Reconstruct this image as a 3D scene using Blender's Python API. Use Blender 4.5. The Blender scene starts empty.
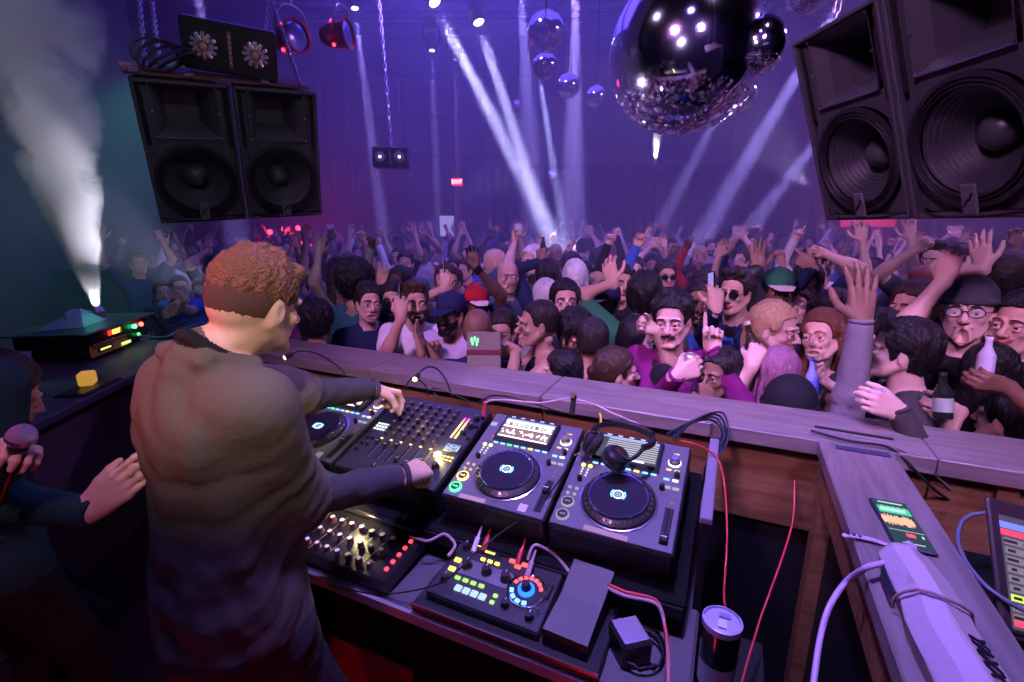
import bpy, math, random
import numpy as np
from mathutils import Vector, Matrix, noise
random.seed(7); rng = np.random.default_rng(7)
R = math.radians
sc = bpy.context.scene
col = sc.collection
V3 = lambda *a: np.array(a, float)

# ------------------------------------------------------------------ camera maths (world: X along the booth rail, Y to the crowd)
F = 484.0; CX, CY = 512.0, 341.0
PITCH = math.atan(122/484.0); YAW = R(24.5); CAMH = 1.9
FWD = V3(-math.sin(YAW)*math.cos(PITCH), math.cos(YAW)*math.cos(PITCH), -math.sin(PITCH))
RGT = V3(math.cos(YAW), math.sin(YAW), 0); UPV = np.cross(RGT, FWD); CAM = V3(0, 0, CAMH)
def ray(x, y): return FWD + RGT*((x-CX)/F) + UPV*((CY-y)/F)
def at(x, y, k): return CAM + ray(x, y)*k
def onz(x, y, z): d = ray(x, y); return CAM + d*((z-CAMH)/d[2])
def proj(p): v = np.array(p)-CAM; k = v@FWD; return CX+F*(v@RGT)/k, CY-F*(v@UPV)/k, k
def norm(v): v = np.array(v, float); return v/(np.linalg.norm(v)+1e-12)
HD = norm([FWD[0], FWD[1], 0])          # horizontal heading of the view, the club room is square to it
def room(u, v, z): return V3(*(RGT*u + HD*v)[:2], z)   # room axes: u across, v away from the booth
YAWROOM = math.atan2(RGT[1], RGT[0])

# ------------------------------------------------------------------ materials
_m = {}
def mat(name, rgb=(.5, .5, .5), rough=.6, metal=0., emit=None, es=1., bump=0., bscale=60., spec=.5, alpha=1., trans=0., var=0., coat=0., ior=1.45):
    if name in _m: return _m[name]
    m = bpy.data.materials.new(name); m.use_nodes = True; m.diffuse_color = (*rgb, 1)
    nt = m.node_tree; b = nt.nodes['Principled BSDF']; I = b.inputs
    I['Base Color'].default_value = (*rgb, 1); I['Roughness'].default_value = rough; I['Metallic'].default_value = metal
    I['Specular IOR Level'].default_value = spec; I['Alpha'].default_value = alpha; I['Transmission Weight'].default_value = trans
    I['Coat Weight'].default_value = coat; I['IOR'].default_value = ior
    if emit: I['Emission Color'].default_value = (*emit, 1); I['Emission Strength'].default_value = es
    if bump or var:
        tc = nt.nodes.new('ShaderNodeTexCoord'); n = nt.nodes.new('ShaderNodeTexNoise'); n.inputs['Scale'].default_value = bscale; n.inputs['Detail'].default_value = 4
        nt.links.new(tc.outputs['Object'], n.inputs['Vector'])
        if bump:
            bp = nt.nodes.new('ShaderNodeBump'); bp.inputs['Strength'].default_value = bump; bp.inputs['Distance'].default_value = .01
            nt.links.new(n.outputs['Fac'], bp.inputs['Height']); nt.links.new(bp.outputs['Normal'], I['Normal'])
        if var:
            mx = nt.nodes.new('ShaderNodeMix'); mx.data_type = 'RGBA'
            mx.inputs[6].default_value = (*[c*(1-var) for c in rgb], 1); mx.inputs[7].default_value = (*[min(1, c*(1+var)) for c in rgb], 1)
            nt.links.new(n.outputs['Fac'], mx.inputs[0]); nt.links.new(mx.outputs[2], I['Base Color'])
    _m[name] = m
    return m
def wood(name, c1, c2, rough=.45, axis=0, scale=3.):
    if name in _m: return _m[name]
    m = mat(name, c1, rough); nt = m.node_tree; b = nt.nodes['Principled BSDF']
    tc = nt.nodes.new('ShaderNodeTexCoord'); mp = nt.nodes.new('ShaderNodeMapping')
    s = [scale*9]*3; s[axis] = scale; mp.inputs['Scale'].default_value = s
    n = nt.nodes.new('ShaderNodeTexNoise'); n.inputs['Scale'].default_value = 1.3; n.inputs['Detail'].default_value = 6; n.inputs['Distortion'].default_value = 1.2
    r = nt.nodes.new('ShaderNodeValToRGB'); r.color_ramp.elements[0].position = .35; r.color_ramp.elements[1].position = .68
    r.color_ramp.elements[0].color = (*c1, 1); r.color_ramp.elements[1].color = (*c2, 1)
    bp = nt.nodes.new('ShaderNodeBump'); bp.inputs['Strength'].default_value = .15; bp.inputs['Distance'].default_value = .004
    L = nt.links.new; L(tc.outputs['Object'], mp.inputs['Vector']); L(mp.outputs[0], n.inputs['Vector']); L(n.outputs['Fac'], r.inputs[0]); L(r.outputs[0], b.inputs['Base Color'])
    L(n.outputs['Fac'], bp.inputs['Height']); L(bp.outputs[0], b.inputs['Normal'])
    return m

# ------------------------------------------------------------------ mesh collector
def basis(d, up=(0, 0, 1)):
    """3x3 whose columns are x=d, y, z~up"""
    x = norm(d); u = np.array(up, float)
    if abs(x@norm(u)) > .98: u = V3(0, 1, 0) if abs(x[1]) < .9 else V3(1, 0, 0)
    y = norm(np.cross(u, x)); z = np.cross(x, y)
    return np.array([x, y, z]).T
def rotz(a): c, s = math.cos(a), math.sin(a); return np.array([[c, -s, 0], [s, c, 0], [0, 0, 1.]])
def rotx(a): c, s = math.cos(a), math.sin(a); return np.array([[1, 0, 0], [0, c, -s], [0, s, c]])
def roty(a): c, s = math.cos(a), math.sin(a); return np.array([[c, 0, s], [0, 1, 0], [-s, 0, c]])

class MB:
    """collects shapes into ONE mesh; T is a local transform applied to what is added"""
    def __init__(s, M=None, o=(0, 0, 0)):
        s.v = []; s.f = []; s.mi = []; s.mats = []; s.sm = []; s.M = np.eye(3) if M is None else M; s.o = np.array(o, float)
    def midx(s, m):
        if m not in s.mats: s.mats.append(m)
        return s.mats.index(m)
    def add(s, vs, fs, m, smooth=False):
        vs = np.asarray(vs, float)@s.M.T + s.o; b = len(s.v); s.v.extend(vs.tolist()); k = s.midx(m)
        for f in fs: s.f.append([b+i for i in f]); s.mi.append(k); s.sm.append(smooth)
        return s
    def box(s, c, d, m, Rm=None, bev=0.):
        c = np.array(c, float); h = np.array(d, float)/2; bev = min(bev, h.min()*.99)
        if bev <= 0:
            vs = np.array([[x, y, z] for x in (-1, 1) for y in (-1, 1) for z in (-1, 1)])*h
            fs = [(0, 1, 3, 2), (4, 6, 7, 5), (0, 4, 5, 1), (2, 3, 7, 6), (0, 2, 6, 4), (1, 5, 7, 3)]
        else:
            vs = []; idx = {}
            for x in (-1, 1):
                for y in (-1, 1):
                    for z in (-1, 1):
                        for a in range(3):
                            p = np.array([x, y, z])*(h-bev); p[a] = (x, y, z)[a]*h[a]; idx[(x, y, z, a)] = len(vs); vs.append(p)
            fs = []
            for a in range(3):
                b_, c_ = [(1, 2), (2, 0), (0, 1)][a]
                for sg in (-1, 1):
                    q = []
                    for u, w in ((-1, -1), (1, -1), (1, 1), (-1, 1)):
                        k = [0, 0, 0]; k[a] = sg; k[b_] = u; k[c_] = w; q.append(idx[(*k, a)])
                    fs.append(q if sg > 0 else q[::-1])
                # edges parallel to axis a
                for u in (-1, 1):
                    for w in (-1, 1):
                        def K(t, ax): k = [0, 0, 0]; k[a] = t; k[b_] = u; k[c_] = w; return idx[(*k, ax)]
                        q = [K(-1, b_), K(1, b_), K(1, c_), K(-1, c_)]
                        fs.append(q[::-1] if u*w > 0 else q)
            for x in (-1, 1):
                for y in (-1, 1):
                    for z in (-1, 1):
                        q = [idx[(x, y, z, a)] for a in range(3)]; fs.append(q if x*y*z > 0 else q[::-1])
            vs = np.array(vs)
        if Rm is not None: vs = vs@Rm.T
        return s.add(vs+c, fs, m)
    def cyl(s, p0, p1, r0, m, r1=None, n=20, caps=True, smooth=True):
        p0 = np.array(p0, float); p1 = np.array(p1, float); r1 = r0 if r1 is None else r1; B = basis(p1-p0)
        a = np.linspace(0, 2*math.pi, n, endpoint=False); ring = np.outer(np.cos(a), B[:, 1])+np.outer(np.sin(a), B[:, 2])
        vs = np.vstack([p0+ring*r0, p1+ring*r1]); s.add(vs, [(i, (i+1) % n, n+(i+1) % n, n+i) for i in range(n)], m, smooth)
        if caps:
            if r0 > 0: s.add(p0+ring*r0, [tuple(range(n))[::-1]], m)
            if r1 > 0: s.add(p1+ring*r1, [tuple(range(n))], m)
        return s
    def lathe(s, prof, m, o=(0, 0, 0), axis=(0, 0, 1), n=28, smooth=True, close=False, mfn=None):
        """prof: (r, h) pairs along the axis"""
        B = basis(axis); a = np.linspace(0, 2*math.pi, n, endpoint=False); ring = np.outer(np.cos(a), B[:, 1])+np.outer(np.sin(a), B[:, 2])
        vs = np.vstack([np.array(o)+ring*r+B[:, 0]*h for r, h in prof])
        for j in range(len(prof)-1):
            s.add(vs[j*n:(j+2)*n], [(i, (i+1) % n, n+(i+1) % n, n+i) for i in range(n)], m if mfn is None else mfn(j), smooth)
        if close:
            s.add(vs[:n], [tuple(range(n))[::-1]], m); s.add(vs[-n:], [tuple(range(n))], m)
        return s
    def tube(s, pts, r, m, n=8, caps=True, closed=False, smoothpath=0):
        P = np.array(pts, float)
        for _ in range(smoothpath):   # Catmull-like subdivision
            Q = []
            L = len(P)
            for i in range(L-1):
                a, b, c, d = P[max(i-1, 0)], P[i], P[i+1], P[min(i+2, L-1)]
                Q += [b, (-a+9*b+9*c-d)/16]
            Q.append(P[-1]); P = np.array(Q)
        L = len(P); rr = r if hasattr(r, '__len__') else [r]*L
        if len(rr) != L: rr = np.interp(np.linspace(0, 1, L), np.linspace(0, 1, len(rr)), rr)
        T = np.gradient(P, axis=0); 
        if closed: T = np.roll(P, -1, 0)-np.roll(P, 1, 0)
        T /= np.linalg.norm(T, axis=1)[:, None]+1e-12
        B = basis(T[0]); y = B[:, 1]; vs = []
        a = np.linspace(0, 2*math.pi, n, endpoint=False)
        for i in range(L):
            y = norm(y-T[i]*(y@T[i])); z = np.cross(T[i], y); vs.append(P[i]+(np.outer(np.cos(a), y)+np.outer(np.sin(a), z))*rr[i])
        vs = np.vstack(vs); J = L if closed else L-1
        fs = [(j*n+i, j*n+(i+1) % n, ((j+1) % L)*n+(i+1) % n, ((j+1) % L)*n+i) for j in range(J) for i in range(n)]
        s.add(vs, fs, m, True)
        if caps and not closed: s.add(vs[:n], [tuple(range(n))[::-1]], m); s.add(vs[-n:], [tuple(range(n))], m)
        return s
    def ball(s, c, r, m, n=16, k=10, Rm=None):
        r = np.array([r]*3 if not hasattr(r, '__len__') else r, float); vs = [[0, 0, 1]]
        for j in range(1, k):
            t = math.pi*j/k
            for i in range(n): p = 2*math.pi*i/n; vs.append([math.sin(t)*math.cos(p), math.sin(t)*math.sin(p), math.cos(t)])
        vs.append([0, 0, -1]); vs = np.array(vs)*r
        if Rm is not None: vs = vs@Rm.T
        fs = [(0, 1+i, 1+(i+1) % n) for i in range(n)]
        for j in range(k-2): b = 1+j*n; fs += [(b+i, b+n+i, b+n+(i+1) % n, b+(i+1) % n) for i in range(n)]
        b = 1+(k-2)*n; e = len(vs)-1; fs += [(b+i, e, b+(i+1) % n) for i in range(n)]
        return s.add(vs+np.array(c, float), fs, m, True)
    def grid(s, fn, nu, nv, m, smooth=True, cu=False):
        vs = [fn(i/(nu-1) if not cu else i/nu, j/(nv-1)) for i in range(nu) for j in range(nv)]
        U = nu if cu else nu-1
        return s.add(vs, [(i*nv+j, ((i+1) % nu)*nv+j, ((i+1) % nu)*nv+j+1, i*nv+j+1) for i in range(U) for j in range(nv-1)], m, smooth)
    def prism(s, poly, z0, z1, m, smooth=False):
        """poly in local xy, extruded in z"""
        n = len(poly); vs = [(x, y, z0) for x, y in poly]+[(x, y, z1) for x, y in poly]
        return s.add(vs, [tuple(range(n))[::-1], tuple(range(n, 2*n))]+[(i, (i+1) % n, n+(i+1) % n, n+i) for i in range(n)], m, smooth)
    def mesh(s, name):
        me = bpy.data.meshes.new(name); me.from_pydata(s.v, [], s.f); me.update()
        for m in s.mats: me.materials.append(m)
        me.polygons.foreach_set('material_index', s.mi); me.polygons.foreach_set('use_smooth', s.sm)
        return me
    def build(s, name, parent=None, recenter=True, **tags):
        me = s.mesh(name); o = bpy.data.objects.new(name, me); col.objects.link(o)
        if parent is not None: o.parent = parent
        elif recenter and len(s.v):
            V = np.array(s.v); c = (V.min(0)+V.max(0))/2; c[2] = V[:, 2].min(); me.transform(Matrix.Translation(-Vector(c))); o.location = c
        tag(o, **tags)
        return o
def tag(o, label=None, cat=None, group=None, kind=None):
    if label: o['label'] = label
    if cat: o['category'] = cat
    if group: o['group'] = group
    if kind: o['kind'] = kind
    return o
def M4(M, o): 
    m = Matrix([list(map(float, r)) for r in M]).to_4x4(); m.translation = Vector([float(a) for a in o]); return m
def empty(name, loc=(0, 0, 0), M=None, **tags):
    o = bpy.data.objects.new(name, None); o.empty_display_size = .1; col.objects.link(o)
    o.matrix_world = M4(np.eye(3) if M is None else M, loc)
    return tag(o, **tags)
KIDS = {}
def copy_tree(o, parent=None, cache=None):
    c = o.copy(); col.objects.link(c)
    if parent is not None: c.parent = parent; c.matrix_parent_inverse = o.matrix_parent_inverse.copy()
    for ch in list(o.children): copy_tree(ch, c)
    return c
def text_mb(mb, s, size, m, o, X, Y, extr=.0005, align='CENTER', bold=0., shear=0.):
    cu = bpy.data.curves.new('t', 'FONT'); cu.body = s; cu.size = size; cu.extrude = extr; cu.align_x = align; cu.align_y = 'CENTER'; cu.resolution_u = 3; cu.offset = bold; cu.shear = shear
    ob = bpy.data.objects.new('t', cu); col.objects.link(ob); dg = bpy.context.evaluated_depsgraph_get(); me = bpy.data.meshes.new_from_object(ob.evaluated_get(dg))
    X = norm(X); Y = norm(Y); Z = np.cross(X, Y); A = np.array([X, Y, Z])
    if len(me.vertices):
        vs = np.array([v.co[:] for v in me.vertices])@A + np.array(o, float); mb.add(vs, [tuple(p.vertices) for p in me.polygons], m)
    bpy.data.objects.remove(ob); bpy.data.curves.remove(cu); bpy.data.meshes.remove(me)

# ------------------------------------------------------------------ signed-distance surfacer
class SDF:
    def __init__(s): s.p = []; s.rule = None
    def cone(s, a, b, r1, r2, mt=0, k=.02, sq=None):
        s.p.append(('c', np.array(a, float), np.array(b, float), r1, r2, mt, k, sq)); return s
    def ell(s, c, r, mt=0, k=.02, Rm=None):
        s.p.append(('e', np.array(c, float), np.array(r, float), Rm, None, mt, k, None)); return s
    def sub(s, c, r, k=.01, Rm=None, mt=None):
        s.p.append(('s', np.array(c, float), np.array(r, float), Rm, None, mt, k, None)); return s
    def noise(s, c, r, amp, freq, seed=0):   # rumples the surface inside a ball
        s.p.append(('n', np.array(c, float), r, amp, freq, None, seed, None)); return s
    @staticmethod
    def dist(p, X):
        if p[0] == 'c':
            _, a, b, r1, r2, mt, k, sq = p
            ba = b-a; L2 = ba@ba+1e-12; pa = X-a; h = np.clip((pa@ba)/L2, 0, 1)
            q = pa-h[..., None]*ba
            if sq is not None:   # flatten along direction sq[0] by factor sq[1]
                n = sq[0]; t = q@n; q = q+(t*(1/sq[1]-1))[..., None]*n
                return (np.sqrt((q*q).sum(-1))-(r1+(r2-r1)*h))*min(1, max(.6, sq[1]))
            return np.sqrt((q*q).sum(-1))-(r1+(r2-r1)*h)
        q = X-p[1]
        if p[3] is not None: q = q@p[3]
        r = p[2]; q = q/r; k0 = np.sqrt((q*q).sum(-1)); q = q/r; k1 = np.sqrt((q*q).sum(-1))
        return k0*(k0-1)/(k1+1e-9)
    def bounds(s):
        lo = np.full(3, 1e9); hi = -lo
        for p in s.p:
            if p[0] == 'c':
                r = max(p[3], p[4])*(1 if p[7] is None else max(1, p[7][1]))
                for q in (p[1], p[2]): lo = np.minimum(lo, q-r); hi = np.maximum(hi, q+r)
            elif p[0] == 'e': r = p[2].max(); lo = np.minimum(lo, p[1]-r); hi = np.maximum(hi, p[1]+r)
        return lo, hi
    def surface(s, h, box=None, keep=None):
        lo, hi = s.bounds() if box is None else box
        lo = lo-2.5*h; hi = hi+2.5*h; n = np.ceil((hi-lo)/h).astype(int)+1
        f = np.full(n, .12, np.float32); MG = .055
        ax = [lo[i]+h*np.arange(n[i]) for i in range(3)]
        for p in s.p:
            if p[0] == 'c': r = max(p[3], p[4])*(1 if p[7] is None else max(1, p[7][1])); a = np.minimum(p[1], p[2])-r-MG; b = np.maximum(p[1], p[2])+r+MG
            elif p[0] == 'n': a = p[1]-p[2]; b = p[1]+p[2]
            else: r = p[2].max(); a = p[1]-r-MG; b = p[1]+r+MG
            i0 = np.maximum(np.floor((a-lo)/h).astype(int), 0); i1 = np.minimum(np.ceil((b-lo)/h).astype(int)+1, n)
            if (i1 <= i0).any(): continue
            sl = tuple(slice(i0[i], i1[i]) for i in range(3))
            X = np.stack(np.meshgrid(*[ax[i][sl[i]] for i in range(3)], indexing='ij'), -1)
            g = f[sl]
            if p[0] == 'n':
                w = np.clip(1-np.sqrt(((X-p[1])**2).sum(-1))/p[2], 0, 1); w = np.minimum(w*3, 1)
                q = X*p[4]; sd = p[6]
                nz = np.sin(q[..., 0]+sd+1.7*np.sin(q[..., 2]*.6+sd))*np.sin(q[..., 1]*1.1+2*sd+1.3*np.sin(q[..., 0]*.8))+.6*np.sin(q[..., 2]*1.9+q[..., 0]*1.4+sd)*np.sin(q[..., 1]*2.1-q[..., 2]*1.2)
                f[sl] = g+p[3]*w*nz; continue
            d = s.dist(p, X); k = p[6]
            if p[0] == 's':
                d = -d; hh = np.clip(.5-.5*(g-d)/k, 0, 1)*1.0; f[sl] = g*(1-hh)+d*hh+k*hh*(1-hh)
            else:
                hh = np.clip(.5+.5*(g-d)/k, 0, 1); f[sl] = g*(1-hh)+d*hh-k*hh*(1-hh)
        # surface nets
        ins = f < 0; c = np.zeros(tuple(n-1), np.int8)
        for i in (0, 1):
            for j in (0, 1):
                for k in (0, 1): c += ins[i:n[0]-1+i, j:n[1]-1+j, k:n[2]-1+k]
        act = (c > 0) & (c < 8); ids = np.full(act.shape, -1, np.int64); A = np.argwhere(act); ids[tuple(A.T)] = np.arange(len(A))
        acc = np.zeros((len(A), 3)); cnt = np.zeros(len(A))
        for a in range(3):
            b_, c_ = [x for x in range(3) if x != a]
            for u in (0, 1):
                for w in (0, 1):
                    o0 = np.zeros(3, int); o0[b_] = u; o0[c_] = w; o1 = o0.copy(); o1[a] = 1
                    f0 = f[tuple((A+o0).T)]; f1 = f[tuple((A+o1).T)]; m = (f0 < 0) != (f1 < 0)
                    t = np.where(m, f0/(f0-f1+1e-20), 0); pt = o0[None]+np.outer(t, np.eye(3)[a]); acc += pt*m[:, None]; cnt += m
        P = lo+h*(A+acc/np.maximum(cnt, 1)[:, None])
        Q = []
        for a in range(3):
            b_, c_ = (a+1) % 3, (a+2) % 3; sl0 = [slice(1, -1)]*3; sl0[a] = slice(0, -1); sl1 = list(sl0); sl1[a] = slice(1, None)
            i0 = ins[tuple(sl0)]; i1 = ins[tuple(sl1)]; E = np.argwhere(i0 != i1)
            if not len(E): continue
            off = np.ones(3, int); off[a] = 0; E = E+off; fl = ins[tuple(E.T)]
            eb = np.zeros(3, int); eb[b_] = 1; ec = np.zeros(3, int); ec[c_] = 1
            q = np.stack([ids[tuple((E-eb-ec).T)], ids[tuple((E-ec).T)], ids[tuple(E.T)], ids[tuple((E-eb).T)]], 1)
            q[~fl] = q[~fl][:, ::-1]; Q.append(q)
        Q = np.vstack(Q) if Q else np.zeros((0, 4), int); Q = Q[(Q >= 0).all(1)]
        cen = P[Q].mean(1)
        if keep is not None:
            m = keep(cen); Q = Q[m]; cen = cen[m]
        # material of each face: nearest shape
        best = np.full(len(Q), 1e9); mt = np.zeros(len(Q), int)
        for p in s.p:
            if p[0] == 'n' or p[5] is None: continue
            if p[0] == 's':
                d = np.abs(s.dist(p, cen)); m = d < h*.8
                m &= d < best+.002; mt[m] = p[5]; best[m] = np.minimum(best[m], d[m]-.002); continue
            d = s.dist(p, cen); m = d < best; best[m] = d[m]; mt[m] = p[5]
        if s.rule: mt = s.rule(cen, mt)
        u, inv = np.unique(Q.ravel(), return_inverse=True)
        return P[u], inv.reshape(-1, 4), mt
def addsurf(mb, res, mats):
    P, Q, mt = res
    P = P@mb.M.T+mb.o; b = len(mb.v); mb.v.extend(P.tolist()); mb.f.extend((Q+b).tolist())
    idx = [mb.midx(m) for m in mats]; mb.mi.extend([idx[i] for i in mt]); mb.sm.extend([True]*len(Q))

# ------------------------------------------------------------------ people
SKIN = {'fair': (.62, .40, .31), 'light': (.55, .34, .25), 'tan': (.42, .24, .16), 'brown': (.22, .115, .075), 'dark': (.11, .058, .04)}
def skin(n): return mat('skin_'+n, SKIN[n], .5, bump=.08, bscale=180, spec=.45, var=.12)
def cloth(n, rgb, rough=.85): return mat('cloth_'+n, rgb, rough, bump=.35, bscale=38, spec=.2, var=.1)
CL = {'black': (.013, .013, .016), 'charcoal': (.045, .045, .05), 'navy': (.02, .028, .085), 'white': (.72, .7, .74), 'grey': (.25, .25, .27), 'lilac': (.5, .46, .62),
      'magenta': (.34, .02, .22), 'denim': (.07, .10, .2), 'olive': (.09, .085, .06), 'teal': (.03, .13, .15), 'red': (.42, .02, .03), 'blue': (.05, .12, .45), 'brown': (.10, .06, .04),
      'pink': (.62, .2, .35), 'cream': (.6, .55, .45), 'green': (.03, .16, .08)}
def C_(n): return cloth(n, CL[n]) if isinstance(n, str) else n
def hairm(n): 
    rgb = {'black': (.008, .007, .008), 'dark': (.022, .014, .011), 'brown': (.06, .03, .018), 'auburn': (.13, .045, .02), 'blond': (.42, .29, .15), 'grey': (.3, .29, .3), 'white': (.75, .72, .68), 'pinkish': (.3, .12, .2)}[n]
    if 'hair_'+n in _m: return _m['hair_'+n]
    m = mat('hair_'+n, rgb, .42, bump=1., bscale=1., spec=.5, var=.5); nt = m.node_tree; t = [q for q in nt.nodes if q.type == 'TEX_NOISE'][0]; c = [q for q in nt.nodes if q.type == 'TEX_COORD'][0]
    mp = nt.nodes.new('ShaderNodeMapping'); mp.inputs['Scale'].default_value = (150, 150, 22); nt.links.new(c.outputs['Object'], mp.inputs[0]); nt.links.new(mp.outputs[0], t.inputs['Vector']); return m
EYEW = lambda: mat('eye_white', (.75, .72, .7), .25)
DARKM = lambda: mat('eye_iris', (.02, .012, .01), .15)
LIP = {'fair': (.45, .14, .13), 'light': (.4, .13, .12), 'tan': (.3, .10, .09), 'brown': (.17, .06, .055), 'dark': (.10, .04, .04)}

# finger curls (knuckle, middle, tip) in degrees for index..pinky, then spread, then thumb (in-plane angle, towards palm)
HANDS = {
 'open':  ([(8, 10, 6)]*4, 1.0, (48, 10)), 'spread': ([(2, 6, 4)]*4, 1.7, (58, 5)), 'flat': ([(5, 5, 4)]*4, .25, (22, 10)),
 'relax': ([(18, 28, 18), (24, 32, 20), (30, 36, 22), (34, 38, 24)], .6, (35, 25)),
 'fist':  ([(80, 95, 60)]*4, .1, (20, 60)), 'point': ([(4, 6, 4), (80, 95, 60), (84, 95, 60), (86, 95, 60)], .2, (15, 60)),
 'grip':  ([(52, 52, 34), (56, 54, 36), (58, 54, 36), (60, 52, 36)], .25, (38, 62)),
 'hold':  ([(36, 48, 34), (38, 50, 36), (40, 50, 36), (44, 50, 34)], .4, (40, 48)),
 'pinch': ([(48, 44, 22), (54, 62, 34), (62, 70, 40), (66, 72, 42)], .3, (34, 52)),
 'peace': ([(4, 6, 4), (4, 6, 4), (82, 95, 60), (84, 95, 60)], 1.4, (15, 62)),
 'horns': ([(4, 6, 4), (82, 95, 60), (84, 95, 60), (6, 8, 4)], 1.2, (18, 60)),
 'claw':  ([(22, 40, 30), (20, 42, 30), (22, 42, 30), (26, 42, 30)], 1.2, (50, 30)),
}
def hand_prims(S, W, d, n, side, pose, sc_=1., fat=1., mt=0, k=.006):
    """side: +1 the right hand. Returns the grip centre."""
    X = norm(d); N = norm(np.array(n, float)-X*(np.array(n, float)@X)); T = np.cross(X, N)*side   # T: thumb side
    curls, spread, (ta, tp) = HANDS[pose]
    P = lambda x, y, z: W + (X*x + T*y + N*z)*sc_
    ky = (.030, .0105, -.010, -.0285); kx = (.090, .094, .089, .081); ln = (.074, .082, .075, .059); rr = (.0088, .009, .0085, .0075)
    S.cone(P(-.012, 0, 0), P(.03, 0, 0), .026*sc_, .027*sc_, mt, .012, (N, .72))
    for i in range(4):
        S.cone(P(.02, ky[i]*.62, 0), P(kx[i], ky[i], -.001), .0155*sc_, .0118*sc_, mt, .010)
    S.ell(P(.045, .022, .010), V3(.030, .016, .013)*sc_, mt, .012, np.array([X, T, N]).T)      # thumb mound
    tips = []
    for i in range(4):
        a0 = R((1.5-i)*5.5*spread); D0 = X*math.cos(a0)+T*math.sin(a0); p = P(kx[i], ky[i], -.001); ang = 0.; fr = (.46, .3, .24); r = rr[i]*fat*sc_
        for j in range(3):
            ang += R(curls[i][j]); D = D0*math.cos(ang)+N*math.sin(ang); q = p+D*ln[i]*fr[j]*sc_; r2 = r*(.93 if j < 2 else .82)
            S.cone(p, q, r*1.02, r2, mt, k); p = q; r = r2
        tips.append(p)
    a = R(ta); b = R(tp); p = P(.022, .024, .004); D = (X*math.cos(a)+T*math.sin(a)); D = D*math.cos(b*.5)+N*math.sin(b*.5); q = p+D*.042*sc_
    S.cone(p, q, .0145*fat*sc_, .0115*fat*sc_, mt, .008)
    a2 = a*.55; D = (X*math.cos(a2)+T*math.sin(a2)); D = D*math.cos(b)+N*math.sin(b); p = q; q = p+D*.032*sc_; S.cone(p, q, .0112*fat*sc_, .010*fat*sc_, mt, k)
    D = norm(D+X*.25-T*.15+N*.1*(tp > 30)); p = q; q = p+D*.026*sc_; S.cone(p, q, .010*fat*sc_, .0082*fat*sc_, mt, k)
    return P(.075, .006, .036), X, T, N

def head_prims(S, c, Rh, f=False, mouth='closed', s=1., mt=0, wide=1.):
    """c: eye level centre of the head, Rh: columns right, forward, up"""
    P = lambda x, y, z: c+Rh@(V3(x*wide, y, z)*s)
    E = lambda p, r, k=.012, m=mt: S.ell(P(*p), V3(*r)*s, m, k, Rh)
    E((0, -.018, .038), (.0765, .097, .088)); E((0, -.03, .0), (.071, .082, .08))
    E((0, .022, -.03), (.0605 if not f else .057, .066, .078), .02); E((0, .042, -.062), (.044 if not f else .038, .042, .046), .02)
    S.cone(P(-.016, .078, -.097), P(.016, .078, -.097), (.0155 if not f else .0125)*s, (.0155 if not f else .0125)*s, mt, .016)
    for x in (-1, 1):
        S.cone(P(x*.062, -.005, -.035), P(x*.036, .055, -.088), .017*s, .013*s, mt, .018)      # jaw
        E((x*.036, .066, -.022), (.021, .016, .018), .014)                                       # cheek
        S.cone(P(x*.045, .076, .021), P(x*.014, .088, .0235), .0085*s, .009*s, mt, .012)           # brow ridge
    for x in (-1, 1): S.sub(P(x*.031, .096, .002), V3(.018, .014, .012)*s, .010, Rh)             # eye sockets
    S.cone(P(0, .088, .008), P(0, .113, -.028), .0075*s, .0115*s, mt, .010)
    for x in (-1, 1): S.ell(P(x*.0115, .1, -.033), V3(.008, .010, .007)*s, mt, .006, Rh)
    op = {'closed': 0, 'smile': 0, 'open': .016, 'shout': .028, 'grin': .009}[mouth]; w = {'closed': .019, 'smile': .027, 'grin': .032, 'open': .021, 'shout': .022}[mouth]
    if op: S.ell(P(0, .078, -.064-op*.6), V3(w*1.25, .03, op+.013)*s, mt, .012, Rh)
    S.cone(P(-w, .086, -.060+.013*(mouth in ('smile', 'grin'))), P(0, .0985, -.056), .0045*s, .0052*s, 1, .005); S.cone(P(0, .0985, -.056), P(w, .086, -.060+.013*(mouth in ('smile', 'grin'))), .0052*s, .0038*s, 1, .005)
    S.cone(P(-w*.8, .085, -.066-op*1.7+.015*(mouth in ('smile', 'grin'))), P(0, .097, -.068-op*1.9), .0038*s, .0058*s, 1, .005); S.cone(P(0, .097, -.068-op*1.9), P(w*.8, .085, -.066-op*1.7+.015*(mouth in ('smile', 'grin'))), .0058*s, .0038*s, 1, .005)
    if op: S.sub(P(0, .105, -.0625-op), V3(w*.86, .032, op+.0025)*s, .004, Rh, 2)
    for x in (-1, 1):
        S.ell(P(x*.0755, -.004, -.006), V3(.009, .020, .031)*s, mt, .007, Rh@rotz(-x*R(22))); S.sub(P(x*.087, .002, -.004), V3(.006, .010, .017)*s, .006, Rh)
    return P
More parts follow.
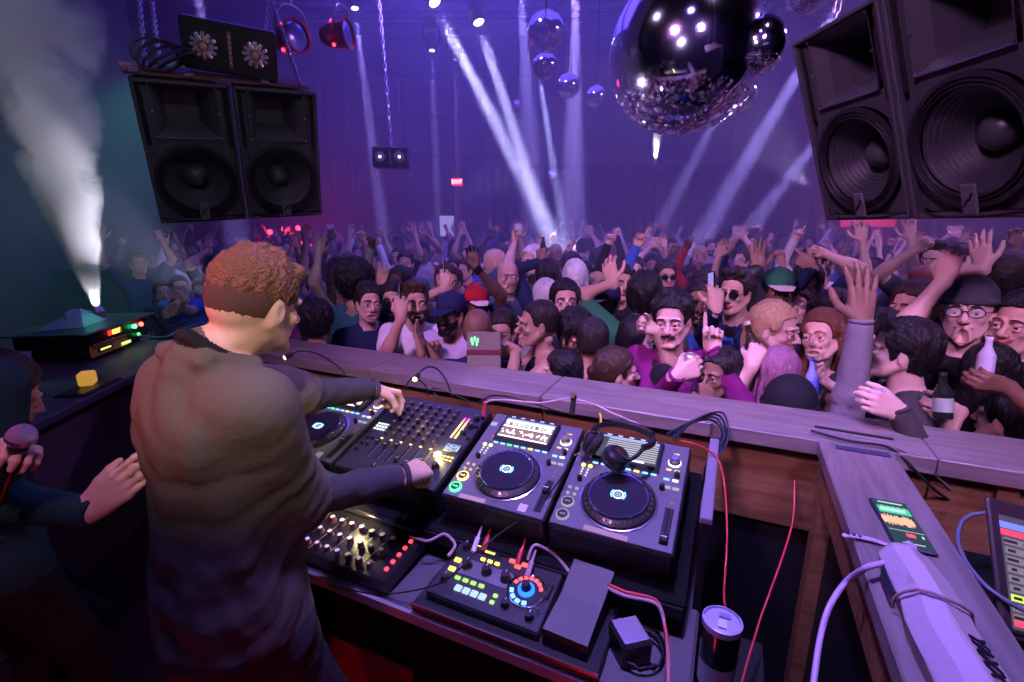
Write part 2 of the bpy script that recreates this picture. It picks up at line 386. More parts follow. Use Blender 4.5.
def face_bits(mb, P, Rh, skn, brow, mouth='closed', s=1., lids=.55, f=False):
    """eyes, brows and teeth joined onto the head"""
    W = EYEW(); D = DARKM(); sk = skin(skn)
    for x in (-1, 1):
        c = P(x*.031, .0805, .002); mb.ball(c, .0118*s, W, 12, 8)
        mb.ball(P(x*.031, .0895, -.001), V3(.0064, .0044, .0064)*s, D, 10, 6, Rh)
        mb.ball(P(x*.031, .0805, (.0070+.003*lids)), V3(.0142, .0150, .0105)*s, sk, 12, 8, Rh)      # upper lid
        mb.ball(P(x*.031, .0800, -.0105), V3(.0138, .0145, .0085)*s, sk, 12, 6, Rh)
        mb.tube([P(x*.014, .0985, .0262), P(x*.031, .0975, .0290), P(x*.049, .083, .0215)], [.0030*s, .0036*s, .002*s] if not f else [.002*s, .0026*s, .0012*s], brow, 6, smoothpath=1)
    if mouth in ('grin', 'open', 'shout'):
        op = {'open': .016, 'shout': .028, 'grin': .009}[mouth]
        gz = .006 if mouth == 'grin' else 0; gx = .023 if gz else .017; mb.tube([P(-gx, .078, -.0615+gz), P(-.009, .0865, -.0605), P(0, .089, -.060), P(.009, .0865, -.0605), P(gx, .078, -.0615+gz)], .0048*s, W, 6, smoothpath=1)
        if mouth == 'grin': mb.tube([P(-.015, .077, -.0695), P(0, .087, -.0705), P(.015, .077, -.0695)], .004*s, W, 6, smoothpath=1)

def hair_sdf(S, P, Rh, style, s=1., seed=0):
    E = lambda p, r, k=.012, R2=Rh: S.ell(P(*p), V3(*r)*s, 0, k, R2)
    if style in ('short', 'crew', 'fade', 'quiff', 'bob', 'long', 'bun', 'tied', 'pony', 'parted', 'curly', 'afro', 'dreads', 'braids', 'fringe'):
        t = {'crew': .003, 'fade': .006, 'short': .012, 'quiff': .012, 'parted': .015, 'curly': .026, 'afro': .05, 'fringe': .016}.get(style, .011)
        E((0, -.022, .042), (.0785+t, .099+t, .090+t))
        if style != 'fade': E((0, -.042, -.005), (.074+t*.6, .074+t*.7, .078+t*.6), .02)
        if style == 'quiff': S.cone(P(-.045, .055, .115), P(.04, .06, .118), .02*s, .022*s, 0, .02)
        if style == 'parted':
            S.cone(P(.02, .03, .135), P(-.07, .045, .085), .022*s, .022*s, 0, .015); S.cone(P(.02, .03, .135), P(.07, .04, .08), .018*s, .02*s, 0, .015)
        if style == 'fringe': S.cone(P(-.05, .068, .075), P(.05, .068, .075), .018*s, .018*s, 0, .015)
        # face cut
        hl = {'fringe': -.008, 'quiff': .018, 'crew': .018, 'fade': .020}.get(style, .012)
        S.sub(P(0, .095, -.012+hl), V3(.062, .068, .080)*s, .006, Rh)
        for x in (-1, 1): S.sub(P(x*.032, .088, -.012+hl), V3(.044, .060, .076)*s, .006, Rh)
        for x in (-1, 1): S.sub(P(x*.088, .016, -.03), V3(.026, .036, .050)*s, .006, Rh)
        S.sub(P(0, -.03, -.135), V3(.12, .1, .07)*s, .01, Rh)
        if style in ('crew', 'fade'): S.sub(P(0, .0, -.10), V3(.13, .15, .085 if style == 'crew' else .10)*s, .015, Rh)
        if style in ('long', 'pony', 'tied', 'bun', 'bob'):
            pass
        if style in ('long', 'bob'):
            L = .30 if style == 'long' else .12
            for x in (-1, 1):
                S.cone(P(x*.072, -.01, .04), P(x*.085, -.012, -.10), .022*s, .026*s, 0, .02); 
                if style == 'long': S.cone(P(x*.085, -.012, -.10), P(x*.095, .03, -.27), .026*s, .02*s, 0, .02); S.cone(P(x*.05, -.07, -.1), P(x*.07, -.085, -.1-L), .045*s, .03*s, 0, .03)
            S.cone(P(0, -.075, .0), P(0, -.095, -.1-L), .06*s, .045*s, 0, .03)
        if style == 'bun': E((0, -.125, .06), (.04, .036, .04), .01)
        if style == 'tied': E((0, -.125, .0), (.034, .034, .036), .01); S.cone(P(0, -.13, -.01), P(0, -.14, -.12), .02*s, .01*s, 0, .01)
        if style == 'pony': S.cone(P(0, -.115, .045), P(.0, -.17, -.0), .022*s, .03*s, 0, .01); S.cone(P(0, -.17, .0), P(0, -.16, -.16), .03*s, .012*s, 0, .02)
        if style in ('dreads', 'braids'):
            r_ = random.Random(seed+5)
            for i in range(16):
                a = R(20+i*320/15+110) ; x = math.sin(a)*.08; y = -.02+math.cos(a)*.09
                if y > .05: continue
                S.cone(P(x, y, .05), P(x*1.25, y*1.2-.01, -.14-.06*r_.random()), .012*s, .008*s, 0, .004)
        am, fr = {'curly': (.006, 95), 'afro': (.007, 110), 'long': (.003, 60), 'quiff': (.0035, 75), 'parted': (.0035, 70), 'crew': (.0006, 160), 'fade': (.0008, 150)}.get(style, (.0028, 80))
        S.noise(P(0, -.03, -.05), .40*s, am*s, fr, seed)
    elif style == 'cap' or style == 'capback':
        E((0, -.018, .052), (.087, .106, .082)); S.sub(P(0, 0, -.055), V3(.2, .2, .085)*s, .004, Rh)
        z = 1 if style == 'cap' else -1
        S.cone(P(-.04, z*.085, .036), P(-.02, z*.16, .024), .03*s, .022*s, 1, .01, (Rh[:, 2], .16)); S.cone(P(.04, z*.085, .036), P(.02, z*.16, .024), .03*s, .022*s, 1, .01, (Rh[:, 2], .16)); S.cone(P(0, z*.09, .038), P(0, z*.165, .025), .03*s, .024*s, 1, .01, (Rh[:, 2], .16))
        E((0, -.018, .134), (.008, .008, .006), .003)
    elif style == 'beanie':
        E((0, -.02, .052), (.086, .106, .094)); S.sub(P(0, 0, -.05), V3(.2, .2, .085)*s, .004, Rh)
        for i in range(20):
            a = 2*math.pi*i/20; b = a+2*math.pi/20; S.cone(P(math.sin(a)*.084, -.018+math.cos(a)*.105, .042), P(math.sin(b)*.084, -.018+math.cos(b)*.105, .042), .011*s, .011*s, 0, .004)
    elif style == 'hood':
        E((0, -.03, .02), (.105, .125, .13)); S.sub(P(0, .10, -.005), V3(.075, .11, .10)*s, .01, Rh); S.cone(P(-.09, -.03, -.09), P(.09, -.03, -.09), .05*s, .05*s, 0, .03); S.noise(P(0, 0, 0), .3, .003, 40)
def beard_sdf(S, P, Rh, kind, s=1.):
    E = lambda p, r, k=.012: S.ell(P(*p), V3(*r)*s, 0, k, Rh)
    if kind in ('beard', 'stubble'):
        t = .006 if kind == 'beard' else .0008
        E((0, .024, -.040), (.0605+t, .066+t, .070+t)); E((0, .044, -.070), (.044+t, .042+t, .044+t), .02); S.cone(P(-.018, .076, -.1), P(.018, .076, -.1), (.0155+t)*s, (.0155+t)*s, 0, .015)
        S.cone(P(-.03, .082, -.058), P(0, .099, -.047), .005*s, (.005+t*.5)*s, 0, .006); S.cone(P(.03, .082, -.058), P(0, .099, -.047), .005*s, (.005+t*.5)*s, 0, .006)
        S.sub(P(0, .06, .035), V3(.2, .11, .066)*s, .008, Rh); S.sub(P(0, -.10, 0), V3(.2, .095, .2)*s, .008, Rh); S.sub(P(0, .11, -.064), V3(.025, .025, .0105)*s, .004, Rh)
        S.sub(P(0, .095, -.01), V3(.034, .03, .034)*s, .008, Rh)
        S.noise(P(0, .04, -.06), .14*s, .0012, 190)
    else:   # moustache
        for x in (-1, 1): S.cone(P(0, .104, -.047), P(x*.022, .096, -.051), .0068*s, .0062*s, 0, .004); S.cone(P(x*.022, .096, -.051), P(x*.034, .086, -.060), .0062*s, .0028*s, 0, .004)
        S.noise(P(0, .1, -.05), .06*s, .0008, 260)

def Reul(yaw=0, pitch=0, roll=0): return rotz(R(yaw))@rotx(R(pitch))@roty(R(roll))
def shoulder_of(z, sx, s, f): return None

def person(name_loc, yaw=180, drop=0., scale=1., female=False, sk='light', top='tee', c1='black', c2=None, trousers='denim', hair='short', hc='dark', beard=None, cap=None, cap_c='navy', brim_c=None,
           mouth='closed', head=(0, 0, 0), arms=None, glasses=None, lean=(0, 0), fine=.0055, vox=.013, hvox=.005, wide=1., lids=.5, label=None, group=None, girth=1., extra=None, off=False, hat_hair=None, noface=False, hpos=None, pre=None, hsc=1., handsc=1., shz=0.):
    """name_loc: world foot position. yaw: degrees the body faces (0 = +Y). head: yaw, pitch (+ up), roll relative to the body. lean: forward, sideways metres at the neck"""
    loc = np.array(name_loc, float); Rb = rotz(R(yaw)); s = scale; f = female; toL = lambda w: Rb.T@(np.array(w, float)-loc)
    hs = s*hsc; S = SDF(); M_ = [skin(sk), mat('lips_'+sk, LIP[sk], .35), mat('mouth_inside', (.06, .008, .012), .4), C_(c1) if isinstance(c1, str) else c1, C_(trousers), mat('shoe_black', (.02, .02, .02), .5), C_(c2 or c1), mat('wristband', (.012, .012, .014), .9, spec=.15)]
    SK, TOP, TR, SH, EX = 0, 3, 4, 5, 6
    lf, ls = lean
    up = lambda x, y, z: V3(x*s + ls*max(0, (z-.9))/.55, y*s + lf*max(0, (z-.9))/.55, z*s - drop)     # the trunk, bent by the lean
    g = girth
    # legs
    for x in (-1, 1):
        hip = up(x*.09, 0, .9); foot = V3(x*.11*s, 0, .09*s); L = .425*s; d = foot-hip; dl = min(np.linalg.norm(d), 2*L*.999); mid = (hip+foot)/2; hgt = math.sqrt(max(0, L*L-(dl/2)**2)); kn = mid+V3(0, 1, 0)*hgt
        S.cone(hip, kn, .083*s*g, .056*s, TR, .03); S.cone(kn, foot, .055*s, .042*s, TR, .02)
        S.cone(foot+V3(0, -.03, -.05)*s, foot+V3(x*.02, .13, -.055)*s, .038*s, .033*s, SH, .01)
    S.ell(up(0, -.012, .93), V3(.165*g, .118*g, .13)*s, TR, .04)
    bag = .012 if top in ('tee', 'long', 'hoodie', 'jacket', 'sweater', 'varsity', 'layer') else .0
    S.ell(up(0, .005, 1.08), V3((.142 if not f else .122)*g+bag, (.103*g if not f else .09)+bag, .17)*s, TOP, .04)
    S.ell(up(0, .0, 1.27), V3((.165 if not f else .140)*g+bag, .112*g+bag*.5, .19)*s, TOP, .04)
    if f:
        for x in (-1, 1): S.ell(up(x*.07, .095, 1.27), V3(.062, .055, .06)*s, TOP, .03)
    if bag: S.cone(up(0, -.005, 1.05), up(0, -.008, .88), .13*s*g, .15*s*g, TOP, .05, (V3(0, 1, 0), .78))
    sx = .172*g if not f else .148
    bare = top in ('tank', 'strapless'); tm = SK if top == 'strapless' else TOP
    nb = up(0, -.018, 1.46); S.cone(up(-sx*.75, -.01, 1.395+shz*.8), up(sx*.75, -.01, 1.395+shz*.8), .066*s, .066*s, SK if bare else TOP, .03)
    for x in (-1, 1): S.cone(up(0, -.025, 1.46), up(x*sx*.72, -.02, 1.425+shz*.8), .05*s, .042*s, SK if bare else TOP, .03)
    # head
    hc0 = up(0, .018, 1.625) if hpos is None else toL(hpos); Rh = Reul(*head)
    S.cone(up(0, -.022, 1.43), hc0+Rh@V3(0, -.022, -.06)*hs, (.060 if not f else .050)*s*(.5+.5*g), (.056 if not f else .046)*s, SK, .015)

    P = head_prims(S, hc0, Rh, f, mouth, hs, SK, wide)
    if top in ('hoodie',): S.cone(up(-.07, -.05, 1.46), up(.07, -.05, 1.46), .045*s, .045*s, TOP, .03); S.cone(up(-.06, .05, 1.43), up(.06, .05, 1.43), .025*s, .025*s, TOP, .03)
    if top in ('jacket', 'varsity'):
        for x in (-1, 1): S.cone(up(x*.02, -.07, 1.475), up(x*.072, .0, 1.465), .02*s, .018*s, EX if top == 'varsity' else TOP, .01); S.cone(up(x*.072, .0, 1.465), up(x*.055, .09, 1.38), .018*s, .016*s, EX if top == 'varsity' else TOP, .01)
        S.cone(up(0, .075, 1.40), up(0, .118, 1.15), .04*s, .03*s, EX, .008)
    if pre: pre(S, up, s, x)
    arms = arms or {}
    hands = {}; regions = []; cuffs = []
    for sd, x in (('R', 1), ('L', -1)):
        A = dict(arms.get(sd) or {})
        sh = up(x*sx, -.008, 1.405+shz)
        T = toL(A['w']) if 'w' in A else (sh+V3(*A['l'])*s*V3(x, 1, 1) if 'l' in A else up(x*(sx+.07), .06, .90))
        if 'w' not in A and 'l' not in A: A.setdefault('pose', 'relax')
        if T[2] > sh[2]: sh = sh+V3(-x*.012, 0, .035)*s
        L1, L2 = .285*s, .255*s; d = T-sh; dl = np.linalg.norm(d)
        if dl > (L1+L2)*.995: T = sh+d/dl*(L1+L2)*.995; d = T-sh; dl = np.linalg.norm(d)
        pole = np.array(A.get('pole', (x*.4, -.35, -1.) if T[2] < sh[2]+.22*s else (x*.85, .2, -.5)), float)
        if 'el' in A: pole = toL(A['el'])-(sh+T)/2
        if 'polew' in A: pole = Rb.T@np.array(A['polew'], float)
        e = d/dl; a = (L1*L1-L2*L2+dl*dl)/(2*dl); hgt = math.sqrt(max(1e-6, L1*L1-a*a)); pp = norm(pole-e*(pole@e)); EL = sh+e*a+pp*hgt
        hd = norm(T-EL); hdir = Rb.T@np.array(A['dir'], float) if 'dir' in A else hd
        pn = Rb.T@np.array(A['palm'], float) if 'palm' in A else (V3(0, 1, .1) if T[2] > sh[2]-.05 else V3(-x, .2, 0))
        if abs(norm(pn)@norm(hdir)) > .95: pn = V3(0, .3, 1)
        long_ = top in ('long', 'hoodie', 'jacket', 'sweater', 'varsity') and A.get('sleeve', True)
        sm_ = EX if top == 'varsity' else TOP
        if bare or A.get('bare'):
            S.cone(sh, EL, .052*s, .040*s, SK, .03); S.cone(EL, T, .040*s, .025*s, SK, .015)
            S.ell(EL+(T-EL)*.25, V3(.046, .046, .07)*s, SK, .02, basis(T-EL)[:, [1, 2, 0]])
        elif top == 'layer':
            S.cone(sh, EL, .080*s, .070*s, TOP, .03); S.cone(EL-(EL-sh)*.12, EL+(T-EL)*.10, .074*s, .069*s, TOP, .02); S.cone(EL, EL+(T-EL)*.90, .052*s, .036*s, EX, .004); S.cone(EL+(T-EL)*.6, T, .028*s, .026*s, SK, .003)
            S.noise(EL, .22, .006, 38, x)
        elif long_:
            S.cone(sh, EL, .063*s, .05*s, sm_, .03); S.cone(EL, EL+(T-EL)*.93, .05*s, .037*s, sm_, .02); S.cone(EL+(T-EL)*.6, T, .028*s, .026*s, SK, .004)
            if top == 'varsity':
                for t in (.84, .92): q = EL+(T-EL)*t; S.cone(q-hd*.008, q+hd*.008, .041*s, .040*s, 5, .002)
            S.noise(EL, .17, .0035, 60, x)
        else:
            S.cone(sh, sh+(EL-sh)*.62, .066*s, .062*s, TOP, .03); S.cone(sh+(EL-sh)*.3, EL, .047*s, .040*s, SK, .006); S.cone(EL, T, .040*s, .025*s, SK, .02)
            S.ell(EL+(T-EL)*.25, V3(.044, .044, .07)*s, SK, .02, basis(T-EL)[:, [1, 2, 0]])
        if (long_ or top == 'layer') and vox < .0125:
            q = EL+(T-EL)*.92+hd*.030*s; Bc = basis(hd); cuffs.append([q+(Bc[:, 1]*math.cos(t)+Bc[:, 2]*math.sin(t))*.0295*s for t in np.linspace(0, 2*math.pi, 20, endpoint=False)])
        if A.get('band'): q = EL+(T-EL)*.93; S.cone(q-hd*.008, q+hd*.008, .030*s, .030*s, 7, .001)
        gc = hand_prims(S, T, hdir, pn, x, A.get('pose', 'relax'), s*handsc*(.92 if f else 1.), 1.0 if fine < .007 else 1.15, SK)
        hands[sd] = gc; regions.append((T+norm(hdir)*.07*s, .135*s))
    regions.append((hc0+Rh@V3(0, 0, -.0)*s, .168*s))
    S.noise(up(0, 0, 1.2), .33, .004, 26, seed_of(label or ''))
    if off:   # off-shoulder top
        pass
    mb = MB(Rb, loc)
    def hem(c, mt):
        z = c[:, 2]+drop; tor = (np.abs(c[:, 0]-ls*0) < .24*s) & (z > .6*s) & (z < 1.0*s); m = tor & np.isin(mt, (TOP, EX, TR)); mt[m & (z < .865*s)] = TR; mt[m & (z >= .865*s) & (mt == TR)] = TOP
        return mt
    S.rule = hem
    inside = lambda c, t: np.any([((c-q)**2).sum(1) < (r-t)**2 for q, r in regions], axis=0)
    addsurf(mb, S.surface(vox, keep=lambda c: ~inside(c, .004)), M_)
    for i, (q, r) in enumerate(regions):
        h = fine if i < 2 else hvox
        others = regions[:i]
        def kp(c, q=q, r=r, others=others):
            m = ((c-q)**2).sum(1) < (r+.004)**2
            for q2, r2 in others: m &= ((c-q2)**2).sum(1) >= (r2-.004)**2
            return m
        addsurf(mb, S.surface(h, box=(q-r-.01, q+r+.01), keep=kp), M_)
    for q in cuffs: mb.tube(q, .0075*s, M_[EX] if top in ('varsity', 'layer') else M_[TOP], 8, closed=True)
    if not noface: face_bits(mb, P, Rh, sk, hairm(hc if hc not in ('white', 'blond') else 'brown'), mouth, hs, lids, f)
    me = mb.mesh('body'); me.transform(M4(rotz(R(-yaw)), rotz(R(-yaw))@(-loc)))
    o = bpy.data.objects.new('person', me); col.objects.link(o); o.matrix_world = M4(Rb, loc); tag(o, label, 'person', group)
    def child(nm, S2, mats, h, lab=None):
        m2 = MB(); addsurf(m2, S2.surface(h), mats); c = m2.build(nm, o, label=lab); return c
    if hair and hair != 'bald':
        S2 = SDF(); hair_sdf(S2, P, Rh, hair, s, seed_of(label or ''))
        if cap: S2.sub(P(0, 0, .16), V3(.2, .2, .13)*s, .004, Rh)
        child('hair', S2, [hairm(hc)], hvox if hair not in ('long', 'afro') else hvox*1.15)
    if cap:
        S2 = SDF(); hair_sdf(S2, P, Rh, cap, s); child({'cap': 'cap', 'capback': 'cap', 'beanie': 'beanie', 'hood': 'hood'}[cap], S2, [C_(cap_c), C_(brim_c or cap_c)], hvox)
    if beard: S2 = SDF(); beard_sdf(S2, P, Rh, beard, s); child('moustache' if beard == 'moustache' else 'beard', S2, [hairm(hc) if hc != 'blond' else hairm('brown')], hvox*.9)
    if glasses:
        m2 = MB(); fm = mat('glasses_frame', (.012, .012, .014), .3); lm = mat('sunglass_lens', (.01, .008, .012), .08, spec=.8) if glasses == 'sun' else mat('clear_lens', (.9, .9, .95), .05, alpha=.18, spec=.8)
        zz = .085 if glasses == 'headsun' else 0; yy = -.012 if zz else 0
        for x in (-1, 1):
            c = P(x*.032, .107+yy, .003+zz); pts = [c+Rh@(V3(math.cos(a)*.0245, -abs(math.cos(a))*.004, math.sin(a)*.0185)*s) for a in np.linspace(0, 2*math.pi, 16, endpoint=False)]
            m2.tube(pts, .0022*s, fm, 6, closed=True); m2.add([c]+pts, [(0, i+1, (i+1) % 16+1) for i in range(16)], lm if glasses != 'headsun' else mat('sunglass_lens', (.01, .008, .012), .08, spec=.8))
            m2.tube([P(x*.056, .103+yy, .006+zz), P(x*.078, .05, .008+zz), P(x*.0815, -.005, .006+zz)], .0022*s, fm, 6, smoothpath=1)
        m2.tube([P(-.009, .108+yy, .006+zz), P(0, .111+yy, .009+zz), P(.009, .108+yy, .006+zz)], .002*s, fm, 6); m2.build('glasses', o)
    if extra: extra(o, P, Rh, up, M_)
    # world frames of the hands, for what they hold
    o_h = {k: (loc+Rb@v[0], Rb@v[1], Rb@v[2], Rb@v[3]) for k, v in hands.items()}
    return o, o_h, (loc+Rb@hc0, Rb@Rh)
def seed_of(t): return sum(ord(c)*(i+1) for i, c in enumerate(t)) % 97

# ------------------------------------------------------------------ materials of the set
BLK = mat('matt_black', (.012, .012, .014), .55); CAB = mat('cabinet_paint', (.05, .05, .056), .5, bump=.25, bscale=220, spec=.4)
CARPET = mat('black_carpet', (.012, .012, .013), .95, bump=.8, bscale=300, spec=.1); STEEL = mat('steel', (.55, .55, .58), .3, 1.); CHROME = mat('chrome', (.8, .8, .82), .12, 1.)
RUB = mat('rubber', (.01, .01, .011), .5); PLAS = mat('black_plastic', (.016, .016, .018), .35); GREYP = mat('grey_plastic', (.09, .09, .10), .4)
WALLM = mat('wall_paint', (.055, .045, .075), .9, var=.25, bscale=1.5); WALLL = mat('wall_panel', (.17, .13, .16), .85, var=.2, bscale=2.); CEILM = mat('ceiling_paint', (.05, .045, .06), .9)
RAILW = wood('rail_wood', (.17, .13, .13), (.27, .22, .22), .4, 0, 2.2); ARMW = wood('arm_wood', (.15, .115, .115), (.24, .19, .19), .4, 1, 2.2); FACEW = wood('face_wood', (.15, .07, .03), (.30, .15, .07), .5, 0, 2.)
def glow(name, rgb, es): return mat(name, (.02, .02, .02), .4, emit=rgb, es=es)

# ------------------------------------------------------------------ the room
FZ = -.25     # crowd floor
def roombox(name, u, v, z, m, kind='structure', parent=None, **t):
    mb = MB(); Rm = rotz(YAWROOM); c = room((u[0]+u[1])/2, (v[0]+v[1])/2, (z[0]+z[1])/2)
    mb.box(c, (u[1]-u[0], v[1]-v[0], z[1]-z[0]), m, Rm); return mb.build(name, parent, kind=kind, **t)
FLOORM = mat('club_floor', (.035, .03, .035), .5, var=.3, bscale=3)
roombox('floor', (-11, 13), (-3, 16.4), (FZ-.1, FZ), FLOORM)
roombox('ceiling', (-11, 13), (-3, 16.4), (7.2, 7.4), CEILM)
roombox('wall_back', (-11, 13), (16.2, 16.4), (FZ, 7.2), WALLM)
roombox('wall_left', (-11.2, -11), (-3, 16.4), (FZ, 7.2), WALLM)
roombox('wall_right', (13, 13.2), (-3, 16.4), (FZ, 7.2), WALLM)
roombox('wall_side', (-5.9, -5.6), (-3, 8), (FZ, 7.19), mat('side_wall_paint', (.035, .04, .06), .9, var=.3, bscale=2))
roombox('wall_front', (-11.2, 13.2), (-3.2, -3), (FZ, 7.2), WALLM)
t = MB()                                                        # raised panelling of the back wall, above the dark curtain line
for i in range(9): t.box(room(1.2+i*1.25, 16.13, 5.1), (1.22, .1, 3.0), WALLL, rotz(YAWROOM), .02)
t.build('trim_1', kind='structure')
t = MB()
for i in range(14):
    for j in range(3): t.box(room(-10.2+i*.8, 16.15, 3.2+j*1.15), (.74, .08, 1.05), mat('wall_tile', (.10, .085, .13), .8), rotz(YAWROOM), .03)
t.build('trim_2', kind='structure')
t = MB()                                                        # dark pleated drape along the foot of the back wall
def drape(u, v): return room(-2+14.8*u, 15.95+.09*math.sin(u*330)+.03*math.sin(u*97), FZ+.05+(3.35-FZ)*v)
t.grid(drape, 420, 3, mat('drape_cloth', (.035, .028, .06), .9)); t.build('drape', label='long dark pleated drape hanging along the back wall', cat='drape')
# ceiling ducts and beams
for i, (v, hgt) in enumerate([(5.5, .35), (8.5, .35), (11.5, .35), (14.2, .35)]):
    roombox('ceiling_beam', (-11, 13), (v, v+.3), (7.2-hgt, 7.2), CEILM)
duct = MB(); a, b = room(-10, 7.5, 6.3), room(-3.5, 10.5, 6.3); duct.cyl(a, b, .32, mat('duct_metal', (.22, .2, .26), .5, .6), n=20)
for k in range(8): q = a+(b-a)*(k+.5)/8; d_ = norm(b-a); duct.cyl(q-d_*.03, q+d_*.03, .335, mat('duct_metal', (.22, .2, .26), .5, .6), n=20)
duct.build('air_duct', label='round metal air duct running under the ceiling', cat='duct')
# lighting truss
tr = MB(); TS = mat('truss_metal', (.10, .10, .11), .4, .8)
def truss(mb, a, b, w=.16):
    d_ = norm(b-a); B = basis(d_); L = np.linalg.norm(b-a); n = int(L/.35)
    cs = [(B[:, 1]*u+B[:, 2]*v)*w for u, v in ((1, 1), (1, -1), (-1, -1), (-1, 1))]
    for c in cs: mb.cyl(a+c, b+c, .022, TS, n=6)
    for i in range(n):
        for j in range(4): mb.cyl(a+d_*L*i/n+cs[j], a+d_*L*(i+1)/n+cs[(j+1) % 4], .010, TS, n=5, caps=False)
truss(tr, room(-5.3, 7.0, 5.75), room(3.4, 7.0, 5.75)); tr.build('lighting_truss', label='box truss hung under the ceiling over the dance floor, nearer of two', cat='truss')
tr = MB(); truss(tr, room(-5, 11.2, 6.1), room(6.5, 11.2, 6.1)); tr.build('lighting_truss', label='box truss hung under the ceiling at the far end of the dance floor', cat='truss')
truss_up = None

# EXIT sign
ex = empty('exit_sign', at(457, 182, 14.95), rotz(YAWROOM), label='small red lit EXIT sign on the back wall', cat='sign')
mb = MB(); mb.box((0, 0, 0), (.36, .06, .24), mat('sign_case', (.2, .02, .02), .5), bev=.01); mb.build('case', ex)
mb = MB(); mb.box((0, -.033, 0), (.34, .006, .22), glow('exit_red', (1, .02, .05), 2.2)); mb.build('panel', ex)
mb = MB(); text_mb(mb, 'EXIT', .16, glow('exit_white', (1, .55, .6), 4), (0, -.038, 0), (1, 0, 0), (0, 0, 1), bold=.006); mb.build('lettering', ex)

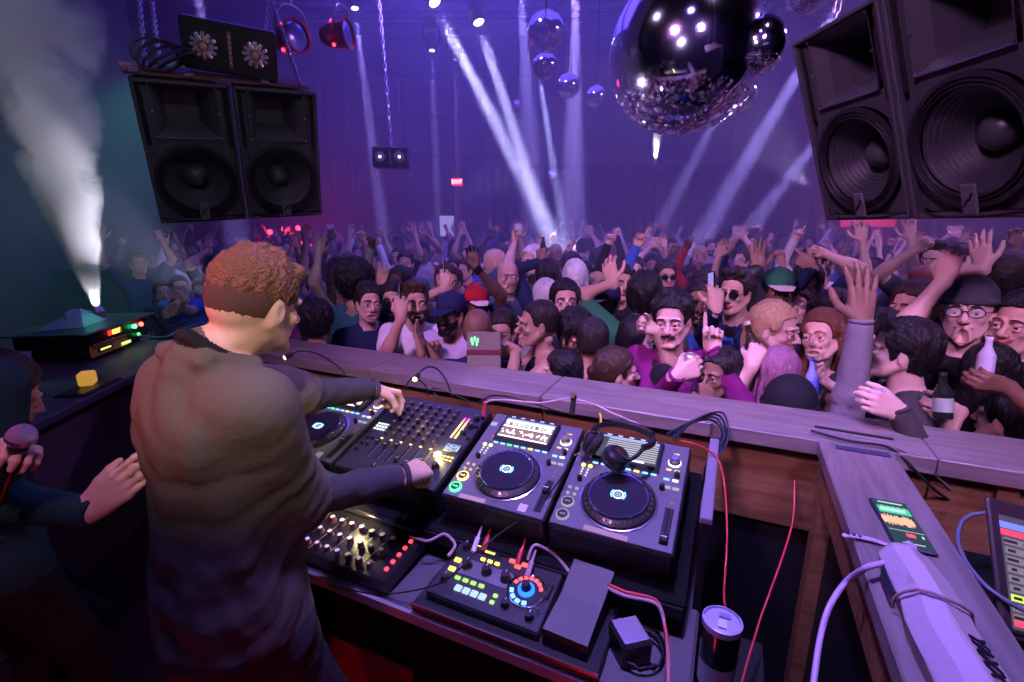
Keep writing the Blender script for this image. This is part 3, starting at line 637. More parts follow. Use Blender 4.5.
# ------------------------------------------------------------------ speakers
def speaker_cluster(name, c, Rm, W, Hh, sign, label, n=2, inner=None):
    """c: centre of the front of the first cabinet; Rm columns: x across, y into the box, z up"""
    for i in range(n):
        o = empty('loudspeaker', c+Rm[:, 0]*W*i, Rm, label=label[i], cat='loudspeaker', group=None)
        w = W-.012; h = Hh; D = .46; th = .018; gm = mat('cone_paper', (.035, .035, .04), .45, bump=.2, bscale=150)
        mb = MB()
        # trapezoid cabinet
        zf = h/2; zb = h/2
        front = [(-w/2, -zf), (w/2, -zf), (w/2, zf), (-w/2, zf)]; back = [(-w*.34, -zb), (w*.34, -zb), (w*.34, zb*.9), (-w*.34, zb*.9)]
        vs = [(x, 0, z) for x, z in front]+[(x, D, z) for x, z in back]; mb.add(vs, [(4, 5, 6, 7)[::-1], (0, 1, 5, 4)[::-1], (1, 2, 6, 5)[::-1], (2, 3, 7, 6)[::-1], (3, 0, 4, 7)[::-1]], CAB)
        # rim
        for x in (-1, 1): mb.box((x*(w/2-th/2), -.012, 0), (th, .03, h), CAB, bev=.004)
        for z in (-1, 1): mb.box((0, -.012, z*(h/2-th/2)), (w, .03, th), CAB, bev=.004)
        mb.build('cabinet', o)
        # baffle with a round hole for the woofer and a square one for the horn
        mb = MB(); wz = -h*.188; wr = w*.458; hz = h*.298; hw = w*.355; hh = h*.178
        N = 48; ang = np.linspace(0, 2*math.pi, N, endpoint=False)
        def rect_pt(a, x0, x1, z0, z1, cx, cz):
            dx, dz = math.cos(a), math.sin(a); t = min([(x1-cx)/dx if dx > 1e-9 else 1e9, (x0-cx)/dx if dx < -1e-9 else 1e9, (z1-cz)/dz if dz > 1e-9 else 1e9, (z0-cz)/dz if dz < -1e-9 else 1e9]); return cx+dx*t, cz+dz*t
        zm = wz+wr+.012
        vs = []; fs = []
        for a in ang: x, z = rect_pt(a, -w/2+th, w/2-th, -h/2+th, zm, 0, wz); vs.append((x, .012, z)); vs.append((math.cos(a)*wr, .012, wz+math.sin(a)*wr))
        fs = [(2*k, 2*((k+1) % N), 2*((k+1) % N)+1, 2*k+1) for k in range(N)]; mb.add(vs, fs, CAB)
        mb.add([(-w/2+th, .012, zm), (w/2-th, .012, zm), (-w/2+th, .012, h/2-th), (w/2-th, .012, h/2-th), (-hw, .012, hz-hh), (hw, .012, hz-hh), (-hw, .012, hz+hh), (hw, .012, hz+hh)], [(0, 1, 5, 4), (1, 3, 7, 5), (3, 2, 6, 7), (2, 0, 4, 6)], CAB)
        for x in (-1, 1):   # corner posts between which the long ports sit
            mb.box((x*(w/2-.048), .004, h*.20), (.004, .02, h*.5), CAB)
        mb.build('baffle', o)
        for x in (-1, 1): mb = MB(); mb.box((x*(w/2-.033), -.002, h*.27), (.026, .012, h*.40), mat('port_void', (.003, .003, .003), .9)); mb.build('port', o)
        mb = MB(); prof = [(wr+.004, -.004), (wr, .004), (wr*.965, .006), (wr*.95, -.004)]; 
        mb.lathe([(r, hh2) for r, hh2 in [(wr+.006, -.012), (wr+.006, -.020), (wr*.95, -.022), (wr*.93, -.012)]], BLK, (0, 0, wz), (0, 1, 0), 48); 
        mb.build('woofer_rim', o)
        mb = MB(); pr = [(wr*.93, -.010)]
        for k in range(7): t_ = k/6; pr.append((wr*(.93-.12*t_), -.012-.012*abs(math.sin(t_*math.pi*2))))
        mb.lathe(pr, RUB, (0, 0, wz), (0, 1, 0), 48); mb.build('surround', o)
        mb = MB(); pr = [(wr*(.81-.5*t_), -.004+.13*t_**.8+.0025*math.sin(t_*60)) for t_ in np.linspace(0, 1, 40)]; mb.lathe(pr, gm, (0, 0, wz), (0, 1, 0), 48); mb.build('cone', o)
        mb = MB(); mb.lathe([(wr*.315*math.cos(t_), .122-.075*math.sin(t_)) for t_ in np.linspace(0, math.pi/2*.999, 10)], mat('dust_cap', (.05, .05, .055), .35), (0, 0, wz), (0, 1, 0), 32); mb.build('dust_cap', o)
        # horn: flare into the box
        mb = MB(); prof = [(1.0, 0), (.93, .006), (.74, .05), (.60, .12), (.5, .2)]; HM = mat('horn_plastic', (.05, .05, .055), .35)
        prev = None; vs = []; fs = []
        for j, (k_, d_) in enumerate(prof): vs += [(x*hw*(k_ if j else 1.), -.006+d_, hz+z*hh*(k_*(1.02 if j else 1))) for x, z in ((-1, -1), (1, -1), (1, 1), (-1, 1))]
        for j in range(len(prof)-1): fs += [(4*j+q, 4*j+(q+1) % 4, 4*j+4+(q+1) % 4, 4*j+4+q) for q in range(4)]
        fs.append((16, 17, 18, 19)); mb.add(vs, fs, HM)
        for x, z in ((-1, -1), (1, -1), (1, 1), (-1, 1), (-1, 0), (1, 0)): mb.cyl((x*(hw-.008), -.006, hz+z*(hh-.008)), (x*(hw-.008), -.012, hz+z*(hh-.008)), .005, STEEL, n=8)
        mb.build('horn', o)
        mb = MB(); mb.box((0, -.03, -h/2+.07), (.055, .012, .11), GREYP, bev=.004); mb.tube([(-.015, -.038, -h/2+.05), (.0, -.038, -h/2+.075), (.004, -.038, -h/2+.07), (.016, -.038, -h/2+.095)], .004, BLK); mb.build('badge', o)
        mb = MB(); mb.grid(lambda u, v: (( u-.5)*w*.8, -.02-.05*math.sin(math.pi*u)*v, -h/2+.012+.012*v), 14, 4, BLK); mb.build('lip', o)
    return o
XL = V3(.4753, .8778, .0603); NL = V3(.8373, -.4302, -.3374); ZL = V3(.2702, -.2109, .9394)
RL = np.array([XL, -NL, ZL]).T; cL = V3(-2.9659, 2.2838, 2.2924)
XR = V3(.4782, -.8781, .0132); NR = V3(-.8214, -.4525, -.3473); ZR = V3(-.3109, -.1552, .9377)
RR = np.array([XR, -NR, ZR]).T; cR = CAM+1.19*(V3(.3393, 2.2434, 2.2347)-CAM)
speaker_cluster('l', cL-XL*.25, RL, .5, .818, 1, ['black two-way loudspeaker hung by chains above the smoke machine, outer cabinet', 'black two-way loudspeaker hung by chains, inner cabinet below the small twin-lamp box'])
speaker_cluster('r', cR, RR, .5, .84, 1, ['black loudspeaker with lilac-lit cone hung beside the big mirror ball', 'black loudspeaker with a large dark woofer, hung nearest the booth at the edge of view'])
# steel plate on top of the two cabinets and chains
def chain(name, a, b, label, r=.011, L=.055, cat='chain', group=None, wire=.0045):
    a = np.array(a, float); b = np.array(b, float); d_ = norm(b-a); B = basis(d_); n = max(2, int(np.linalg.norm(b-a)/(L*.72))); mb = MB()
    for i in range(n):
        c = a+(b-a)*(i+.5)/n; u = B[:, 1] if i % 2 else B[:, 2]
        pts = [c+d_*(L/2-r)*(1 if math.cos(t) > 0 else -1)+d_*math.cos(t)*r+u*math.sin(t)*r for t in np.linspace(.001, 2*math.pi, 12, endpoint=False)]
        mb.tube(pts, wire, STEEL, 5, closed=True)
    return mb.build(name, label=label, cat=cat, group=group)
def LP(x, y, z): return cL+XL*x-NL*y+ZL*z
hb = MB(); hb.box(LP(-.02, .22, .425), (.98, .36, .018), mat('rusty_plate', (.16, .06, .045), .6, .3), RL, .004)
for x in (-.46, -.2, .2, .44): hb.box(LP(x, .05, .44), (.05, .05, .02), STEEL, RL, .004)
hb.build('hanging_plate', label='flat steel hanging plate lying on top of the chained loudspeakers', cat='plate')
for (x0, px, py, k, lab) in [(-.40, 138, -14, 3.1, 'heavy steel chain at the outer end of the hanging plate'), (-.33, 150, -14, 3.3, 'second steel chain beside the outer one'), (.20, 268, -14, 3.3, 'steel chain behind the twin-lamp box'), (.43, 268, -10, 3.35, 'slanting steel chain at the inner end of the hanging plate')]:
    chain('chain', LP(x0, .1, .44), at(px, py, k), lab)
for x_, l_ in ((-.15, 'outer'), (.75, 'inner')): q_ = cR+XR*x_-NR*.12+ZR*.43; chain('chain', q_, q_+V3(.1, .1, 3.2), 'steel chain carrying the loudspeakers beside the mirror balls, %s one' % l_)
# coil of slack chain / cable at the outer end
mb = MB()
for k in range(5): mb.tube([LP(-.34+.11*math.cos(t)+.02*k, .1+.05*math.sin(t*1.0+k), .52+.075*math.sin(t+.3*k)-.01*k) for t in np.linspace(0, 2*math.pi, 18, endpoint=False)], .008, RUB, 6, closed=True)
mb.build('cable_coil', label='loops of black cable lying on the hanging plate beside the chains', cat='cable')
# twin lamp box
def lamp_box(c, Rm, w, h, d_, label, em=(.6, .25, .25), es=.12, cells=True, group=None):
    o = empty('twin_lamp', c, Rm, label=label, cat='lamp', group=group)
    mb = MB(); mb.box((0, d_/2, 0), (w, d_, h), PLAS, bev=.01); mb.build('housing', o)
    for x in (-1, 1):
        mb = MB(); r = h*.25; cx = x*w*.27
        for k in range(12):   # petal reflector
            a = 2*math.pi*k/12; mb.box((cx+math.cos(a)*r*.62, -.012, math.sin(a)*r*.62), (r*.9, .022, r*.32), mat('lamp_reflector', (.75, .62, .65), .25, .8), roty(-a), .004)
        mb.cyl((cx, -.002, 0), (cx, -.03, 0), r*.42, mat('lamp_ring', (.1, .05, .05), .3)); mb.build('reflector', o)
        mb = MB(); mb.lathe([(r*.3*math.cos(t), .028+r*.15*math.sin(t)) for t in np.linspace(0, math.pi/2*.99, 6)], glow('lamp_lens_%g' % es, em, es), (cx, 0, 0), (0, -1, 0), 16); mb.build('lens', o)
    mb = MB(); mb.box((0, -.004, 0), (w*.035, .01, h*.7), mat('lamp_plate', (.3, .12, .12), .4)); 
    for k in range(6): mb.box((0, -.011, (k-2.5)*h*.1), (w*.02, .005, h*.05), mat('lamp_letters', (.6, .3, .3), .4))
    mb.build('name_plate', o)
    return o
bx = at(222, 57, 3.02); RBX = np.array([norm(at(262, 63, 3.12)-at(182, 49, 2.95)), [0, 0, 0], ZL]).T; RBX[:, 2] = norm(ZL-RBX[:, 0]*(ZL@RBX[:, 0])); RBX[:, 1] = np.cross(RBX[:, 2], RBX[:, 0])
lamp_box(LP(.06, .09, .435+.15)-RBX[:, 0]*.02, RBX, .50, .27, .16, 'black twin-lamp box with petal reflectors standing on the hanging plate')
# small twin box hanging over the crowd on a long chain
c = at(390, 157, 5.2); lamp_box(c, rotz(YAWROOM+R(4)), .38, .21, .18, 'small black twin-lamp box hanging over the crowd on one long chain', (.8, .8, 1.), 3.); chain('chain', c+V3(0, 0, .1)+HD*.09, at(378, -14, 5.3), 'long thin chain holding the small twin-lamp box over the crowd', .016, .09, wire=.007)
# two red parcan lamps
def parcan(c, d_, label, s=1., rim=(.75, .75, .9)):
    B = basis(d_); o = empty('stage_lamp', c, B, label=label, cat='lamp'); 
    mb = MB(); mb.lathe([(.02, -.26), (.06, -.25), (.10, -.18), (.115, -.05), (.13, 0), (.128, .012), (.118, .01), (.11, -.02)], mat('red_can', (.55, .03, .05), .3, .7), axis=(1, 0, 0), n=24); mb.build('can', o)
    mb = MB(); mb.lathe([(.12*math.cos(t), -.015+.02*math.sin(t)) for t in np.linspace(0, math.pi/2*.99, 6)], mat('lamp_glass', (.5, .5, .75), .1, .9), axis=(1, 0, 0), n=24); mb.build('lens', o)
    mb = MB(); mb.tube([(-.1, .13, 0), (-.05, .15, .1), (-.03, .1, .2), (-.03, 0, .23), (-.03, -.1, .2), (-.05, -.15, .1), (-.1, -.13, 0)], .01, STEEL, 6, smoothpath=1); mb.build('yoke', o)
    mb = MB(); mb.cyl((-.03, 0, .22), (-.03, 0, 1.4), .012, STEEL, n=8); mb.build('hanging_rod', o)
    for a in (0, 2.1, 4.2):
        mb = MB(); mb.ball((-.12, .11*math.cos(a), .11*math.sin(a)), .016, glow('red_led', (1, .03, .08), 6), 8, 6); mb.build('indicator', o)
    return o
parcan(at(297, 36, 4.0), RGT*.9-FWD*.5-UPV*.1, 'red stage lamp with a pale round lens hung near the ceiling')
parcan(at(348, 34, 4.4), RGT*1.-FWD*.12, 'red stage lamp seen side-on beside the pale-lensed one')

# ------------------------------------------------------------------ mirror balls
def tiled_mirror(name, n):
    m = mat(name, (.82, .8, .9), .04, 1.); nt = m.node_tree; b = nt.nodes['Principled BSDF']; L = nt.links.new
    tc = nt.nodes.new('ShaderNodeTexCoord'); vo = nt.nodes.new('ShaderNodeTexVoronoi'); vo.inputs['Scale'].default_value = n; L(tc.outputs['Object'], vo.inputs['Vector'])
    sub = nt.nodes.new('ShaderNodeVectorMath'); sub.operation = 'SUBTRACT'; sub.inputs[1].default_value = (.5, .5, .5); L(vo.outputs['Color'], sub.inputs[0])
    scl = nt.nodes.new('ShaderNodeVectorMath'); scl.operation = 'SCALE'; scl.inputs['Scale'].default_value = .35; L(sub.outputs[0], scl.inputs[0])
    ge = nt.nodes.new('ShaderNodeNewGeometry'); ad = nt.nodes.new('ShaderNodeVectorMath'); L(ge.outputs['Normal'], ad.inputs[0]); L(scl.outputs[0], ad.inputs[1])
    no = nt.nodes.new('ShaderNodeVectorMath'); no.operation = 'NORMALIZE'; L(ad.outputs[0], no.inputs[0]); L(no.outputs[0], b.inputs['Normal']); return m
MIR = mat('mirror_skin', (.75, .70, .88), .10, 1.); SPK = tiled_mirror('sparkle_tiles', 30.)
def mirror_ball(x, y, k, rp, label, group=None, cordtop=None, tiles=True):
    r = rp*k/F*.985; c = at(x, y, k); o = empty('mirror_ball', c, label=label, cat='mirror ball', group=group)
    mb = MB(); mb.ball((0, 0, 0), r, MIR, 56, 36); mb.build('shell', o)
    if tiles:   # faceted mirror chips over the lower bowl
        mb = MB(); rr = random.Random(int(x)); N = 420 if rp > 50 else 120
        for i in range(N):
            t_ = 1-(rr.random()**.8)*.52; ph = rr.random()*2*math.pi; z = -t_; q = math.sqrt(1-z*z); d_ = V3(q*math.cos(ph), q*math.sin(ph), z); sz = r*(.030 if rp > 50 else .06)*(.6+.8*rr.random())
            B = basis(d_+.35*V3(rr.random()-.5, rr.random()-.5, rr.random()-.5)*2.); mb.box(d_*r*1.004, (r*.012, sz, sz), mat('mirror_chip', (.95, .9, .98), .22, 1.), B@rotx(rr.random()*3))
        mb.build('mirror_chips', o)
    mb = MB(); mb.cyl((0, 0, r*.98), (0, 0, r*1.08), r*.12, STEEL, n=14); mb.build('collar', o)
    mb = MB(); mb.cyl((0, 0, r*1.05), (0, 0, 6.9-c[2]), .006, RUB, n=6); mb.build('cord', o)
    if rp > 50: mb = MB(); mb.cyl((.02, 0, -r*.99), (.02, 0, -r*1.035), .012, STEEL, n=8); mb.build('bottom_bolt', o)
    return o
mirror_ball(685, 54, 3.3, 76, 'giant mirror ball hanging over the dance floor')
mirror_ball(758, 46, 3.0, 28, 'mirror ball hanging close beside the giant one, next to the loudspeaker')
mirror_ball(742, 95, 4.2, 16, 'small mirror ball peeping out below the giant one')
mirror_ball(546, 32, 5.6, 19, 'mirror ball at the top of the touching pair in the haze')
mirror_ball(545, 66, 5.4, 12.5, 'smaller mirror ball at the bottom of the touching pair in the haze')
mirror_ball(596, 97, 7.0, 10.5, 'tiny mirror ball on a long cord before the back wall', tiles=True)
mirror_ball(806, -6, 3.6, 19, 'mirror ball mostly above the picture, near the loudspeaker')
mirror_ball(568, 86, 7.5, 12, 'dim mirror ball lost in the light beam beside the touching pair')
mirror_ball(517, 105, 9.5, 5, 'faint tiny mirror ball high in the haze')
mirror_ball(552, 176, 9.5, 6, 'faint small mirror ball low in the haze over the crowd')

# ------------------------------------------------------------------ moving-head lights and their beams
LIGHTS = []
def spot(p, tgt, e, ang, rgb, blend=.4, size=.04, name='beam'):
    l = bpy.data.lights.new(name, 'SPOT'); l.energy = e; l.spot_size = R(ang); l.spot_blend = blend; l.color = rgb; l.shadow_soft_size = size
    o = bpy.data.objects.new(name, l); col.objects.link(o); o.location = p; o.rotation_euler = Vector(np.array(tgt, float)-np.array(p, float)).to_track_quat('-Z', 'Y').to_euler(); return o
def area(p, tgt, e, sz, rgb, name='wash', sy=None):
    l = bpy.data.lights.new(name, 'AREA'); l.energy = e; l.size = sz; l.color = rgb
    if sy: l.shape = 'RECTANGLE'; l.size_y = sy
    o = bpy.data.objects.new(name, l); col.objects.link(o); o.location = p; o.rotation_euler = Vector(np.array(tgt, float)-np.array(p, float)).to_track_quat('-Z', 'Y').to_euler(); return o
def moving_head(p, tgt, e, ang, rgb, label, lens=8., rl=.06, blend=.35):
    d_ = norm(np.array(tgt)-p); B = basis(d_); o = empty('moving_head', p, B, label=label, cat='stage light')
    mb = MB(); mb.lathe([(.0, -.34), (.09, -.33), (.125, -.2), (.13, -.05), (rl*1.5, -.012), (rl*1.35, -.004), (rl*1.2, -.01)], BLK, axis=(1, 0, 0), n=20); mb.build('head', o)
    mb = MB(); mb.lathe([(rl*1.2, -.012), (rl*.6, -.008), (0.0005, -.006)], glow('beam_lens_%g' % lens, (.75, .68, 1.), lens), axis=(1, 0, 0), n=20); mb.build('lens', o)
    Y = B[:, 1]; mb = MB(B.T, (0, 0, 0)); upd = V3(0, 0, 1)
    top = -d_*.18+upd*.30; mb.tube([-d_*.18+Y*.16, top*.55-d_*.08+Y*.17, top+Y*.15, top-Y*.15, top*.55-d_*.08-Y*.17, -d_*.18-Y*.16], .022, BLK, 8); mb.box(top+upd*.08, (.26, .3, .13), BLK, rotz(YAWROOM), .02); mb.build('yoke', o)
    spot(p+d_*rl*1.3, tgt, e, ang, rgb, blend, rl*1.1)
BC = (.42, .34, 1.)
BEAMS = [ # source px, depth, end px, depth, power, angle
 ((435, 3), 8., (566, 262), 7.6, 109200, 4.4, (.62, .58, 1.), 26, .075, 'moving-head light throwing the brightest beam, hung highest over the crowd'),
 ((479, 23), 8., (548, 235), 8., 88400, 4.2, (.62, .58, 1.), 26, .07, 'moving-head light throwing the second bright beam, just below the brightest'),
 ((537, 62), 9.5, (563, 225), 9.2, 44200, 4.2, (.5, .48, 1.), 6, .04, 'moving-head light hidden behind the pair of touching mirror balls'),
 ((355, 9), 8., (384, 235), 8.2, 23400, 4.2, BC, 14, .045, 'moving-head light beside the red stage lamps'),
 ((432, 51), 10., (438, 225), 10., 18200, 3.4, BC, 12, .04, 'small far moving-head light with a thin straight beam'),
 ((194, -25), 6., (208, 60), 6., 13000, 5.9, BC, 5, .05, 'moving-head light above the twin-lamp box'),
 ((519, -40), 9, (535, 240), 9, 20800, 7.2, (.42, .32, 1.), 5, .05, 'moving-head light out of view above the haze, first of a pair'),
 ((576, -40), 9, (572, 235), 8.6, 39000, 6.5, (.45, .32, 1.), 5, .05, 'moving-head light out of view above the dim mirror ball'),
 ((852, -18), 8., (700, 240), 8., 52000, 4.7, BC, 8, .06, 'moving-head light behind the loudspeaker, throwing the strong slanting beam'),
 ((768, 20), 9., (655, 235), 9.2, 28600, 4.4, BC, 8, .045, 'moving-head light just behind the mirror ball by the loudspeaker'),
 ((880, 60), 8.5, (742, 238), 8.8, 31200, 5.2, BC, 6, .045, 'moving-head light hidden behind the loudspeaker, throwing the lowest slanting beam'),
 ((455, 60), 11., (458, 210), 11., 7800, 3.4, (.6, .3, 1.), 1.5, .03, 'dim far moving-head light above the EXIT sign')]
for (a, ka, b, kb, e, ang, rgb, ln, rl, lab) in BEAMS: moving_head(at(*a, ka), at(*b, kb), e, ang, rgb, lab, ln, rl)

# haze filling the hall beyond the loudspeakers
def haze(name, dens, col_, u, v, z, an=.2):
    m = bpy.data.materials.new('haze_air'); m.use_nodes = True; nt = m.node_tree; nt.nodes.clear()
    s_ = nt.nodes.new('ShaderNodeVolumeScatter'); o_ = nt.nodes.new('ShaderNodeOutputMaterial'); s_.inputs['Density'].default_value = dens; s_.inputs['Color'].default_value = (*col_, 1); s_.inputs['Anisotropy'].default_value = an
    nt.links.new(s_.outputs[0], o_.inputs['Volume'])
    mb = MB(); mb.box(room(sum(u)/2, sum(v)/2, sum(z)/2), (u[1]-u[0], v[1]-v[0], z[1]-z[0]), m, rotz(YAWROOM)); return mb.build(name, kind='stuff', label='thin purple haze hanging in the air over the crowd', cat='haze')
haze('haze', .065, (.8, .8, 1.), (-5.55, 12.9), (3.35, 16.15), (FZ+.02, 7.15))

# ------------------------------------------------------------------ the booth
DTH = math.atan2(.115, .383); DM = rotx(DTH); D0 = V3(0, 1.078, 1.108)      # tilted deck plane: x as in the world, y up the slope
def dk(x): return V3(x, D0[1], D0[2])
TBZ = .90
# platform floor of the booth, riser, table
pf = MB(); pf.box((-1.4, .55, -.06), (5.4, 2.7, .12), mat('booth_floor', (.05, .018, .02), .6, bump=.3, bscale=80)); pf.box((-1.4, .55, -.18), (5.4, 2.7, .12), BLK); pf.build('floor_booth', kind='structure')
tb = empty('dj_table', (-.85, 1.3, 0), label='long black carpet-covered table carrying all the music gear', cat='table')
mb = MB(); mb.box((.075, -.01, TBZ-.02), (1.57, .86, .04), mat('table_top_paint', (.10, .085, .10), .55, bump=.2, bscale=120), bev=.008); mb.build('table_top', tb)
mb = MB(); mb.box((.075, .03, TBZ/2-.02), (1.52, .78, TBZ-.06), CARPET); mb.build('skirt', tb)
mb = MB(); mb.box((-.45, -.372, .30), (1.1, .012, .60), mat('painted_red_glow', (.20, .012, .02), .9, bump=.4, bscale=200)); mb.build('red_glow_panel', tb)  # red light on the black skirt, put into the colour of a panel
mb = MB(); mb.box((.075, -.445, TBZ-.018), (1.57, .012, .03), mat('edge_strip', (.26, .21, .25), .4)); mb.build('edge_strip', tb)
# wedge riser under the players
mb = MB(); y0, y1 = 1.062, 1.50; zf = D0[2]-.118; zb = zf+(y1-y0)*math.tan(DTH)
def wedge(mb, x0, x1, m): vs = [(x, y, z) for x in (x0, x1) for y, z in ((y0, TBZ+.001), (y1, TBZ+.001), (y1, zb), (y0, zf))]; mb.add(vs, [(0, 1, 2, 3)[::-1], (4, 5, 6, 7), (0, 4, 7, 3)[::-1], (1, 2, 6, 5), (2, 3, 7, 6), (0, 1, 5, 4)], m)
wedge(mb, -1.52, -.025, CARPET); mb.box((-.77, y0-.004, zf-.02), (1.48, .008, .03), RUB); mb.build('equipment_riser', label='sloping black carpeted riser under the players and the big mixer', cat='riser')

# front wall of the booth with its broad wooden rail
RZ = 1.20
fr = empty('booth_wall', (-.6, 1.88, 0), label='booth front wall with broad purple-lit wooden rail on top', cat='booth')
seams = [-2.80, -1.55, -.665, .62, 1.9, 3.0]
mb = MB()
for a, b in zip(seams[:-1], seams[1:]): mb.box(((a+b)/2+.6, 0, RZ-.0275), (b-a-.003, .29, .055), RAILW, bev=.004)
mb.build('rail_top', fr)
mb = MB()
for a, b in zip(seams[:-1], seams[1:]): mb.box(((a+b)/2+.6, -.095, RZ-.055-.15), (b-a-.006, .03, .30), FACEW)
mb.build('inner_facing', fr)
mb = MB(); mb.box((.45, .0, (RZ-.36+FZ)/2), (6.3, .18, RZ-.36-FZ), BLK); mb.box((.45, .09, RZ-.2), (6.3, .02, .3), BLK); mb.build('wall_panel', fr)
for x in (.47, .80): mb = MB(); mb.box((x+.6, -.10, RZ-.10), (.05, .05, .09), FACEW); mb.build('bracket', fr)
# side rail (arm) of the booth
ar = empty('side_rail', (.4075, 1.12, 0), label='wooden side rail carrying the phone, meeting the front rail at a corner', cat='rail')
mb = MB(); mb.box((0, -.2, RZ-.0225), (.201, 1.64, .045), ARMW, bev=.004); mb.build('top_board', ar)
mb = MB(); mb.box((-.080, -.2, RZ-.045-.05), (.022, 1.62, .10), FACEW); mb.box((.08, -.2, RZ-.045-.05), (.022, 1.62, .10), FACEW); mb.build('side_board', ar)
mb = MB(); mb.box((-.05, .54, (RZ-.05)/2), (.08, .08, RZ-.05), FACEW); mb.build('post', ar)
mb = MB(); mb.box((0, -.2, .55), (.1, 1.5, 1.1), BLK); mb.build('panel', ar)
mb = MB(); mb.box((.42, 1.845, 1.2025), (.22, .012, .005), BLK, rotz(R(-3))); mb.build('gaffer_tape', label='long dark strip of tape where the cables cross at the rail corner', cat='tape'); mb = MB(); mb.box((.42, 1.700, 1.2022), (.14, .03, .0025), mat('tape_dark', (.04, .04, .09), .5)); mb.build('gaffer_tape', label='short bluish strip of tape across the end of the side rail', cat='tape')
# plank standing behind the table, right
mb = MB(); mb.box((.0, 1.42, 1.165), (.030, .50, .02), mat('purple_plank', (.22, .19, .26), .5), bev=.003); mb.box((.0, 1.42, .58), (.02, .50, 1.16), BLK); mb.build('divider_panel', label='thin upright divider with pale top edge beside the end player', cat='panel')

# ------------------------------------------------------------------ media players
PL = mat('player_face', (.13, .125, .15), .38, .2); PLM = mat('player_edge', (.02, .02, .022), .3)
def led(rgb, es=4., nm=None): return glow('led_%s_%g' % (''.join('%02x' % int(min(1, c)*255) for c in rgb), es), rgb, es)
def knob_mesh(r, h, m, cap=None, ind=None):
    mb = MB(); mb.lathe([(r*1.15, 0), (r*1.15, h*.12), (r, h*.16), (r*.86, h*.92), (r*.76, h), (.0003, h)], m, n=14)
    mb.box((0, r*.6, h*1.01), (r*.14, r*.6, h*.04), ind or mat('knob_line', (.7, .7, .7), .4)); 
    if cap: mb.lathe([(r*.72, h*1.0), (r*.6, h*1.05), (.0003, h*1.06)], cap, n=12)
    return mb.mesh('knob')
def place(me, name, parent, p, rz=0., label=None):
    o = bpy.data.objects.new(name, me); col.objects.link(o); o.parent = parent; o.location = p; o.rotation_euler = (0, 0, rz)
    if label: o['label'] = label
    return o
def screen_mat(name, base, kind='browse'):
    m = bpy.data.materials.new(name); m.use_nodes = True; return m
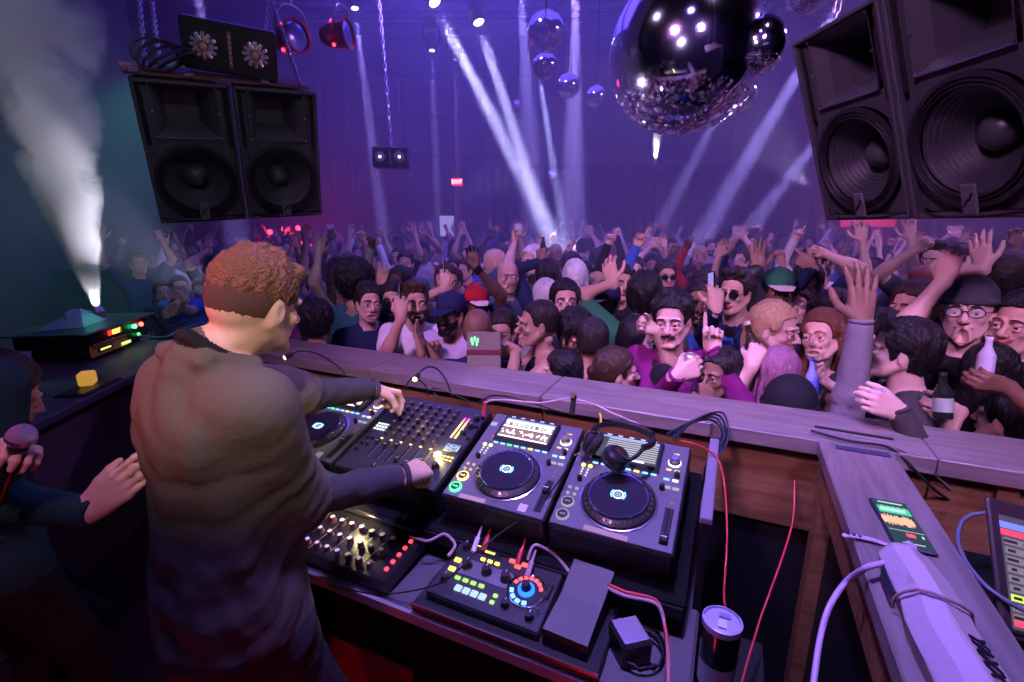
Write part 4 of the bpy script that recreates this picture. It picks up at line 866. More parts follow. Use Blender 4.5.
def make_player(x0, label, variant=0):
    W, D, H = .326, .398, .10
    o = empty('media_player', dk(x0)+DM@V3(0, 0, 0), DM, label=label, cat='media player')
    mb = MB(); mb.box((W/2, D/2, -H/2), (W, D, H), PLM, bev=.006); mb.box((W/2, D/2, .001), (W-.008, D-.008, .004), PL, bev=.0015)
    mb.box((W/2, .010, -.035), (W-.03, .024, .03), BLK); mb.build('body', o)
    # screen hood and screen
    sx, sy, sw, sh = .150, .318, .178, .098
    mb = MB(); mb.box((sx, sy, .009), (sw+.022, sh+.026, .016), PLAS, bev=.004); mb.build('screen_frame', o)
    mb = MB(); z = .0178
    r_ = random.Random(4+variant)
    if variant == 0:
        mb.box((sx, sy, z), (sw, sh, .0006), glow('screen_base', (.16, .13, .15), .9)); Wt = glow('screen_white', (1, .93, .95), 2.0); Br = glow('screen_brown', (.32, .17, .16), 1.1); Bl = glow('screen_blue', (.3, .35, 1.), 2.)
        for yy, hh, m_ in ((.040, .007, Bl), (.031, .009, Wt), (.006, .008, Wt), (-.044, .006, Wt)): mb.box((sx, sy+yy, z+.0005), (sw*.97, hh, .0004), m_)
        mb.box((sx, sy+.018, z+.0005), (sw*.97, .011, .0004), Br); mb.box((sx, sy-.02, z+.0005), (sw*.97, .036, .0004), Br)
        for i in range(46):
            a = r_.random(); hgt = .003+.010*r_.random(); mb.box((sx-sw*.47+sw*.94*a, sy+.018, z+.001), (.0026, min(.010, hgt), .0004), Wt)
        for i in range(36):
            a = r_.random(); mb.box((sx-sw*.47+sw*.94*a, sy-.02+(r_.random()-.5)*.018, z+.001), (.0025+.004*r_.random(), .004+.010*r_.random(), .0004), Wt)
    else:
        mb.box((sx, sy, z), (sw, sh, .0006), glow('screen_dim', (.10, .10, .13), .8))
        for i in range(9): mb.box((sx+.01, sy+.040-i*.0095, z+.0005), (sw*.86, .0048, .0004), glow('screen_row', (.62, .64, .66), .9))
        mb.box((sx+.03, sy-.043, z+.001), (.05, .006, .0004), glow('screen_white', (1, .93, .95), 2.0)); mb.box((sx, sy+.0465, z+.0005), (sw*.97, .004, .0004), glow('screen_blue', (.3, .35, 1.), 2.))
    mb.build('screen', o)
    mb = MB()
    for i in range(5): mb.box((sx-.07+i*.035, sy+.0555, .017), (.014, .003, .002), led((.35, .45, 1.), 2.5))
    mb.build('status_strip', o)
    # rotary selector right of the screen
    mb = MB(); mb.lathe([(.0165, 0), (.0165, .006), (.013, .008), (.0125, .018), (.010, .021), (.0003, .021)], CHROME if variant else mat('selector_gold', (.5, .42, .3), .3, .7), n=20); place(mb.mesh('k'), 'selector_knob', o, (.287, .315, .003))
    mb = MB(); mb.lathe([(.0185, .0005), (.0185, .003), (.0165, .003)], led((.9, .95, 1.), 3.), n=20); place(mb.mesh('k'), 'selector_ring', o, (.287, .315, .003))
    bm_ = {}
    def btn(x, y, w, d_, rgb=None, es=3., nm='button', r=0):
        key = (w, d_, rgb, es, r)
        if key not in bm_:
            mb = MB(); m_ = led(rgb, es) if rgb else GREYP
            if r: mb.lathe([(w/2, 0), (w/2, .003), (w/2*.85, .0042), (.0003, .0042)], m_, n=14)
            else: mb.box((0, 0, .002), (w, d_, .004), m_, bev=.001)
            bm_[key] = mb.mesh('button')
        return place(bm_[key], nm, o, (x, y, .003))
    Y_ = (1., .75, .2); B_ = (.25, .5, 1.); Gn = (.1, 1., .35); Wh = (.9, .9, 1.)
    for i in range(8): btn(.066+i*.0245, .250, .016, .006, [B_, B_, Gn, B_, B_, Y_, B_, B_][i], 2.2, 'hot_cue_button')
    for y in (.352, .334): btn(.28, y+.0, .014, .004, None)
    btn(.287, .352, .02, .004, Y_, 1.2, 'button'); btn(.275, .282, .014, .005, Y_, 1.5); btn(.298, .282, .014, .005, Y_, 1.5)
    for x, y, c_ in ((.034, .232, Y_), (.055, .232, Y_)): btn(x, y, .013, .013, c_, 2.5, 'loop_button', 1)
    for i in range(3):
        for j in range(2): btn(.036+j*.016, .216-i*.012, .006, .006, Wh, 1.0, 'button', 1)
    for i, j in ((0, 0), (1, 0), (0, 1), (1, 1)): btn(.022+i*.020, .136-j*.022, .010, .010, Y_ if not variant else (.5, .5, .5), .8, 'button', 1)
    for x, y in ((.274, .243), (.298, .243)): btn(x, y, .016, .008, B_ if x < .29 else Wh, 1.8)
    for x, y in ((.28, .213), (.303, .213)): btn(x, y, .018, .010, Wh, .5)
    for y in (.178, .160): btn(.300, y, .008, .008, (.6, .3, .3), .4, 'button', 1)
    btn(.020, .334, .022, .018, (.55, .6, .9), .8, 'usb_cover'); btn(.046, .275, .01, .01, (1., .1, .25), 1.5, 'button', 1)
    mb = MB(); mb.lathe([(.008, 0), (.007, .016), (.0055, .018), (.0003, .018)], BLK, n=12); km = mb.mesh('k')
    for x, y in ((.040, .172), (.268, .205), (.30, .262)): place(km, 'knob', o, (x, y, .003))
    # cue and play
    for nm, y, rgb, es in (('cue_button', .082, (1., .62, .15), 3.5), ('play_button', .036, (.05, 1., .22), 4.5)):
        if variant: rgb = (.55, .5, .6); es = .7
        mb = MB(); mb.lathe([(.0185, 0), (.0185, .005), (.0165, .0062), (.0145, .0062)], led(rgb, es), n=28); mb.lathe([(.0145, .006), (.0003, .006)], mat('button_dark', (.03, .03, .03), .3), n=20); mb.box((-.003, 0, .0066), (.008, .003, .0006), led(rgb, es)); mb.box((.005, 0, .0066), (.003, .006, .0006), led(rgb, es)); place(mb.mesh('b'), nm, o, (.032, y, .003))
    # jog wheel
    jx, jy, jr = .163, .128, .105
    j = empty('jog_wheel', (0, 0, 0)); j.parent = o; j.location = (jx, jy, .003)
    mb = MB(); mb.lathe([(jr, 0), (jr, .004), (jr*.965, .0052), (jr*.955, .004)], mat('jog_bezel', (.75, .72, .9), .2, .9), n=64); mb.build('outer_ring', j)
    mb = MB(); mb.lathe([(jr*.955, .004), (jr*.94, .012), (jr*.80, .020), (jr*.775, .0225)], PLAS, n=64)
    for k in range(32):
        a = 2*math.pi*k/32; c = V3(math.cos(a), math.sin(a), 0)*jr*.865+V3(0, 0, .0165); mb.box(c, (.011, .0105, .004), mat('jog_dimple', (.15, .12, .10), .25, .6), rotz(a)@roty(R(30)), .0015)
    mb.build('rim', j)
    mb = MB(); mb.lathe([(jr*.775, .0225), (jr*.765, .0252), (jr*.73, .0252), (jr*.72, .0238)], mat('jog_chrome', (.85, .83, .95), .15, 1.), n=64); mb.build('chrome_band', j)
    mb = MB(); mb.lathe([(jr*.72, .0238), (.0003, .0238)], mat('jog_platter', (.035, .033, .05), .22, .35, coat=.5), n=64, smooth=False); mb.build('platter', j)
    mb = MB(); mb.lathe([(.0145, .0245), (.0145, .0250), (.0125, .0250), (.0125, .0245)], led((.75, .92, 1.), 3.5), n=32); mb.lathe([(.0095, .0246), (.0003, .0246)], led((.35, .5, .75), .8), n=24)
    for a0 in (R(-35), R(145)):
        for k in range(6): a = a0+R(70)*k/5; mb.box(V3(math.cos(a)*.019, math.sin(a)*.019, .0248), (.004, .0042, .0006), led((.15, .45, 1.), 3.), rotz(a))
    mb.build('display', j)
    # tempo slider
    mb = MB(); mb.box((.297, .083, .0035), (.022, .120, .003), PLAS, bev=.001); mb.box((.297, .083, .0052), (.003, .105, .001), mat('slot', (.001, .001, .001), .9)); mb.build('tempo_slot', o)
    mb = MB(); mb.box((0, 0, .008), (.018, .026, .014), BLK, bev=.003); mb.box((0, 0, .0152), (.016, .0025, .001), mat('knob_line', (.7, .7, .7), .4)); place(mb.mesh('f'), 'tempo_fader', o, (.297, .104 if not variant else .038, .003))
    mb = MB()
    if variant: mb.box((.155, .014, .0036), (.115, .016, .0012), mat('masking_tape', (.42, .33, .22), .7), rotz(R(-2)))
    else: mb.box((.10, .012, .0036), (.085, .016, .0012), mat('masking_tape', (.42, .33, .22), .7), rotz(R(1))); mb.box((.255, .024, .004), (.024, .026, .002), mat('sticker', (.6, .5, .55), .5))
    mb.build('tape', o)
    return o
make_player(-.724, 'media player between the big mixer and the headphone-topped player, green play ring lit', 0)
p2 = make_player(-.388, 'end media player with the headphones lying across its screen', 1)
p3 = make_player(-1.482, 'media player half behind the forearm, beyond the big mixer', 0)

# ------------------------------------------------------------------ big mixer
MW, MD = .396, .40
mx = empty('dj_mixer', dk(-1.142), DM, label='big six-channel mixer covered in knobs, between the players', cat='mixer')
MXF = mat('mixer_face', (.055, .052, .062), .35, .4)
mb = MB(); mb.box((MW/2, MD/2, -.05), (MW, MD, .10), PLM, bev=.005); mb.box((MW/2, MD/2, .001), (MW-.006, MD-.006, .004), MXF, bev=.001); mb.build('body', mx)
k1 = knob_mesh(.0078, .017, mat('knob_black', (.02, .018, .018), .35), mat('knob_cap_warm', (.30, .22, .13), .3, .7)); k2 = knob_mesh(.0062, .013, BLK); k3 = knob_mesh(.0115, .018, BLK)
chx = [.083+.0405*i for i in range(6)]
for x in chx:
    for r_ in range(7): place(k1, 'knob', mx, (x, .352-.0285*r_, .003), R(-30+13*((r_*7+int(x*1000)) % 6)))
fm = MB(); fm.box((0, 0, .007), (.014, .024, .013), BLK, bev=.003); fm.box((0, 0, .0138), (.012, .002, .0008), mat('knob_line', (.7, .7, .7), .4)); fmm = fm.mesh('fader')
for i, x in enumerate(chx):
    mb = MB(); mb.box((x, .108, .0035), (.003, .085, .001), mat('slot', (.001, .001, .001), .9))
    for k in range(9): mb.box((x+.009, .07+k*.0095, .0034), (.006, .0008, .0006), mat('print_white', (.6, .6, .65), .5))
    mb.build('fader_slot', mx); place(fmm, 'fader', mx, (x, [.135, .128, .138, .082, .078, .10][i], .003))
mb = MB(); mb.box((.185, .032, .0035), (.10, .003, .001), mat('slot', (.001, .001, .001), .9)); mb.build('crossfader_slot', mx); place(fmm, 'crossfader', mx, (.15, .032, .003), math.pi/2)
for i in range(6): place(k2, 'small_knob', mx, (.028+.018*(i % 2), .35-.026*(i//2), .003))
for x, y in ((.030, .145), (.052, .145), (.030, .115), (.052, .115), (.03, .085)): place(k2, 'small_knob', mx, (x, y, .003))
bm = MB(); bm.box((0, 0, .002), (.008, .007, .004), led((.75, .8, 1.), 2.2), bev=.001); bmm = bm.mesh('b')
for i in range(4):
    for j in range(3): place(bmm, 'cue_light', mx, (.022+.013*i, .225-.014*j, .003))
bm = MB(); bm.box((0, 0, .002), (.010, .006, .004), led((1., .65, .15), 2.0), bev=.001); bmw = bm.mesh('b')
for x in chx: place(bmw, 'channel_button', mx, (x, .158, .003))
for x in (.322, .338):   # level meters
    mb = MB()
    for k in range(15): mb.box((x, .232+k*.0072, .0045), (.006, .0056, .002), led((1., .66, .2) if k < 11 else ((1., .3, .2) if k < 13 else (1., .1, .45)), 2.6))
    mb.build('level_meter', mx)
for x, y in ((.366, .335), (.366, .292), (.358, .252)): place(k3, 'master_knob', mx, (x, y, .003))
for x, y in ((.384, .235), (.384, .30), (.383, .352)): place(k2, 'small_knob', mx, (x, y, .003))
mb = MB(); mb.box((.356, .182, .005), (.060, .036, .006), PLAS, bev=.002); mb.build('display_frame', mx)
mb = MB(); mb.box((.356, .182, .0085), (.052, .029, .0008), glow('lcd', (.45, .6, .8), 1.1)); rr_ = random.Random(3)
for k in range(22): mb.box((.333+.046*rr_.random(), .170+.024*rr_.random(), .0092), (.003+.008*rr_.random(), .002, .0005), mat('lcd_ink', (.02, .03, .06), .4))
mb.build('display', mx)
mb = MB(); mb.lathe([(.011, .0), (.011, .004), (.0085, .005)], led((1., .92, .25), 14.), n=24); mb.lathe([(.0085, .005), (.0003, .005)], led((.9, 1., .6), 6.), n=16); place(mb.mesh('b'), 'effect_button', mx, (.322, .143, .003))
place(k3, 'effect_knob', mx, (.345, .092, .003)); mb = MB(); mb.cyl((0, 0, 0), (.0, .004, .024), .0022, CHROME, n=8); mb.ball((0, .004, .026), .004, BLK, 8, 6); place(mb.mesh('s'), 'toggle', mx, (.322, .115, .003))
for i in range(4): place(bmw, 'channel_button', mx, (.336+.014*i, .142, .003)); place(bmw, 'channel_button', mx, (.336+.014*i, .128, .003))
yellow = bpy.data.lights.new('effect_button_light', 'POINT'); yellow.energy = .55; yellow.color = (1., .8, .3); yellow.shadow_soft_size = .012; yo = bpy.data.objects.new('effect_button_light', yellow); col.objects.link(yo); yo.location = dk(-1.142)+DM@V3(.322, .143, .03)

# ------------------------------------------------------------------ effects unit with the blue ring
RX = rotx(R(9)); rxo = V3(-.652, .880, .950)
fx = empty('effects_unit', rxo, RX@rotz(R(-.5)), label='effects unit with the glowing blue ring dial and yellow pads', cat='effects unit')
mb = MB(); mb.box((.160, .105, -.022), (.32, .21, .044), PLM, bev=.004); mb.box((.160, .105, .0008), (.314, .204, .003), MXF, bev=.001); mb.build('body', fx)
mb = MB(); mb.prism([(.045, .085), (.19, .085), (.225, .105), (.19, .135), (.045, .135)], .0022, .0036, mat('fx_plate', (.30, .26, .30), .35, .7)); mb.build('knob_plate', fx)
kf = knob_mesh(.0135, .022, BLK)
for x in (.065, .125, .182): place(kf, 'knob', fx, (x, .112, .003))
for x, y in ((.030, .168), (.03, .052), (.215, .040), (.285, .03)): place(k3, 'knob', fx, (x, y, .003))
YG = led((.95, .9, .15), 2.0)
def pads(nm, pts, w, d_, m_):
    mb = MB(); mb.box((0, 0, .003), (w, d_, .006), m_, bev=.0015); me = mb.mesh('pad')
    for x, y in pts: place(me, nm, fx, (x, y, .002))
pads('pad', [(.030, .120), (.030, .088)], .02, .014, led((1., .8, .15), 1.6)); pads('pad', [(.095+.022*i, .148) for i in range(3)], .014, .009, YG)
pads('green_pad', [(.060+.024*i, .068) for i in range(4)], .016, .011, led((.45, .8, .15), 1.2)); pads('blue_pad', [(.078+.024*i, .040) for i in range(4)], .019, .018, led((.55, .75, 1.), 1.1))
pads('red_pad', [(.175, .172), (.196, .160), (.212, .172)], .018, .012, led((1., .12, .10), 1.8)); pads('button', [(.18, .055), (.18, .035)], .012, .010, led((.5, .9, .2), 1.2))
mb = MB(); mb.box((.085, .180, .004), (.085, .030, .006), PLAS, bev=.001)
for k in range(4): mb.box((.058+k*.008, .186, .0075), (.006, .007, .0008), YG); mb.box((.092+k*.008, .174, .0075), (.006, .007, .0008), YG)
mb.build('level_display', fx)
dl = empty('dial'); dl.parent = fx; dl.location = (.248, .098, .003)
mb = MB(); mb.lathe([(.052, 0), (.052, .004), (.049, .0052), (.047, .004)], CHROME, n=40); mb.lathe([(.047, .003), (.0003, .003)], BLK, n=40); mb.build('ring', dl)
mb = MB(); mb.lathe([(.022, .004), (.022, .010), (.017, .013), (.014, .013)], led((.01, .10, 1.), 4.), n=32); mb.build('blue_ring', dl)
mb = MB(); mb.lathe([(.012, .006), (.011, .026), (.009, .029), (.0003, .029)], BLK, n=20); mb.build('knob', dl)
mb = MB()
for k in range(7): a = R(25+22*k); mb.box(V3(math.cos(a), math.sin(a), 0)*.038+V3(0, 0, .0045), (.009, .010, .003), led((1., .1, .12), 2.2), rotz(a))
mb.build('red_lights', dl)
mb = MB()
for k in range(4): a = R(200+28*k); mb.box(V3(math.cos(a), math.sin(a), 0)*.038+V3(0, 0, .0045), (.010, .012, .003), led((.12, .3, 1.), 4.), rotz(a))
mb.build('blue_lights', dl)
mb = MB(); text_mb(mb, 'Pioneer', .012, mat('print_white', (.6, .6, .65), .5), (.292, .186, .003), (1, 0, 0), (0, 1, 0)); mb.build('lettering', fx)
mb = MB(); mb.box((.302, .115, .006), (.014, .045, .009), BLK, bev=.002); mb.build('slider', fx); mb = MB(); mb.cyl((.30, .05, .003), (.30, .05, .022), .004, CHROME, n=8); mb.build('release_lever', fx)
tr_ = MB(); tr_.box((-.43, .972, .914), (.50, .235, .026), BLK, bev=.004); tr_.box((-.43, .853, .925), (.50, .005, .010), mat('tray_lip', (.16, .08, .09), .35, .5), bev=.001); tr_.build('support_tray', label='flat black tray with shiny front lip under the effects unit', cat='tray')

# ------------------------------------------------------------------ small rotary mixer at the near edge
rm = empty('rotary_mixer', V3(-1.20, .875, TBZ+.004), rotx(R(7))@rotz(R(-1)), label='small rotary mixer with pale and red capped knobs at the front of the table', cat='mixer')
mb = MB(); mb.box((.215, .095, .022), (.43, .19, .042), PLM, bev=.004); mb.box((.215, .095, .0435), (.424, .184, .003), mat('rotary_face', (.02, .018, .018), .3, .3), bev=.001)
mb.build('body', rm)
mb = MB()
for x in (.07, .14, .21, .28, .33): mb.box((x, .09, .0455), (.0012, .15, .0008), mat('gold_line', (.7, .55, .25), .3, .6), rotz(R(-6)))
mb.build('printed_lines', rm)
kr = knob_mesh(.0095, .018, mat('knob_redgrey', (.16, .05, .06), .35), mat('knob_cap_pale', (.8, .72, .72), .35)); ky_ = knob_mesh(.0115, .016, mat('knob_black', (.02, .018, .018), .35), mat('knob_cap_gold', (.65, .6, .2), .35))
for i in range(9):
    for j in range(3): place(kr if (i < 6 or j < 2) else ky_, 'knob', rm, (.035+.040*i, .030+.052*j, .045), .3*i)
mb = MB(); mb.box((0, 0, .004), (.012, .012, .008), led((1., .08, .10), 1.6), bev=.002); rb = mb.mesh('b')
for i in range(5): place(rb, 'red_button', rm, (.405, .04+.028*i, .045))
mb = MB(); mb.tube([(0.02, .188, .052), (.41, .188, .052)], .010, mat('smoked_lid', (.09, .08, .08), .12, .7), 10); mb.build('rear_roll_bar', rm)
yl = bpy.data.lights.new('gooseneck_light', 'SPOT'); yl.energy = 1.4; yl.color = (1., .82, .4); yl.spot_size = R(120); yl.shadow_soft_size = .01; yo = bpy.data.objects.new('gooseneck_light', yl); col.objects.link(yo); yo.location = (-1.02, 1.02, 1.06); yo.rotation_euler = (R(-20), 0, 0)

# ------------------------------------------------------------------ clutter right of the effects unit
bxm = MB(rotz(R(-3)), (-.262, .975, .928)); ff = [(-.055, -.10, 0), (.055, -.10, 0), (.055, .11, 0), (-.055, .11, 0), (-.055, -.10, .045), (.055, -.10, .045), (.055, .11, .085), (-.055, .11, .085)]
bxm.add(ff, [(0, 3, 2, 1), (0, 1, 5, 4), (1, 2, 6, 5), (2, 3, 7, 6), (3, 0, 4, 7)], BLK); bxm.add([(-.055, -.10, .045), (.055, -.10, .045), (.055, .02, .052), (-.055, .02, .052), (.055, .11, .087), (-.055, .11, .087)], [(0, 1, 2, 3), (3, 2, 4, 5)], mat('stand_top', (.13, .12, .13), .6, bump=.3, bscale=250))
bxm.build('tablet_stand', label='empty grey-topped sloping stand beside the effects unit', cat='stand')
ad = empty('power_adapter', (-.135, .965, TBZ+.002), rotz(R(38)), label='black power adapter block with a shiny lilac top and coiled lead', cat='adapter')
mb = MB(); mb.box((0, 0, .032), (.075, .085, .062), PLAS, bev=.006); mb.box((0, 0, .0645), (.062, .070, .003), mat('label_sheen', (.45, .38, .5), .25, .4)); mb.build('case', ad)
mb = MB(); mb.tube([(.02+.055*math.cos(t), -.01+.055*math.sin(t), .012+.006*(k % 3)) for k, t in enumerate(np.linspace(0, 14, 50))], .0032, RUB, 6); mb.build('lead', ad)
RC = mat('red_cable', (.55, .04, .05), .4); PKC = mat('pale_cable', (.45, .3, .33), .45); YC = mat('yellow_cable', (.75, .6, .05), .4); WC = mat('white_cable', (.62, .45, .62), .4); BC_ = RUB
mb = MB(); 
for k in range(2): mb.tube([V3(-.318, 1.135+.01*k, .97)+V3(.030*math.cos(t), .01*math.sin(t*1.0), .034*math.sin(t)) for t in np.linspace(-.6, 3.9, 14)], .006, RC, 8)
mb.box((-.30, 1.10, .95), (.045, .03, .03), RC, rotz(.4), .006); mb.build('cable_clip', label='red looped cable plug behind the tablet stand', cat='cable')
def cable(pts, r, m, label, name='cable', sp=3, **k): mb = MB(); mb.tube(pts, r, m, 8, smoothpath=sp); return mb.build(name, label=label, cat='cable', **k)
def O(x, y, z): return onz(x, y, z)
for k, (c_, lab) in enumerate(((PKC, 'pale phono lead lying behind the effects unit, rear one'), (RC, 'red phono lead lying behind the effects unit, front one'))):
    cable([O(608, 588-4*k, 1.0), O(625, 596-4*k, 1.0), O(655, 603-3*k, .995), O(664, 622, .97), O(668, 655, .95), O(668, 700, .93)], .0045, c_, lab)
for k, (x, y, m_) in enumerate(((473, 536, mat('plug_white', (.7, .6, .65), .4)), (483, 535, RC), (517, 548, RC), (527, 560, PKC))):
    a = O(x, y+16, .985); b = O(x+9, y-10, 1.02); mb = MB(); mb.cyl(a, a+(b-a)*.55, .0075, m_, n=10); mb.cyl(a+(b-a)*.55, b, .0045, m_, .003, n=10); mb.build('audio_plug', label=['white audio plug standing at the back of the effects unit', 'red-tipped audio plug beside the white one', 'long red audio plug behind the effects unit', 'pale audio plug furthest along the effects unit'][k], cat='plug')
cable([O(528, 560, 1.0), O(535, 545, 1.03), O(556, 556, 1.0), O(575, 577, .99), O(600, 583, .99)], .0045, PKC, 'pinkish lead looping over the back of the effects unit')
cable([O(410, 536, .97), O(428, 541, .985), O(444, 534, 1.0), O(455, 545, 1.0), O(448, 556, .99)], .0045, PKC, 'pinkish lead running from the rotary mixer to the effects unit')
cable([O(566, 470, 1.21), O(540, 505, 1.12), O(505, 530, 1.07), O(476, 552, 1.04), O(440, 583, .985), O(380, 594, .905), O(330, 585, .903)], .0022, BC_, 'thin black headphone lead trailing across the players to the table edge', sp=4)
mb = MB(); mb.box(O(545, 520, .99), (.035, .006, .07), mat('masking_tape', (.42, .33, .22), .7), rotz(.2)@rotx(-.15)); mb.build('tape_flap', label='loose flap of masking tape on the riser between the players', cat='tape')
# USB stick and lamps on the players
mb = MB(); a = O(573, 400, 1.30); mb.box(a+V3(0, 0, -.02), (.018, .012, .07), BLK, rotx(-.3), .003); mb.box(a+V3(0, -.004, .02), (.014, .008, .02), mat('usb_gold', (.6, .5, .2), .3, .7), rotx(-.3), .002); mb.build('usb_stick', label='black memory stick standing up behind the middle player', cat='memory stick')
cable([O(600, 413, 1.29), O(601, 420, 1.275), O(598, 428, 1.265), O(591, 434, 1.26), O(588, 440, 1.255)], .004, YC, 'short yellow lead at the corner of the end player')
cable([O(483, 412, 1.25), O(487, 402, 1.27), O(505, 400, 1.26), O(540, 403, 1.25), O(565, 399, 1.27), O(590, 403, 1.27), O(612, 413, 1.25), O(640, 425, 1.24)], .0042, PKC, 'pale lead running behind the players from the mixer socket')
mb = MB(); a = O(484, 416, 1.24); mb.cyl(a, a+V3(0, 0, .03), .006, RC, n=10); mb.cyl(a+V3(0, 0, .03), a+V3(0, .004, .05), .004, RC, n=10); mb.build('audio_plug', label='red plug in the top corner socket of the big mixer', cat='plug')
def gooseneck(pts, label):
    o = empty('gooseneck_lamp', pts[0], label=label, cat='lamp'); q = [np.array(p)-pts[0] for p in pts]
    mb = MB(); mb.tube(q, .0035, RUB, 8, smoothpath=3); mb.build('neck', o)
    mb = MB(); d_ = norm(q[-1]-q[-2]); mb.cyl(q[-1], q[-1]+d_*.035, .010, BLK, .012, n=14); mb.build('shade', o); mb = MB(); mb.cyl(q[-1]+d_*.0352, q[-1]+d_*.037, .009, led((1., .75, .3), 6.), n=12); mb.build('bulb', o)
    spot(pts[-1]+d_*.045, pts[-1]+d_*.4, 1.6, 110, (1., .62, .25), .8, .008, 'gooseneck_bulb'); return o
gooseneck([O(452, 396, 1.25), O(446, 380, 1.28), O(437, 369, 1.31), O(428, 367, 1.33), O(421, 371, 1.33), O(418, 375, 1.325)], 'gooseneck lamp bending over the back of the big mixer')
gooseneck([O(345, 374, 1.25), O(335, 364, 1.29), O(318, 354, 1.32), O(303, 351, 1.33), O(296, 352, 1.33), O(292, 354, 1.325)], 'gooseneck lamp bending over the player beyond the forearm')
for k, pts in enumerate(([(440, 400, 1.24), (432, 388, 1.27), (455, 395, 1.25), (470, 402, 1.24)], [(405, 390, 1.24), (412, 378, 1.27), (425, 385, 1.26), (428, 396, 1.24)], [(478, 404, 1.24), (490, 396, 1.26), (515, 398, 1.24), (560, 412, 1.22)])):
    cable([O(*p) for p in pts], .003, BC_, ['black lead arching behind the big mixer, longest of three', 'short black lead arching behind the big mixer near the hand', 'black lead sagging between the big mixer and the middle player'][k])
# cables beside the end player
for k in range(4):
    cable([O(676-3*k, 440-2*k, 1.24), O(690+k*5, 424-3*k, 1.25), O(712+k*4, 420-k*2, 1.22), O(722+k*2, 436+k, 1.18), O(706+k*2, 465, 1.12), O(703-k*3, 500, 1.0), O(700-4*k, 540+4*k, .93), O(680-6*k, 560+3*k, .91)], .0035, mat('blue_black_cable', (.03, .04, .07), .35) if k % 2 else BC_, 'thin dark cable looping down beside the end player', group='cables beside the end player')
cable([O(679, 441, 1.22), O(700, 446, 1.21), O(718, 460, 1.17), O(725, 490, 1.12), O(727, 540, 1.05), O(724, 590, .98), O(726, 612, .95)], .0032, RC, 'red cable running from the end player down to the bottle')
cable([at(815, 444, 1.72), at(800, 455, 1.70), at(795, 475, 1.68), at(793, 520, 1.60), at(778, 570, 1.50), at(760, 620, 1.42), at(742, 682, 1.3), at(735, 720, 1.22)], .0034, RC, 'thin red cable hanging from the corner of the side rail')
cable([at(820, 436, 1.76), at(800, 440, 1.74), at(782, 458, 1.73), at(775, 490, 1.74), at(772, 520, 1.75)], .003, mat('brown_cable', (.12, .09, .09), .4), 'thin brown cable arching off the rail corner behind the red one')
cable([V3(.29, 1.78, 1.2)+V3(0, 0, .012), O(850, 441, 1.212), O(885, 446, 1.212), O(905, 460, 1.18), O(935, 490, 1.1), O(965, 510, 1.0)], .0045, BC_, 'black cable crossing the side rail over the tape')
cable([V3(.31, 1.80, 1.213), O(860, 438, 1.214), O(895, 446, 1.213), O(930, 470, 1.16), O(960, 498, 1.06), O(975, 505, 1.0)], .003, mat('grey_cable', (.25, .2, .22), .4), 'thin grey cable running over the side rail towards the laptop')
cable([O(893, 451, 1.19), O(902, 458, 1.17), O(903, 474, 1.13)], .006, RC, 'short thick red cable behind the side rail corner')
cable([O(1000, 512, 1.16), O(975, 514, 1.16), O(962, 522, 1.15), O(958, 540, 1.14), O(966, 562, 1.13), O(985, 585, 1.12), O(1010, 603, 1.11), O(1040, 618, 1.10)], .005, mat('grey_blue_cable', (.13, .14, .2), .4), 'grey cable curling in front of the laptop screen')

# headphones lying over the end player
HP = dk(-.388)+DM@V3(.138, .284, .036)
hp = empty('headphones', HP, DM@rotz(R(-12)), label='black headphones lying across the end player', cat='headphones')
mb = MB()
mb.tube([(.085*math.cos(t), .012+.085*math.sin(t), .055-.035*math.sin(t)) for t in np.linspace(R(-25), R(205), 26)], .0095, RUB, 10); mb.build('headband', hp)
mb = MB(); mb.tube([(.087*math.cos(t), .012+.087*math.sin(t), .063-.035*math.sin(t)) for t in np.linspace(R(40), R(140), 16)], .0085, mat('pad_leather', (.02, .018, .02), .6), 10); mb.build('headband_pad', hp)
for c, ax in ((V3(.018, -.072, .052), norm([.35, .25, .9])), (V3(-.088, -.028, .026), norm([-.94, .05, .33]))):
    mb = MB(); mb.lathe([(.0003, .019), (.026, .018), (.035, .010), (.038, 0), (.036, -.010)], mat('earcup_shell', (.025, .022, .028), .28, .2), c, ax, 28); mb.lathe([(.0125, .0195), (.0125, .0215), (.0003, .0215)], mat('earcup_disc', (.12, .03, .03), .3, .4), c, ax, 18); mb.build('ear_cup', hp)
    mb = MB(); mb.lathe([(.036, -.010), (.039, -.016), (.037, -.025), (.028, -.028), (.020, -.022), (.0003, -.018)], mat('pad_leather', (.02, .018, .02), .6), c, ax, 28); mb.build('ear_pad', hp)
mb = MB(); mb.tube([(.077, -.024, .07), (.075, -.055, .07), (.055, -.078, .06), (.018, -.072, .075)], .006, RUB, 8, smoothpath=2); mb.tube([(-.077, -.024, .07), (-.086, -.02, .05), (-.10, -.028, .032)], .006, RUB, 8, smoothpath=2); mb.build('yoke_arm', hp)
mb = MB(); mb.tube([V3(-.105+.010*math.cos(t*9), -.02-.06*t, -.003+.010*math.sin(t*9)) for t in np.linspace(0, 1, 40)], .0028, mat('coil_gold', (.25, .2, .12), .4), 6); mb.build('coiled_lead', hp)

